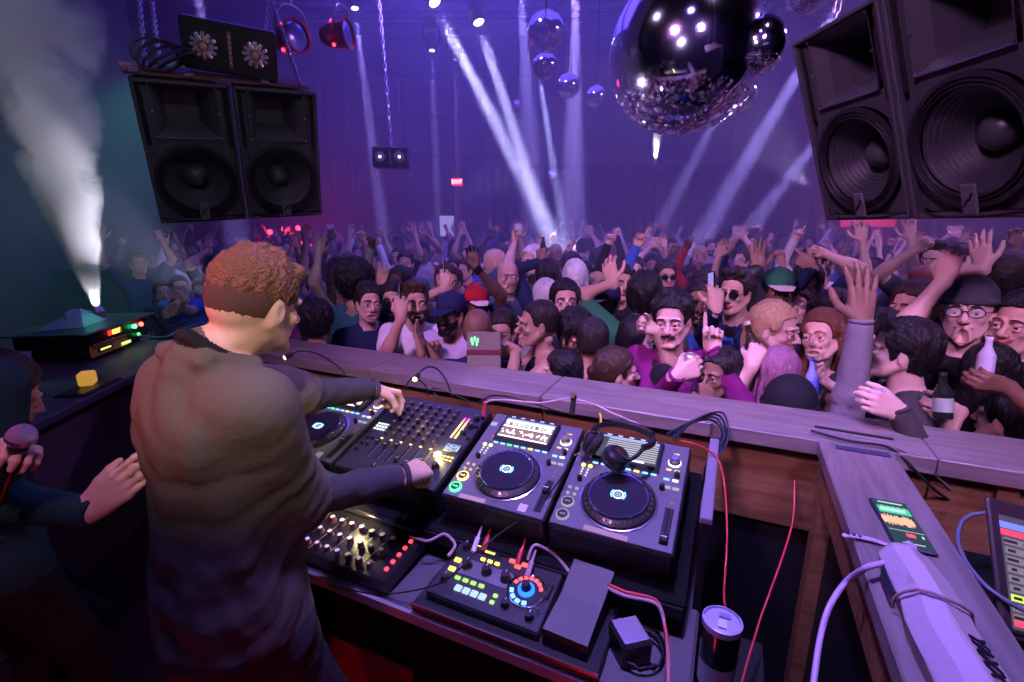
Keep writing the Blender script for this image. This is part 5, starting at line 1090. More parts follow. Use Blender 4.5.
# ------------------------------------------------------------------ phone, wrapped bar and cable on the side rail
ph = empty('smartphone', (.416, 1.282, RZ+.006), rotz(R(2.))@rotx(R(0)), label='smartphone recording sound, showing an orange waveform', cat='phone')
mb = MB(); mb.box((0, 0, 0), (.078, .205, .0095), mat('phone_case', (.03, .03, .07), .3, .4), bev=.0035); mb.build('body', ph)
mb = MB(); mb.box((0, 0, .0051), (.071, .196, .0008), glow('phone_screen', (.012, .05, .045), 1.)); mb.build('screen', ph)
mb = MB(); G1 = glow('phone_green', (.06, .55, .30), 1.3); mb.box((.0, .052, .0058), (.064, .030, .0005), G1); mb.box((-.002, .053, .0062), (.050, .012, .0004), glow('phone_green_light', (.4, 1., .7), 1.4)); mb.box((0, .086, .0058), (.05, .006, .0004), glow('phone_text', (.6, .8, .8), 1.))
OW = glow('phone_orange', (1., .42, .25), 1.5); r5 = random.Random(9); mb.box((-.004, .006, .0057), (.062, .020, .0004), OW)
for k in range(26): hgt = .024+.026*r5.random(); mb.box((-.033+k*.0023, .006, .0060), (.0017, hgt, .0004), OW)
mb.box((.004, -.052, .0058), (.016, .012, .0005), glow('phone_red', (1., .06, .08), 2.)); mb.box((0, -.036, .0057), (.066, .0015, .0004), glow('phone_text', (.6, .8, .8), 1.)); mb.box((.026, -.052, .0058), (.004, .010, .0004), glow('phone_text', (.6, .8, .8), 1.)); mb.box((0, -.085, .0058), (.04, .003, .0004), glow('phone_text', (.6, .8, .8), 1.))
for k in range(5): mb.box((-.02+.011*k, .068, .0058), (.007, .003, .0004), glow('phone_text', (.6, .8, .8), 1.))
mb.build('screen_content', ph)
LILC = mat('lilac_strap', (.55, .38, .58), .4)
st = MB(); a = at(842, 535, 1.10); b = at(912, 557, 1.05); N = 12
pts = [a+(b-a)*k/N+V3(0, 0, .012*math.sin(math.pi*k/N)) for k in range(N+1)]
for p, q in zip(pts[:-1], pts[1:]): st.box((p+q)/2, (np.linalg.norm(q-p)*1.05, .013, .004), LILC, basis(q-p), .0015)
for k in (1, 2.2, 3.4): st.cyl(pts[0]+(b-a)*k/N*.9+V3(0, 0, .0085), pts[0]+(b-a)*k/N*.9+V3(0, 0, .0115), .0035, mat('strap_hole', (.03, .01, .04), .8), n=10)
st.build('cable_strap', label='lilac perforated strap sticking out from the wrapped bar beside the phone', cat='strap')
cable([b+V3(.0, 0, .0), O(912, 556, 1.23), O(914, 548, 1.215), O(908, 543, 1.21)], .006, LILC, 'short lilac charging lead plugged into the phone', sp=2)
cable([O(886, 563, 1.232), O(868, 567, 1.232), at(846, 582, 1.0), at(828, 610, .97), at(818, 650, .93), at(812, 700, .88)], .0058, LILC, 'thick lilac cable hanging off the side rail')
wb = empty('wrapped_bar', (.380, .925, RZ), rotz(R(.3)), label='pale box wrapped in paper tape with black marker writing', cat='wrapped box')
WP = mat('paper_wrap', (.42, .32, .32), .6, bump=.25, bscale=60, var=.12); PT = mat('wrap_tape', (.48, .36, .46), .35, bump=.15, bscale=40)
mb = MB(); S = SDF()
prof = [(-.045, 0), (-.052, .035), (-.03, .068), (.005, .072), (.044, .05), (.052, .0)]
ys = [-.50, -.33, -.16, -.02, .03, .10, .17, .19]; sc_ = [1, 1, 1, .98, .95, .94, .86, .78]
vs = []
for y, k in zip(ys, sc_): vs += [(x*k+.004*math.sin(y*30), y, z*k) for x, z in prof]
fs = []
for j in range(len(ys)-1): fs += [(6*j+i, 6*j+(i+1) % 6, 6*j+6+(i+1) % 6, 6*j+6+i) for i in range(6)]
fs += [tuple(range(6))[::-1], tuple(range(6*len(ys)-6, 6*len(ys)))]; mb.add(vs, [f[::-1] for f in fs], WP); mb.build('wrapper', wb)
mb = MB(); 
def wrp(u, v): y = -.49+.66*u; k = np.interp(y, ys, sc_); x = -.050+.052*v; return (x*k+.004*math.sin(y*30)-.001, y, (np.interp(x, [-.052, -.03, .005], [.035, .068, .072])*k)+.0012)
mb.grid(wrp, 24, 6, PT, smooth=False); mb.build('glossy_tape', wb)
mb = MB(); mb.tube([(-.053, .035, .012), (-.054, .035, .036), (-.031, .02, .072), (.005, .008, .0755), (.046, .018, .053), (.053, .02, .01)], .0028, mat('wrap_seam', (.38, .22, .22), .7), 6, smoothpath=1); mb.build('seam', wb)
mb = MB(); INK = mat('marker_ink', (.006, .006, .012), .5)
nW = norm([.34, 0, .94]); text_mb(mb, 'YAXX', .032, INK, V3(.0215, -.098, .0664), V3(0, -1, 0)*.98, norm(np.cross(nW, V3(0, -1, 0))), bold=.0008, shear=.2, extr=.0012); mb.build('marker_writing', wb)
mb = MB(); mb.box((-.0525, .085, .024), (.002, .075, .030), mat('wrap_dark_patch', (.03, .03, .07), .4), rotx(R(4))); mb.build('dark_label', wb); mb = MB(); mb.box((-.014, -.205, .0715), (.050, .06, .002), mat('wrap_dark_patch', (.03, .03, .07), .4), roty(R(-8)), .0005); mb.build('dark_label', wb)

# ------------------------------------------------------------------ laptop beyond the side rail, bags in the gap
_A = at(1001, 634, 1.02); _B = at(984, 490, 1.13); _z = norm(_B-_A); _x = norm(RGT*.93+HD*.1-_z*((RGT*.93+HD*.1)@_z)); LTM = np.array([_x, np.cross(_z, _x), _z]).T
lt = empty('laptop', _A+_x*.18, LTM, label='laptop half out of view beyond the side rail, with coloured playlist rows', cat='laptop')
mb = MB(); mb.box((0, -.12, -.004), (.36, .25, .012), mat('laptop_shell', (.06, .055, .06), .3, .6), bev=.004); mb.build('base', lt)
SB = np.eye(3); mb = MB(SB, (0, .0, .005)); mb.box((0, 0, .14), (.36, .012, .28), mat('laptop_lid', (.05, .03, .035), .4), bev=.004); mb.build('lid', lt)
mb = MB(SB, (0, .0, .005)); mb.box((.0, -.0068, .128), (.318, .001, .235), glow('laptop_screen', (.09, .07, .12), 1.)); mb.box((0, -.0078, .225), (.32, .0006, .014), glow('laptop_blue', (.12, .15, .9), 2.)); mb.box((0, -.0078, .209), (.32, .0006, .013), glow('laptop_red', (.8, .05, .12), 1.6))
r7 = random.Random(2)
for k in range(9):
    z = .190-.0195*k; mb.box((0, -.0078, z), (.31, .0006, .014), glow('laptop_row', (.30, .25, .33), .8) if k != 6 else glow('laptop_lime', (.55, .75, .08), 1.5))
    for j in range(7): mb.box((-.14+.045*j, -.0084, z), (.012+.02*r7.random(), .0004, .006), glow('laptop_ink', (.02, .01, .04), 1.))
mb.box((0, -.0078, .027), (.31, .0006, .02), glow('laptop_red', (.8, .05, .12), 1.6)); mb.build('screen', lt)
mb = MB(); mb.box((0, -.09, .0092), (.30, .12, .002), BLK)
for i in range(13):
    for j in range(4): mb.box((-.138+.023*i, -.05-.026*j, .011), (.018, .02, .003), GREYP)
mb.build('keyboard', lt)
mb = MB(); mb.box((.92, 1.30, .50), (.62, .62, .98), CARPET); mb.build('side_table', label='black side table carrying the laptop beyond the side rail', cat='table')
S = SDF()
for (x, y, z, r_) in ((.62, 1.58, .78, .09), (.68, 1.46, .80, .10), (.60, 1.40, .70, .10), (.66, 1.62, .66, .12)): S.ell((x, y, z), V3(r_, r_*1.1, r_*.8), 0, .05)
S.noise(V3(.64, 1.5, .75), .5, .014, 38, 2); mb = MB(); addsurf(mb, S.surface(.012), [mat('bag_cloth', (.05, .035, .035), .6, bump=.5, bscale=60)]); mb.build('bag', label='crumpled dark bag stuffed in the gap between side rail and laptop', cat='bag')

# ------------------------------------------------------------------ drink bottle standing in the dark gap
bo = empty('tumbler', (.055, .985, .62), label='dark tumbler with a lilac lid standing between table and side rail', cat='tumbler')
mb = MB(); mb.lathe([(.0003, 0), (.030, 0), (.033, .01), (.036, .15), (.040, .40), (.0405, .425)], mat('tumbler_wall', (.02, .03, .03), .15, .5), n=32); mb.build('body', bo)
mb = MB(); mb.lathe([(.0415, .42), (.0415, .434), (.037, .436), (.036, .431), (.0003, .431)], mat('tumbler_lid', (.38, .34, .55), .35), n=32); mb.box((0, -.012, .433), (.018, .022, .004), mat('lid_print', (.6, .6, .75), .4)); mb.box((.005, .014, .433), (.024, .012, .004), mat('lid_print2', (.22, .2, .35), .4)); mb.build('lid', bo)
mb = MB(); mb.lathe([(.0385, .27), (.0395, .335)], mat('tumbler_label', (.45, .42, .5), .4), n=32); mb.build('label_band', bo)
mb = MB(); mb.box((.10, 1.0, .30), (.20, .9, .62), BLK); mb.build('low_shelf', label='low black shelf between the table and the side rail', cat='shelf')

# ------------------------------------------------------------------ counter at the far side of the booth, smoke machine and things on it
CA, CB = V3(-2.52, .45, 0), V3(-3.62, 2.25, 0); cd = norm(CB-CA); cn = V3(cd[1], -cd[0], 0)      # cn points to the booth
ct = empty('counter', (CA+CB)/2, np.array([cd, -cn, [0, 0, 1]]).T, label='long dark counter carrying the smoke machine, with a dotted grille front', cat='counter')
L_ = np.linalg.norm(CB-CA)
mb = MB(); mb.box((-.25, .60, .9775), (L_+.7, 1.22, .045), mat('counter_top', (.085, .09, .105), .5, bump=.15, bscale=90, var=.2), bev=.006); mb.build('top', ct)
mb = MB(); mb.box((-.25, .66, .46), (L_+.6, 1.04, .92), BLK); mb.build('body', ct)
gr_ = mat('grille_mesh', (.035, .03, .032), .5, .3); nt = gr_.node_tree; b_ = nt.nodes['Principled BSDF']; tc = nt.nodes.new('ShaderNodeTexCoord'); mp = nt.nodes.new('ShaderNodeMapping'); mp.inputs['Scale'].default_value = (1, 1, 1)
sx_ = nt.nodes.new('ShaderNodeSeparateXYZ'); nt.links.new(tc.outputs['Object'], sx_.inputs[0]); hs_ = []
for ax_, f_ in (('X', 520), ('Z', 560)):
    m1 = nt.nodes.new('ShaderNodeMath'); m1.operation = 'MULTIPLY'; m1.inputs[1].default_value = f_; m2 = nt.nodes.new('ShaderNodeMath'); m2.operation = 'SINE'; nt.links.new(sx_.outputs[ax_], m1.inputs[0]); nt.links.new(m1.outputs[0], m2.inputs[0]); hs_.append(m2)
mm = nt.nodes.new('ShaderNodeMath'); mm.operation = 'MULTIPLY'; nt.links.new(hs_[0].outputs[0], mm.inputs[0]); nt.links.new(hs_[1].outputs[0], mm.inputs[1])
rp_ = nt.nodes.new('ShaderNodeValToRGB'); rp_.color_ramp.elements[0].position = .35; rp_.color_ramp.elements[1].position = .6; rp_.color_ramp.elements[0].color = (.22, .18, .17, 1); rp_.color_ramp.elements[1].color = (.006, .006, .006, 1); nt.links.new(mm.outputs[0], rp_.inputs[0]); nt.links.new(rp_.outputs[0], b_.inputs['Base Color'])
mb = MB(); mb.box((-.25, .10, .46), (L_+.58, .02, .88), gr_); mb.build('grille', ct)
mb = MB(); mb.box((-.25, .085, .915), (L_+.6, .02, .05), BLK); mb.build('front_lip', ct)
# smoke machine
smc = V3(-3.96, 1.57, 1.0)+cd*.25; sm = empty('smoke_machine', smc, np.array([cd, -cn, [0, 0, 1]]).T, label='black smoke machine on the counter, lit display and jet shooting up', cat='smoke machine')
mb = MB(); mb.box((-.02, .0, .105), (.66, .42, .16), PLAS, bev=.012); mb.box((-.05, -.02, .196), (.76, .50, .012), mat('machine_lid', (.10, .13, .13), .3, .6), bev=.004)
for x in (-.28, .24): mb.cyl((x, -.15, 0), (x, -.15, .03), .02, RUB, n=10); mb.cyl((x, .15, 0), (x, .15, .03), .02, RUB, n=10)
mb.build('housing', sm)
mb = MB(); mb.lathe([(.05, 0), (.045, .05), (.028, .08), (.022, .10), (.018, .10)], STEEL, (.16, .02, .2), n=20); mb.tube([(.16, .02, .23), (0, .06, .28), (-.12, .03, .26), (-.16, -.02, .2)], .014, mat('hose', (.2, .35, .33), .4), 8, smoothpath=2); mb.add([(-.30, .1, .205), (-.05, .12, .203), (.0, .02, .3), (-.2, -.12, .205), (.05, -.1, .206)], [(0, 2, 3), (2, 1, 4), (2, 4, 3)], mat('machine_flap', (.25, .45, .42), .4)); mb.build('nozzle', sm)
mb = MB(); mb.box((-.08, -.222, .145), (.13, .006, .034), glow('display_red', (.9, .05, .03), 1.2)); mb.build('display_back', sm)
mb = MB(); text_mb(mb, '8887', .040, glow('display_amber', (1., .75, .1), 3.5), (-.07, -.227, .145), (1, 0, 0), (0, 0, 1), bold=.0015); mb.build('display_digits', sm)
mb = MB(); mb.box((-.16, -.226, .064), (.36, .008, .075), mat('sticker_yellow', (.7, .5, .08), .5)); mb.box((-.21, -.231, .062), (.14, .004, .034), BLK); mb.box((.0, -.2315, .046), (.10, .003, .02), glow('strip_lime', (.8, .9, .2), 1.3)); mb.box((-.16, -.231, .093), (.34, .004, .012), mat('sticker_red', (.45, .05, .08), .5))
for k in range(7): mb.box((-.30+.03*k, -.2325, .106-.004*(k % 2)), (.014, .003, .012), mat('sticker_white', (.7, .55, .6), .5))
mb.box((-.21, -.2345, .062), (.10, .002, .012), glow('strip_lime', (.8, .9, .2), 1.3)); mb.build('front_sticker', sm)
for x, rgb, nm in ((.13, (.05, 1., .25), 'green_light'), (.21, (1., .08, .06), 'red_light'), (.16, (.1, .9, .2), 'green_light')): mb = MB(); mb.ball((x, -.225, .135 if x != .16 else .07), (.016 if x != .16 else .011), led(rgb, 7. if x != .16 else 3.), 10, 8); mb.build(nm, sm)
cable([smc+cd*.36-cn*.0+V3(0, 0, .1), smc+cd*.52+cn*.1+V3(0, 0, .16), smc+cd*.62+cn*.16+V3(0, 0, .02), smc+cd*.85+cn*.2+V3(0, 0, .02)], .012, RUB, 'black cable curling from the side of the smoke machine')
cable([smc+cd*.15+cn*.23+V3(0, 0, .06), smc+cd*.3+cn*.33+V3(0, 0, .012), smc+cd*.6+cn*.3+V3(0, 0, .01), smc+cd*1.0+cn*.4+V3(0, 0, .01)], .007, mat('green_cable', (.1, .3, .2), .4), 'thin cable lying on the counter before the smoke machine')
# plastic cup, tray with candle
def plastic_cup(c, h=.12, r=.045, label='', liquid=(.4, .12, .05), M=None, lv=.55, cat='cup'):
    o = empty('plastic_cup', c, M, label=label, cat=cat)
    mb = MB(); mb.lathe([(.0003, .002), (r*.72, .002), (r*.74, .004), (r*.98, h), (r*1.03, h+.001), (r*1.03, h-.004), (r*.96, h-.004), (r*.70, .006), (.0003, .006)], mat('cup_plastic', (.85, .85, .92), .08, alpha=.28, spec=.9), n=28); mb.build('cup', o)
    mb = MB(); mb.lathe([(.0003, .007), (r*.69, .007), (r*(.70+.26*lv), h*lv), (.0003, h*lv)], mat('drink_%g' % liquid[0], liquid, .1, alpha=.8), n=24); mb.build('drink', o); return o
plastic_cup(onz(23, 379, 1.0), .15, .062, 'clear plastic cup of brown drink on the counter beside the smoke machine', (.25, .07, .03))
tc_ = onz(90, 388, 1.0)+V3(0, 0, .001); mb = MB(np.array([cd, -cn, [0, 0, 1]]).T, tc_); mb.box((0, 0, .004), (.30, .15, .008), BLK, bev=.002); mb.box((0, -.0, .010), (.27, .12, .004), PLAS, bev=.001); mb.build('flat_case', label='flat black case lying on the counter under the glowing cube', cat='case')
mb = MB(np.array([cd, -cn, [0, 0, 1]]).T@rotz(.3), tc_+V3(0, 0, .014)); mb.box((.02, .01, .037), (.075, .07, .072), mat('amber_wax', (.85, .5, .08), .4, emit=(1., .55, .08), es=.45), bev=.008); mb.build('candle_cube', label='glowing amber cube candle standing on the flat black case', cat='candle')
# loudspeaker box at the rear of the hall side
mb = MB(); c = at(130, 300, 6.0); mb.box((c[0], c[1], .55), (1.1, .8, 1.6), CAB, rotz(YAWROOM+.3), .02); mb.build('bass_cabinet', label='dark bass cabinet standing on the dance floor behind the smoke machine', cat='loudspeaker')

# ------------------------------------------------------------------ people near the booth
def facing(p, phi):
    """yaw of a person standing at p: phi 0 faces the camera, 90 faces the right of the picture, 180 away"""
    d = norm([CAM[0]-p[0], CAM[1]-p[1], 0]); r = V3(-d[1], d[0], 0)*1.0; r = V3(d[1]*-1, d[0], 0)
    v = -d; r = V3(v[1], -v[0], 0); f = d*math.cos(R(phi))+r*math.sin(R(phi)); return math.degrees(math.atan2(-f[0], f[1]))
DBG = []
TAKEN = []
def near(px, py, k, phi, label, arms=None, head=(0, 0, 0), lean=(.03, 0), floor=FZ, sc=None, **kw):
    hp = at(px, py, k); zr = hp[2]-floor; s = sc or min(1.1, max(.90, zr/1.6)); drop = max(0., 1.625*s-zr)
    yaw = facing(hp, phi); f = V3(-math.sin(R(yaw)), math.cos(R(yaw)), 0)
    foot = V3(hp[0], hp[1], floor)-f*(.018*s+lean[0]*.725/.55*1.0)
    A = {}
    for sd, a in (arms or {}).items():
        x_, y_, dk_ = a[:3]; o = dict(pose=a[3]); o.update(a[4] if len(a) > 4 else {}); o['w'] = at(x_, y_, k+dk_)
        if 'dpx' in o: u, v_, dd = o.pop('dpx'); o['dir'] = RGT*u-UPV*v_*1.0+FWD*dd
        A[sd] = o
    TAKEN.append((foot[0], foot[1]))
    if hp[1]-.13 < 2.03 and floor == FZ: DBG.append((label[:30], 'y', round(hp[1], 2)))
    o, h, hd = person(foot, yaw=yaw, drop=drop, scale=s, lean=lean, head=head, arms=A, hpos=hp, label=label, **kw)
    for sd in A:
        x0, y0, _ = proj(h[sd][0]); DBG.append((label[:24], sd, [round(v) for v in A[sd]['w'][:2]*0], 'hand at', round(x0), round(y0), 'asked', (arms[sd][0], arms[sd][1]))) if abs(x0-arms[sd][0])+abs(y0-arms[sd][1]) > 40 else None
    return o, h, hd
TOC = -FWD      # palm towards the lens
def phone_in(h, label, lit=True, land=False, flip=1):
    g, X, N, T = h; Bm = np.array([T, N, X]).T if not land else np.array([X, N, -T]).T
    o = empty('smartphone', g+X*(.05 if not land else .02), Bm, label=label, cat='phone'); mb = MB(); mb.box((0, 0, 0), (.074, .009, .148), mat('phone_shell', (.015, .015, .02), .25, .3), bev=.003); mb.build('body', o)
    mb = MB(); mb.box((0, -.0052*flip if 0 else .0052, 0), (.068, .0008, .138), glow('phone_picture', (.35, .3, .8), 1.0)); mb.build('screen', o)
    mb = MB(); mb.cyl((.02, -.0045, .05), (.02, -.007, .05), .008, mat('lens_glass', (.1, .1, .12), .1), n=10); mb.cyl((.02, -.0045, .03), (.02, -.007, .03), .008, mat('lens_glass', (.1, .1, .12), .1), n=10); mb.build('lens', o); return o
def upM(d=V3(0, 0, 1)): return basis(d, (0, 1, 0))[:, [1, 2, 0]]
def bottle(c, label, rgb, capc=None, h=.22, r=.03, d=V3(0, 0, 1), glass=True, lab=None):
    o = empty('bottle', c, upM(d), label=label, cat='bottle'); b0 = -h*.4
    mb = MB(); mb.lathe([(.0003, b0), (r*.95, b0), (r, b0+.006), (r, b0+h*.55), (r*.42, b0+h*.78), (r*.38, b0+h*.95)], mat('bottle_%.2f_%.2f' % (rgb[0], rgb[2]), rgb, .1, alpha=.85 if glass else 1., spec=.8), n=20); mb.build('body', o)
    mb = MB(); mb.lathe([(r*.45, b0+h*.93), (r*.45, b0+h), (.0003, b0+h)], mat('bottle_cap_%.2f' % (capc or (.6,))[0], capc or (.6, .55, .4), .4), n=14); mb.build('cap', o)
    if lab: mb = MB(); mb.lathe([(r*1.015, b0+h*.15), (r*1.015, b0+h*.45)], mat('label_%.2f_%.2f' % (lab[0], lab[2]), lab, .5), n=20); mb.build('paper_label', o)
    return o
def can(c, label, d=V3(0, 0, 1)):
    o = empty('drink_can', c, upM(d), label=label, cat='can'); mb = MB(); mb.lathe([(.0003, -.06), (.024, -.06), (.029, -.052), (.029, .05), (.025, .058), (.024, .056), (.0003, .054)], mat('can_metal', (.6, .55, .5), .3, .7), n=20); mb.build('body', o)
    mb = MB(); mb.box((0, .006, .0565), (.012, .02, .002), STEEL); mb.build('tab', o); return o

# --- the DJ
DJC = cloth('dj_tee', (.105, .088, .078)); DJS = cloth('dj_sleeve', (.045, .043, .055))
def dj_pre(S, up, s, x):
    S.cone(up(0, -.045, 1.42), up(0, -.04, 1.30), .052*s, .08*s, 3, .03)
    nb_ = up(0, -.022, 1.43); hl_ = rotz(R(6))@(hp_-foot_); ax_ = norm(hl_-nb_); cc_ = nb_+(hl_-nb_)*.20; B_ = basis(norm(ax_*.8+V3(0, .35, .3)))
    rg = [cc_+(B_[:, 1]*math.cos(t)+B_[:, 2]*math.sin(t))*.074*s for t in np.linspace(0, 2*math.pi, 19)]
    for a_, b_ in zip(rg[:-1], rg[1:]): S.cone(a_, b_, .0125*s, .0125*s, 7, .004)
    S.cone(up(0, -.01, 1.24), up(0, -.02, .86), .145*s, .18*s, 3, .06, (V3(0, 1, 0), .84)); S.cone(up(-.07, -.02, 1.33), up(.07, -.02, 1.33), .10*s, .10*s, 3, .05)
    S.cone(up(-.07, -.055, 1.465), up(.07, -.055, 1.465), .022*s, .022*s, 3, .012)
    for x_ in (-1, 1): S.cone(up(x_*.07, -.055, 1.465), up(x_*.085, .03, 1.44), .020*s, .018*s, 3, .012)
    S.noise(up(0, -.05, 1.0), .5, .010, 17, 3.); S.noise(up(0, -.05, 1.1), .5, .0035, 41, 7.)
hp_ = at(257, 305, 1.14); s_ = 1.10; foot_ = V3(hp_[0]-.045, hp_[1]-.12, 0)
ru = onz(402, 477, 1.20); lu = onz(371, 389, 1.33)
dj, djh, djhd = person(foot_, yaw=-6, drop=.0, scale=s_, lean=(.03, .0), head=(4, -14, 4), hpos=hp_, hsc=.91, handsc=.95, shz=-.035, noface=True, sk='light', top='layer', c1=DJC, c2=DJS, trousers='charcoal', hair='', hc='brown', mouth='closed', fine=.0036, vox=.009, hvox=.0036,
    label='DJ in baggy grey-brown T-shirt over long sleeves, leaning over the mixer', pre=dj_pre, girth=.84,
    arms={'R': dict(w=ru, pose='pinch', dir=onz(434, 464, 1.175)-ru, palm=(-.25, .1, -1), el=at(306, 505, 1.24)), 'L': dict(w=lu, pose='pinch', dir=onz(406, 396, 1.265)-lu, palm=(.2, -.1, -1), pole=(-.7, -.3, -.7))})
sh_ = s_*.91
TL = dj.matrix_world.inverted()
def toL(p): v = TL@Vector([float(a) for a in p]); return V3(*v)
Rb_ = np.array(dj.matrix_world.to_3x3()); HRl = Rb_.T@djhd[1]; Hc = toL(djhd[0])
s0_ = s_; s_ = sh_; Pd = lambda x, y, z: Hc+HRl@(V3(x, y, z)*s_)
S = SDF(); E_ = lambda p, r, k=.012: S.ell(Pd(*p), V3(*r)*s_, 0, k, HRl)
E_((0, -.014, .046), (.0815, .103, .091)); S.cone(Pd(-.03, .065, .098), Pd(.04, .068, .092), .018*s_, .018*s_, 0, .02); S.cone(Pd(-.02, -.03, .122), Pd(.02, .03, .126), .014*s_, .014*s_, 0, .03)
S.sub(Pd(0, .115, -.01), V3(.09, .055, .075)*s_, .008, HRl); S.sub(Pd(0, 0, -.10), V3(.2, .2, .118)*s_, .012, HRl)
for x in (-1, 1): S.sub(Pd(x*.095, .02, -.015), V3(.028, .045, .045)*s_, .008, HRl)
S.noise(Pd(0, 0, .10), .22, .0028, 120, 2); S.noise(Pd(0, 0, .10), .22, .0018, 240, 5)
mb = MB(); addsurf(mb, S.surface(.0034), [mat('dj_hair', (.17, .07, .032), .5, bump=1., bscale=220, var=.5)]); mb.build('hair', dj)
S = SDF(); E_((0, -.024, .020), (.0785, .094, .092)); S.sub(Pd(0, .10, -.03), V3(.09, .105, .13)*s_, .008, HRl); S.sub(Pd(0, 0, -.135), V3(.2, .2, .105)*s_, .02, HRl)
for x in (-1, 1): S.sub(Pd(x*.088, .004, -.02), V3(.022, .034, .040)*s_, .006, HRl)
S.noise(Pd(0, 0, 0), .2, .0008, 260, 1)
mb = MB(); addsurf(mb, S.surface(.0034), [mat('dj_hair_short', (.11, .05, .032), .7, bump=.9, bscale=420, var=.35)]); mb.build('clipped_hair', dj)
s_ = s0_
# bracelet, collar, sleeve hem, trousers folds, shirt tag
mb = MB(); g, X_, N_, T_ = djh['L']; wl = toL(g-X_*.075*s_-T_*.006*s_-N_*.036*s_); Xl = Rb_.T@X_; Bl = basis(Xl)
mb.tube([wl-Xl*.012+(Bl[:, 1]*math.cos(t)+Bl[:, 2]*math.sin(t))*.033 for t in np.linspace(0, 2*math.pi, 20, endpoint=False)], .0045, mat('gold_bracelet', (.9, .65, .3), .25, 1.), 8, closed=True); mb.build('bracelet', dj)
S = SDF(); q = toL(V3(hp_[0], hp_[1], 1.50)); 

# --- the two people at the picture's edge
def aux(px, py, k): return at(px, py, k)
hp2 = at(-2, 395, 1.52); person(V3(hp2[0]-.16, hp2[1]-.12, 0), yaw=facing(hp2, 92), drop=.12, scale=1.02, lean=(.12, 0), head=(8, -28, 6), hpos=hp2, sk='fair', top='tee', c1='black', trousers='black', hair='short', hc='dark', vox=.012, fine=.005,
    label='pink-lit person bending at the picture edge, hand resting on the counter', arms={'L': dict(w=at(0, 413, 1.95), pose='flat', dir=RGT+UPV*.12, palm=(0, 0, -1))})
hp3 = at(-92, 300, 1.20); mcY = facing(hp3, 118)
w1 = at(40, 507, 1.06); w2 = at(88, 512, 1.22)
o3, h3, _ = person(V3(hp3[0], hp3[1]-.02, 0), yaw=mcY, scale=1.06, lean=(.05, 0), head=(0, -10, 0), hpos=hp3, sk='fair', top='long', c1=cloth('dark_teal', (.012, .045, .05)), trousers='black', hair='short', hc='dark', vox=.011, fine=.0045,
    label='person in dark teal sleeves clapping with a microphone in one hand', arms={'L': dict(w=w1, pose='grip', dir=at(66, 478, 1.04)-w1, palm=RGT*.8+UPV*.3-FWD*.4, pole=(-.3, -.6, -1)), 'R': dict(w=w2, pose='flat', dir=at(140, 470, 1.26)-w2, palm=FWD*.7-RGT*.3+UPV*.0, pole=(.3, -.2, -1.))})
g, X_, N_, T_ = h3['L']; md = norm(at(72, 452, 1.04)-at(52, 500, 1.07)); mc = empty('microphone', g, upM(md), label='black microphone with pale mesh head held in the teal-sleeved hand', cat='microphone')
mb = MB(); mb.lathe([(.0003, -.12), (.011, -.12), (.013, -.11), (.017, .03), (.019, .05), (.017, .055)], PLAS, n=20); mb.build('handle', mc)
mb = MB(); mb.ball((0, 0, .078), (.0265, .0265, .028), mat('mic_mesh', (.50, .47, .60), .4, .6, bump=1., bscale=600), 24, 16); mb.lathe([(.0272, .070), (.0272, .078)], STEEL, n=24); mb.build('mesh_head', mc)

# --- the crowd at the rail and just behind, one by one
near(318, 322, 2.95, 150, 'person seen from behind at the rail, big dark hair and lilac shirt', c1='lilac', hair='curly', hc='black', glasses='clear', sk='tan')
near(369, 303, 3.15, 12, 'smiling man with short dark hair in plain dark T-shirt', c1='navy', hair='short', hc='black', mouth='grin', sk='fair', head=(0, 0, -6))
near(392, 300, 3.5, -5, 'smiling woman peering out between the dark-shirted man and the phone holder', female=True, hair='long', hc='dark', mouth='smile', c1='black', sk='fair')
o, h, _ = near(415, 303, 3.05, 8, 'bearded man in white T-shirt holding his phone before his face', c1='white', hair='quiff', hc='brown', beard='beard', mouth='grin', sk='light', arms={'R': (401, 318, -.30, 'hold', dict(dir=UPV, palm=FWD*1.)) , 'L': (438, 352, -.2, 'relax')})
phone_in(h['R'], 'phone held up by the bearded man in white')
near(450, 314, 2.85, -28, 'bearded man in navy cap and pale T-shirt, hands out clapping', c1='lilac', hair='short', cap='cap', cap_c='navy', hc='black', beard='beard', mouth='smile', sk='tan', arms={'R': (421, 352, -.28, 'open', dict(dir=UPV-RGT*.25, palm=RGT)), 'L': (432, 356, -.18, 'open', dict(dir=UPV*.9-RGT*.5, palm=-RGT))})
near(477, 305, 3.3, 12, 'dark-skinned person in red and white cap, one arm straight up with wristband', c1='navy', hair='short', cap='cap', cap_c='red', brim_c='white', hc='black', sk='dark', arms={'L': (476, 268, -.15, 'claw', dict(band=True, dir=UPV-RGT*.2, palm=-FWD))})
o, h, _ = near(478, 331, 2.6, 172, 'bald brown-skinned man at the rail with a khaki folder against his back', c1='navy', hair='', sk='brown', noface=True)
kb = empty('folder', at(484, 352, 2.38), basis(RGT, UPV), label='khaki folder with dark red band and green lights behind the bald head', cat='folder')
mb = MB(); mb.box((0, 0, 0), (.165, .03, .20), mat('khaki_board', (.20, .17, .12), .7, bump=.2), bev=.006); mb.build('cover', kb)
mb = MB(); mb.box((0, -.0175, -.0), (.168, .004, .022), mat('band_red', (.12, .015, .03), .5)); mb.box((0, .0175, 0), (.168, .004, .022), mat('band_red', (.12, .015, .03), .5)); mb.build('band', kb)
mb = MB()
for i, (x, z) in enumerate(((-.06, .06), (-.045, .065), (-.03, .058), (-.055, .045), (-.035, .042))):
    for sg in (-1, 1): mb.box((x, sg*.0165, z), (.008, .003, .022), glow('folder_green', (.2, 1., .45), 2.))
mb.build('green_lights', kb)
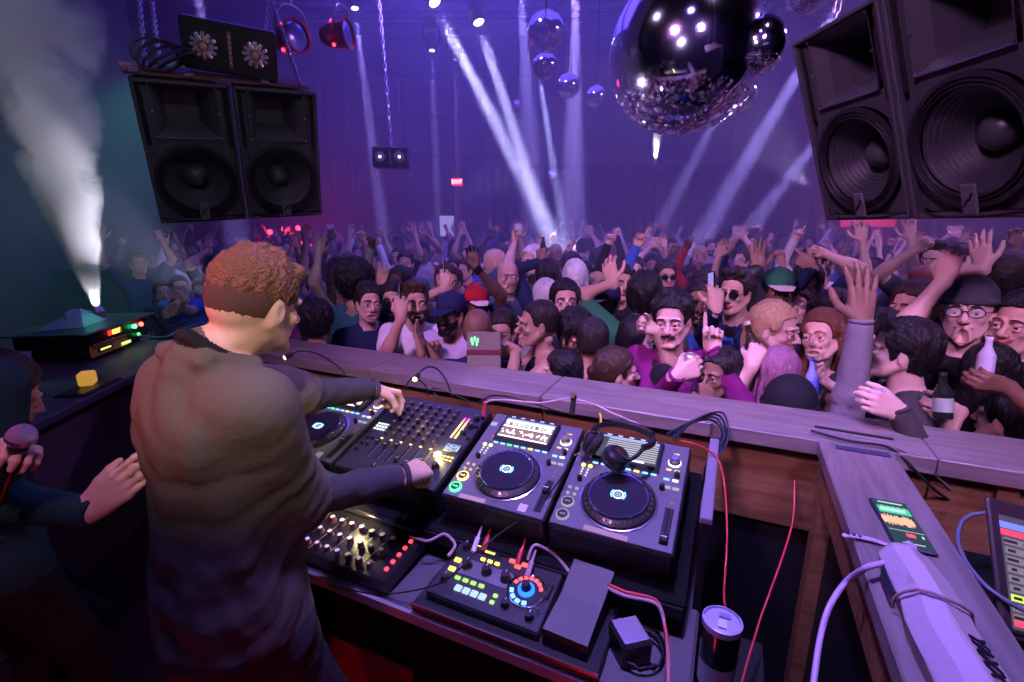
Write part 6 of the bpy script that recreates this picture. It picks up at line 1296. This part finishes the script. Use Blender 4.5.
near(503, 331, 2.85, -12, 'woman with dark tied hair and pursed lips beside the khaki folder', female=True, hair='tied', hc='dark', c1='navy', sk='fair', head=(0, -8, 8))
near(537, 325, 2.55, -72, 'short-haired person in black off-shoulder top, face lit red in profile', female=True, hair='crew', hc='dark', top='strapless', c1='black', sk='tan', arms={'L': (516, 350, -.1, 'fist', dict(dir=-RGT+UPV*.5))}, mouth='open')
near(565, 303, 2.85, 6, 'man with short black hair shouting with his mouth wide open', c1='grey', hair='short', hc='black', mouth='shout', sk='fair', arms={'R': (546, 338, -.30, 'spread', dict(dir=UPV*.5-RGT*.8, palm=-FWD))}, wide=1.06, head=(0, 8, 0))
near(590, 311, 3.15, -22, 'laughing woman in clear glasses, head tilted', female=True, hair='bun', hc='black', mouth='grin', glasses='clear', sk='fair', head=(0, 0, 14), c1='grey')
near(575, 335, 2.62, 25, 'person with curly hair and sunglasses pushed up, looking down', hair='curly', hc='black', glasses='headsun', sk='tan', head=(0, -25, 0), c1='charcoal')
near(593, 342, 2.42, 175, 'close-cropped head seen from behind in the middle of the rail crowd', hair='crew', hc='dark', sk='tan', c1='charcoal', noface=True)
near(607, 302, 3.05, 150, 'person in navy cap worn backwards, pale brim towards the booth', hair='short', cap='capback', cap_c='navy', brim_c='lilac', hc='black', sk='light', c1='lilac', noface=True)
near(561, 372, 2.44, -100, 'woman in profile at the rail with long straight black hair', female=True, hair='long', hc='black', c1='black', sk='fair', vox=.012)
near(617, 372, 2.30, 100, 'woman in profile at the rail with brown tied-back hair', female=True, hair='tied', hc='brown', c1='black', sk='light', vox=.012)
near(640, 342, 2.48, 62, 'woman with long black hair and sunglasses, forearm raised in a loose fist', female=True, hair='long', hc='black', glasses='sun', top='tank', c1='white', sk='light', arms={'R': (655, 330, -.22, 'fist', dict(polew=RGT*1.2-UPV*.5, dir=-RGT*.9+UPV*.3))})
def polo(S, up, s, x):
    S.cone(up(-.06, -.05, 1.465), up(.06, -.05, 1.465), .022*s, .022*s, 6, .01)
    for x_ in (-1, 1): S.cone(up(x_*.06, -.04, 1.465), up(x_*.05, .085, 1.39), .020*s, .014*s, 6, .01)
    S.cone(up(0, .105, 1.38), up(0, .128, 1.10), .058*s, .05*s, 6, .01)
o, h, _ = near(672, 320, 2.3, -10, 'man with black moustache and parted hair in a magenta shirt', c1=cloth('plum_shirt', (.17, .012, .11)), c2='black', top='long', hair='parted', hc='black', beard='moustache', mouth='smile', sk='fair', vox=.0085, pre=polo, lids=.2, head=(0, -5, 3), arms={'L': (713, 352, -.18, 'point', dict(dir=UPV, palm=-FWD-RGT*.2)), 'R': (676, 376, -.24, 'hold', dict(dir=RGT*.7+UPV*.3, palm=FWD*.9+RGT*.0, pole=(.1, -.1, -1.)))})
can(h['R'][0], 'pale drink can held by the man in magenta')
near(698, 303, 2.85, 8, 'brown-skinned man smiling over the shoulder of the moustached man', c1='blue', hair='crew', hc='black', beard='stubble', mouth='grin', sk='brown')
near(645, 297, 2.7, 168, 'man in dark green T-shirt seen from behind, tattooed arm reaching up', c1='green', hair='short', hc='black', sk='light', noface=True, arms={'L': (613, 283, .05, 'claw', dict(dir=UPV-RGT*.25))})
near(703, 291, 3.3, 0, 'grinning man in sunglasses between the phone and the tattooed arm', c1='black', hair='short', hc='dark', glasses='sun', sk='fair', mouth='grin')
o, h, _ = near(735, 293, 2.85, -20, 'person in dark jacket and sunglasses filming, dark hood behind', c1='navy', c2='black', top='jacket', hair='quiff', hc='dark', glasses='sun', sk='light', arms={'R': (716, 310, -.32, 'hold', dict(dir=UPV, palm=FWD))})
phone_in(h['R'], 'phone held up by the person in dark jacket and sunglasses')
near(757, 300, 3.1, 170, 'person in dark hood seen from behind near the green cap', c1='black', top='hoodie', hair='', cap='hood', cap_c='charcoal', noface=True)
near(778, 291, 2.95, 12, 'man in green cap with yellow brim, pale varsity sleeve and open hand raised', c1='navy', c2='cream', top='varsity', hair='short', cap='cap', cap_c='green', brim_c=cloth('yellow_brim', (.6, .5, .05)) if 0 else 'cream', sk='brown', arms={'R': (757, 270, -.12, 'spread', dict(dir=UPV, palm=-FWD))})
near(795, 311, 3.0, 0, 'laughing person with dark curly hair, head thrown back', hair='curly', hc='black', mouth='open', sk='fair', head=(0, 30, 0), c1='black')
o, h, _ = near(775, 330, 2.32, 66, 'smiling blonde woman with hair tied back and bare shoulders', female=True, hair='tied', hc='blond', top='strapless', c1='white', mouth='grin', sk='fair', vox=.011, head=(0, -4, 0), arms={'R': (752, 366, -.25, 'grip', dict(dir=UPV*.7+RGT*.25, palm=FWD+RGT*.3, polew=-RGT*.6-UPV))})
bottle(h['R'][0], 'dark beer bottle held up by the blonde woman', (.03, .02, .015), d=UPV*.95-RGT*.25, lab=(.3, .3, .34))
o, h, _ = near(822, 337, 2.28, -22, 'smiling woman with long auburn hair holding a blue-capped bottle', female=True, hair='long', hc='auburn', top='tank', c1='black', mouth='grin', sk='fair', vox=.011, head=(0, 6, 12), arms={'R': (834, 388, -.22, 'hold', dict(dir=-RGT*.6+UPV*.35, palm=-FWD*.3+RGT*.0+UPV*.8, pole=(-.3, -.2, -1)))})
bottle(at(812, 382, 2.02), 'small water bottle with blue cap held by the auburn-haired woman', (.3, .35, .75), (.05, .1, .7), .16, .024, UPV, lab=(.1, .15, .7))
near(778, 374, 2.12, 175, 'person seen from behind with pinkish braids at the rail', female=True, hair='braids', hc='pinkish', c1='black', sk='brown', noface=True)
near(789, 412, 2.0, 172, 'person in black beanie at the rail, knitted sleeve and open hand raised high', hair='', cap='beanie', cap_c='black', top='sweater', c1=cloth('knit_grey', (.20, .17, .19)), sk='brown', noface=True, vox=.010, fine=.005, sc=1.14, handsc=1.12, arms={'R': (862, 316, -.22, 'spread', dict(dir=UPV*1.+RGT*.05, palm=FWD*.8, polew=-UPV*.8+RGT*.2+FWD*.3))})
near(718, 375, 2.14, -32, 'brown-skinned woman with tied hair holding a small vape to her lips', female=True, hair='tied', hc='black', c1='charcoal', sk='brown', arms={'R': (705, 408, -.08, 'pinch', dict(dir=UPV*.8+RGT*.1, palm=FWD))})
near(884, 338, 2.22, 58, 'dark-bearded man in grey jacket looking down, head bent', c1='charcoal', c2='grey', top='jacket', hair='crew', hc='black', beard='beard', sk='light', head=(0, -14, 0))
near(912, 308, 2.5, -35, 'fair man with short brown hair behind the dark-haired man with the cup', c1='brown', hair='short', hc='brown', sk='fair')
o, h, _ = near(900, 352, 1.92, -82, 'dark-haired man in profile in open charcoal jacket, holding a clear cup', c1=cloth('jacket_taupe', (.055, .046, .044)), c2='black', top='jacket', hair='quiff', hc='black', sk='fair', vox=.0095, fine=.0045, hvox=.0042, arms={'L': (900, 412, -.28, 'hold', dict(dir=-RGT*.9+UPV*.35, palm=FWD*.9+RGT*.1, polew=RGT*.5-UPV))})
plastic_cup(at(874, 412, 1.67), .085, .036, 'clear plastic cup held over the rail by the man in charcoal jacket', (.4, .4, .5), upM(UPV), .4)
o, h, _ = near(968, 312, 2.1, -4, 'shouting man in round glasses and dark beanie, one arm raised', c1='black', hair='', cap='beanie', cap_c='charcoal', glasses='clear', hc='dark', mouth='shout', sk='fair', vox=.011, head=(0, 4, 4), arms={'R': (944, 280, -.1, 'hold', dict(dir=UPV+RGT*.3, palm=RGT*.6+FWD*.4, polew=-RGT*1.-UPV*.9))})
plastic_cup(h['R'][0]-UPV*.03, .09, .035, 'plastic cup raised by the shouting man in round glasses', (.45, .3, .4), upM(UPV), .5)
near(1021, 325, 2.0, -25, 'person with patterned necklace at the very edge of the crowd', female=True, hair='short', hc='black', c1='black', sk='light', mouth='smile')
near(1004, 280, 2.5, 165, 'dark-haired person in black shirt seen from behind, bare arm raised', c1='black', hair='short', hc='dark', sk='fair', noface=True, arms={'L': (983, 268, -.05, 'open', dict(dir=UPV-RGT*.15))})
o, h, _ = near(990, 374, 1.98, 160, 'person with long black hair from behind, brown hand holding a glass bottle', female=True, hair='long', hc='black', c1='black', sk='brown', noface=True, arms={'R': (1006, 386, -.32, 'hold', dict(dir=-RGT+UPV*.25, palm=FWD*.6+UPV*.4))})
bottle(at(986, 362, 1.72), 'clear glass bottle with pale cap held before the black-haired person', (.6, .6, .7), (.7, .65, .7), .15, .026, UPV+RGT*.15)
o, h, _ = near(1008, 420, 1.84, -110, 'dark-haired person bent low at the rail, holding a black bottle', c1='black', hair='short', hc='black', sk='light', arms={'L': (958, 412, -.12, 'grip', dict(dir=-RGT+UPV*.1, palm=FWD*.8+UPV*.2))})
bottle(at(943, 400, 1.68), 'black bottle with pale label held over the rail', (.01, .02, .012), (.02, .02, .02), .16, .028, UPV, lab=(.35, .45, .35))
near(812, 264, 3.7, -10, 'man in glasses with one arm bent and pointing over his head', c1='navy', hair='crew', hc='dark', glasses='clear', sk='fair', arms={'L': (824, 253, -.1, 'point', dict(dir=-RGT+UPV*.2))})
near(806, 285, 3.2, -8, 'smiling man in dark floral shirt under the pointing man', c1='navy', hair='short', hc='dark', mouth='grin', sk='fair')
near(836, 313, 2.75, 150, 'dark-haired person in navy, straight sleeve reaching up across the crowd', c1='navy', top='long', hair='short', hc='black', sk='light', noface=True, arms={'L': (812, 268, .15, 'point', dict(dir=UPV*.6-RGT*.8))})
near(935, 262, 3.5, -20, 'bearded man holding his glass up under the loudspeaker', c1='charcoal', hair='quiff', hc='dark', sk='light', beard='stubble', arms={'R': (915, 250, -.1, 'grip')})
near(960, 268, 3.0, 10, 'pale woman in the row behind the shouting man', female=True, c1='lilac', hair='bob', hc='dark', sk='fair')
near(357, 283, 3.5, 152, 'person with a big round dark hairdo and teal top seen from behind', c1='teal', hair='afro', hc='black', sk='tan', noface=True, arms={'R': (381, 288, .0, 'open', dict(band=True, dir=UPV+RGT*.1))})
o, h, _ = near(448, 283, 3.7, 15, 'person behind the navy cap holding a phone up high', c1='grey', hair='short', hc='brown', sk='fair', arms={'R': (445, 288, -.35, 'hold', dict(dir=UPV, palm=FWD, polew=-RGT-UPV*.4))})
phone_in(h['R'], 'phone held up above the navy cap')
near(508, 277, 3.9, 10, 'bald smiling man in blue-grey T-shirt under the brightest light', c1='denim', hair='', mouth='grin', sk='fair')
o, h, _ = near(497, 264, 4.4, 70, 'bald man in profile, arm straight up holding a cup', c1='denim', hair='', sk='fair', arms={'R': (514, 243, -.1, 'grip', dict(dir=UPV))})
plastic_cup(h['R'][0]-UPV*.02, .10, .04, 'plastic cup raised high by the bald man in profile', (.6, .5, .3), upM(UPV), .6)
near(532, 262, 4.3, -35, 'white-haired man standing in the brightest beam', c1='lilac', hair='short', hc='white', sk='fair')
near(575, 277, 3.9, 176, 'pale blond head seen from behind in the beam', c1='navy', hair='bob', hc='white', sk='fair', noface=True)
near(546, 297, 3.5, 172, 'fair-haired head seen from behind, brightly lit', c1='navy', hair='short', hc='white', sk='fair', noface=True)
o, h, _ = near(548, 277, 3.9, 165, 'dark-haired person raising a dark bottle', c1='navy', top='long', hair='short', hc='black', sk='brown', noface=True, arms={'L': (541, 262, .0, 'grip', dict(dir=UPV))})
bottle(h['L'][0], 'dark bottle raised in the middle of the crowd', (.02, .03, .02), d=UPV, h=.24)
o, h, _ = near(620, 283, 3.5, 20, 'person holding a phone sideways with both hands near the tattooed arm', c1='black', hair='short', hc='dark', sk='light', arms={'R': (600, 312, -.35, 'hold', dict(dir=RGT*.3+UPV, palm=FWD))})
phone_in(h['R'], 'phone held sideways beside the tattooed arm', land=True)
near(180, 288, 4.6, 5, 'man in blue-striped top with crossed forearms, beyond the smoke machine', c1='blue', hair='crew', hc='brown', sk='fair', arms={'R': (186, 300, -.3, 'flat', dict(dir=-RGT+UPV*.4)), 'L': (176, 304, -.32, 'flat', dict(dir=-RGT*.5-UPV*.5))})
near(163, 292, 4.9, 8, 'woman in the dark beside the man with crossed forearms', female=True, c1='black', hair='long', hc='brown', sk='fair')
near(201, 290, 5.0, -8, 'man with short hair just left clear of the DJ'.replace('left ', ''), c1='charcoal', hair='short', hc='dark', sk='fair', mouth='grin')
near(216, 268, 5.4, 0, 'person with one open hand raised beside the DJ head', c1='navy', hair='short', hc='dark', sk='fair', arms={'R': (209, 250, -.1, 'spread', dict(dir=UPV, palm=-FWD))})


# ------------------------------------------------------------------ the rest of the crowd: one body of each kind, then copies
PROTO = []
kinds = [
 ('one fist up', dict(hair='short', hc='black', arms={'R': dict(l=(.05, .10, .50), pose='fist')})),
 ('one open hand up', dict(hair='crew', hc='dark', mouth='grin', arms={'L': dict(l=(.08, .06, .52), pose='spread')})),
 ('both arms up', dict(hair='quiff', hc='brown', mouth='open', arms={'R': dict(l=(.12, .05, .50), pose='open'), 'L': dict(l=(.06, .12, .49), pose='fist')})),
 ('arms down', dict(hair='parted', hc='dark', mouth='smile')),
 ('long hair, arms down', dict(female=True, hair='long', hc='dark', mouth='smile')),
 ('long hair, one hand up', dict(female=True, hair='long', hc='brown', top='tank', arms={'R': dict(l=(.06, .05, .50), pose='open')})),
 ('finger pointing up', dict(hair='short', hc='dark', glasses='sun', arms={'R': dict(l=(.10, .14, .46), pose='point')})),
 ('cap and raised hand', dict(hair='short', cap='cap', cap_c='black', beard='stubble', arms={'L': dict(l=(.12, .12, .46), pose='claw')})),
 ('hands clapping overhead', dict(hair='curly', hc='black', arms={'R': dict(l=(-.12, .14, .46), pose='flat'), 'L': dict(l=(-.12, .14, .46), pose='flat')})),
 ('beard, arms down', dict(hair='short', hc='dark', beard='beard', mouth='grin')),
 ('hair in a bun', dict(female=True, hair='bun', hc='blond', mouth='grin', arms={'L': dict(l=(.05, .30, .10), pose='relax')})),
 ('bald head', dict(hair='', mouth='smile', beard='beard', hc='dark')),
 ('two fingers up', dict(female=True, hair='tied', hc='black', arms={'R': dict(l=(.02, .16, .47), pose='peace')})),
 ('phone at eye level', dict(hair='short', hc='black', arms={'R': dict(l=(-.02, .34, .22), pose='hold'), 'L': dict(l=(-.10, .33, .20), pose='hold')})),
]
for i, (nm, kw) in enumerate(kinds):
    kw = dict(kw); kw.setdefault('top', 'long' if i % 3 == 0 else 'tee')
    o, h, _ = person(V3(0, 0, 0), yaw=0, fine=.0075, vox=.020, hvox=.0075, c1='black', sk='fair', trousers='charcoal', label='p%d' % i, **kw)
    PROTO.append((nm, o, kw))
tops = ['black', 'navy', 'charcoal', 'black', 'white', 'grey', 'lilac', 'denim', 'black', 'magenta', 'brown', 'blue', 'cream', 'teal', 'red', 'olive', 'navy']
sks = ['fair', 'fair', 'light', 'tan', 'brown', 'light', 'fair', 'dark']
ordn = ['', '', '', 'fourth', 'fifth', 'sixth', 'seventh', 'eighth', 'ninth', 'tenth', 'eleventh', 'twelfth', 'thirteenth', 'last']
marks = [(150, 'behind the smoke machine'), (215, 'beyond the smoke machine'), (300, 'beyond the DJ head'), (350, 'near the hanging twin lamp'), (420, 'under the hanging twin lamp'), (485, 'below the EXIT sign'), (560, 'in the brightest beams'), (625, 'under the tiny mirror ball'), (700, 'under the giant mirror ball'), (770, 'among the slanting beams'), (825, 'beside the lilac-lit loudspeaker'), (930, 'below the lilac-lit loudspeaker'), (1030, 'below the big dark loudspeaker'), (1400, 'beyond the loudspeaker')]
rc = random.Random(21); seen = {}; used = {}
KS = [3.75, 4.3, 4.9, 5.6, 6.4, 7.3, 8.3, 9.5, 10.9, 12.5, 14.2]
def link_mat(o, old, new):
    for i, sl in enumerate(o.material_slots):
        if o.data.materials[i] == old: sl.link = 'OBJECT'; sl.material = new
n_far = 0
for row, k in enumerate(KS):
    step = (.56+.02*row)*F/k; x = 150+rc.random()*step
    while x < (1040 if k > 6 else 1170):
        px = x+(rc.random()-.5)*step*.35; x += step
        kk = k*(1+(rc.random()-.5)*.07); dx = (px-CX)/F; hd_ = kk/math.cos(PITCH)*.965
        p = V3(*(FWD*kk+RGT*dx*kk)[:2], FZ)
        if min((p[0]-a)**2+(p[1]-b)**2 for a, b in TAKEN) < .36**2: continue
        if p[1] < 3.0: continue
        uu, vv = p[:2]@RGT[:2], p[:2]@HD[:2]
        if uu > 12.3 or uu < -10.3 or vv > 15.2 or (vv < 8.6 and uu < -5.0): continue
        TAKEN.append((p[0], p[1]))
        i = rc.randrange(len(PROTO)); 
        if row and i in (13, 4) and rc.random() < .5: i = rc.choice([0, 1, 2, 6, 8, 12])
        nm, src, kw = PROTO[i]; tc_n = rc.choice(tops); sk_n = rc.choice(sks)
        first = i not in used; o = src if first else copy_tree(src); used[i] = 1
        th = facing(p, rc.uniform(-45, 45) if rc.random() < .86 else rc.uniform(120, 240)); s = rc.uniform(.93, 1.05)
        o.location = p; o.rotation_euler = (0, 0, R(th)); o.scale = (s, s, s)
        link_mat(o, C_('black'), C_(tc_n)); link_mat(o, skin('fair'), skin(sk_n))
        mk = next(m for a, m in marks if px < a); lab = '%s %s, %s top, %s row %s' % ('woman with' if kw.get('female') else 'man with', nm, tc_n, ordn[row+3], mk)
        o['label'] = lab; o['category'] = 'person'; seen.setdefault(lab, []).append(o); n_far += 1
for lab, os_ in seen.items():
    for o in os_: o['group'] = 'dancing crowd beyond the rail'
    if len(os_) > 1:
        for o in os_: o['group'] = 'alike dancers: '+lab[:50]

# ------------------------------------------------------------------ smoke jets
def jet(name, a, b, r0, slope, dens, label, seed=0., turb=1., core=1.):
    """a cone of blown smoke from a to b; density falls off from the axis and breaks up with height"""
    a = np.array(a, float); b = np.array(b, float); d_ = norm(b-a); L = np.linalg.norm(b-a); B = basis(d_)[:, [1, 2, 0]]
    m = bpy.data.materials.new('blown_smoke'); m.use_nodes = True; nt = m.node_tree; nt.nodes.clear(); N = nt.nodes.new; K = nt.links.new
    def val(x, sock): 
        if isinstance(x, (int, float)): sock.default_value = x
        else: K(x, sock)
    def M(op, x, y=0., z=None, clamp=False):
        n = N('ShaderNodeMath'); n.operation = op; n.use_clamp = clamp; val(x, n.inputs[0]); val(y, n.inputs[1])
        if z is not None: val(z, n.inputs[2])
        return n.outputs[0]
    tc = N('ShaderNodeTexCoord'); sp = N('ShaderNodeSeparateXYZ'); K(tc.outputs['Object'], sp.inputs[0]); x, y, z = sp.outputs
    rad = M('SQRT', M('ADD', M('MULTIPLY', x, x), M('MULTIPLY', y, y))); Rz = M('MULTIPLY_ADD', z, slope, r0)
    fall = M('SUBTRACT', 1., M('DIVIDE', rad, Rz))
    nz = N('ShaderNodeTexNoise'); nz.inputs['Scale'].default_value = 2.6/turb; nz.inputs['Detail'].default_value = 5; nz.inputs['Roughness'].default_value = .6; nz.inputs['Distortion'].default_value = .6
    mp = N('ShaderNodeMapping'); mp.inputs['Location'].default_value = (seed, seed, 0); K(tc.outputs['Object'], mp.inputs[0]); K(mp.outputs[0], nz.inputs['Vector'])
    h = M('DIVIDE', z, L); amt = M('MINIMUM', M('MULTIPLY', h, 9.), 5.5)
    nn = M('MULTIPLY', M('SUBTRACT', nz.outputs['Fac'], .56), amt)
    s_ = M('ADD', M('MULTIPLY', fall, 1.5), nn, clamp=True)
    s2 = M('MULTIPLY', s_, M('MULTIPLY', M('SUBTRACT', 1.04, h), M('GREATER_THAN', fall, 0.)))
    dd = M('MULTIPLY', s2, M('DIVIDE', dens, M('MULTIPLY_ADD', z, core, 1.)))
    pv = N('ShaderNodeVolumeScatter'); pv.inputs['Color'].default_value = (.95, .95, .97, 1); K(dd, pv.inputs['Density']); out = N('ShaderNodeOutputMaterial'); K(pv.outputs[0], out.inputs['Volume'])
    mb = MB(B, a); mb.lathe([(.0005, 0), (r0, .0), (r0+slope*L, L), (.0005, L)], m, n=24); me = mb.mesh(name); me.transform(M4(B.T, -B.T@a)); o = bpy.data.objects.new(name, me); col.objects.link(o); o.matrix_world = M4(B, a); return tag(o, label, 'smoke', kind='stuff')
noz = smc+cd*.16-cn*.02+V3(0, 0, .30); kz = proj(noz)[2]; nx, ny, _ = proj(noz)
jt = at(nx-88, ny-350, kz); jet('smoke', noz, jt, .03, .21, 60., 'white smoke jet shooting up from the smoke machine and billowing away', 3.1, 1., .9)
spot(noz+V3(0, 0, -.04), jt, 1500, 34, (.86, .84, 1.), .5, .03, 'jet_spot')
spot(smc+cn*.75+cd*.5+V3(0, 0, .25), noz*.72+jt*.28, 230, 40, (.84, .82, 1.), .6, .05, 'jet_spot')  # added side fill on the lower jet, no LED fixture stands there
spot(V3(-1.9, .9, 3.6), at(50, 160, 4.2), 260, 34, (.78, .80, 1.), .6, .1, 'smoke_fill'); spot(at(190, 60, 6.), at(70, 210, 4.4), 260, 40, (.1, 1., .62), .6, .1, 'teal_fill')  # lavender and teal spots are added fill for the smoke, without fixtures
# the jet at the back wall
q = at(655, 165, 14.6); o = empty('smoke_machine', q, rotz(YAWROOM), label='small smoke machine on a ledge of the back wall', cat='smoke machine')
mb = MB(); mb.box((0, 0, -.12), (.7, .4, .26), PLAS, bev=.03); mb.box((0, .2, -.28), (1.0, .9, .05), BLK); mb.build('housing', o); mb = MB(); mb.cyl((0, 0, 0), (0, 0, .12), .06, STEEL, n=12); mb.build('nozzle', o)
for x in (-.42, .42): mb = MB(); mb.lathe([(.05, 0), (.14, .08), (.15, .3), (.1, .38), (.001, .38)], BLK, (x, 0, -.25), (0, 0, 1), 14); mb.build('side_lamp', o)
jet('smoke', q+V3(0, 0, .13), q+V3(0, 0, 1.15), .06, .17, 16., 'small bright smoke jet at the back wall under the giant mirror ball', 8.3, 1., .2); spot(q+V3(0, 0, .17), q+V3(0, 0, 1.25), 9000, 24, (.95, .93, 1.), .5, .04, 'jet_spot')
# red-lit alcove far back behind the DJ head: red lamps
for i, (x, y, k) in enumerate(((270, 232, 13), (284, 229, 13.4), (292, 235, 13), (304, 243, 12.6), (310, 247, 12.8), (304, 249, 12.8), (298, 228, 13.6))):
    c = at(x, y, k); o = empty('red_lamp', c, rotz(YAWROOM), label='small red lamp of the far bar behind the DJ head', cat='lamp', group='red lamps of the far bar')
    mb = MB(); mb.ball((0, 0, 0), .07, glow('bar_red', (1., .03, .08), 9.), 10, 8); mb.build('bulb', o); mb = MB(); mb.cyl((0, 0, .05), (0, 0, .16), .03, BLK, n=8); mb.build('holder', o)
for x, k in ((275, 14), (305, 13.6)):
    l = bpy.data.lights.new('bar_glow', 'POINT'); l.energy = 45; l.color = (1., .03, .10); l.shadow_soft_size = .3; o = bpy.data.objects.new('bar_glow', l); col.objects.link(o); o.location = at(x, 226, k)
l = bpy.data.lights.new('bar_glow', 'POINT'); l.energy = 40; l.color = (1., .05, .3); l.shadow_soft_size = .3; o = bpy.data.objects.new('bar_glow', l); col.objects.link(o); o.location = at(868, 224, 14)
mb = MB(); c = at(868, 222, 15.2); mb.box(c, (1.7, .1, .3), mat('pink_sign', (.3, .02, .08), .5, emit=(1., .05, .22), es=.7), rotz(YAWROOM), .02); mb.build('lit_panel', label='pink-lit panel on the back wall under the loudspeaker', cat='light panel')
# bright little screen high at the back and its lamp
c = at(447, 226, 14.6); mb = MB(); mb.box(c, (.42, .08, .6), mat('projection_white', (.5, .45, .8), .5, emit=(.5, .45, 1.), es=.8), rotz(YAWROOM), .01); mb.build('wall_screen', label='pale lit wall screen far back below the EXIT sign', cat='screen')

# ------------------------------------------------------------------ lights and camera
w = bpy.data.worlds.new('club_dark'); sc.world = w; w.use_nodes = True; w.node_tree.nodes['Background'].inputs[0].default_value = (.28, .22, .5, 1); w.node_tree.nodes['Background'].inputs[1].default_value = .035
area(room(0, 9, 6.9), room(0, 9, 0), 540, 8, (.12, .07, 1.), 'ceiling_fill')  # unseen purple fill for the haze, no lamp hangs here
spot(room(-1, 5, 5.9), room(0, 8.5, 1.2), 1000, 120, (.20, .12, 1.), .8, .2, 'crowd_fill')  # this and the next spot are unseen crowd fill without fixtures
spot(room(6, 4, 5.3), room(3, 6.5, 1.), 1100, 110, (.5, .22, 1.), .8, .2, 'crowd_fill')
spot(room(0, -1, 6.5), room(0, 1, 0), 120, 120, (.35, .24, 1.), .8, .3, 'booth_fill')  # added fill over the booth, without a lamp
for p_ in (V3(-2.5, 1.2, 5.2), V3(1.2, 2.2, 5.8), V3(-.4, 1.0, 2.9), V3(-2., 3., 1.9), V3(.6, 5.8, 2.2)): spot(p_, at(690, 54, 3.3), 130, 26, (.75, .6, 1.), .5, .022, 'ball_fill')  # unseen spots added to make the giant ball sparkle
spot(room(0, .5, 6.), room(0, -3, 3.), 750, 130, (.35, .2, 1.), .8, .3, 'rear_fill')  # added fill on the wall behind the booth, for the ball to mirror
# front light on the crowd from above the booth
spot(V3(-1.2, -1.0, 4.2), V3(-.6, 4, 1.2), 760, 60, (.85, .38, 1.), .8, .25, 'front_light')
spot(V3(1.6, -.6, 4.2), V3(1.0, 4, 1.2), 700, 60, (.70, .38, 1.), .8, .25, 'front_light')
spot(V3(-.3, .9, 4.), V3(-.2, 1.45, 1.1), 640, 50, (.36, .26, 1.), .7, .12, 'booth_light')
spot(V3(.15, -.5, 3.1), V3(-1.0, .75, 1.62), 210, 20, (1., .78, .60), .8, .08, 'booth_light')
spot(V3(-2.3, -.6, 1.9), V3(-.95, .75, 1.62), 95, 22, (1., .05, .10), .7, .08, 'red_light')
spot(V3(-1.0, 2.6, 3.6), V3(-.95, .8, 1.5), 60, 30, (.55, .4, 1.), .7, .1, 'rim_light')
spot(V3(-.6, -.3, 2.6), V3(-1.9, .6, 1.35), 45, 40, (1., .35, .6), .7, .1, 'pink_light')
spot(V3(-1.0, 4.4, 3.), cR-XR*.1, 1900, 24, (.45, .30, 1.), .6, .15, 'speaker_fill')  # this and the next spot are added to lighten the loudspeakers, without fixtures
spot(V3(-.2, .2, 3.4), cL, 75, 40, (.75, .8, .9), .6, .15, 'speaker_fill')
for x, y in ((-1.2, .3), (-.3, .35)):
    l = bpy.data.lights.new('red_floor_light', 'POINT'); l.energy = 2.2; l.color = (1., .03, .06); l.shadow_soft_size = .05; o = bpy.data.objects.new('red_floor_light', l); col.objects.link(o); o.location = (x, y, .35)
cam = bpy.data.objects.new('camera', bpy.data.cameras.new('camera')); col.objects.link(cam)
cam.data.sensor_width = 36; cam.data.lens = 36*F/1024; cam.location = CAM; cam.data.clip_start = .02
cam.rotation_euler = (math.pi/2-PITCH, 0, YAW); sc.camera = cam
vs_ = sc.view_settings; vs_.view_transform = 'Standard'; vs_.look = 'None'; vs_.exposure = 0; vs_.gamma = 1; vs_.use_curve_mapping = False
cy = sc.cycles; cy.use_denoising = True; cy.max_bounces = 6; cy.volume_bounces = 0; cy.diffuse_bounces = 3; cy.glossy_bounces = 4; cy.transparent_max_bounces = 8; cy.sample_clamp_indirect = 6; cy.use_light_tree = True
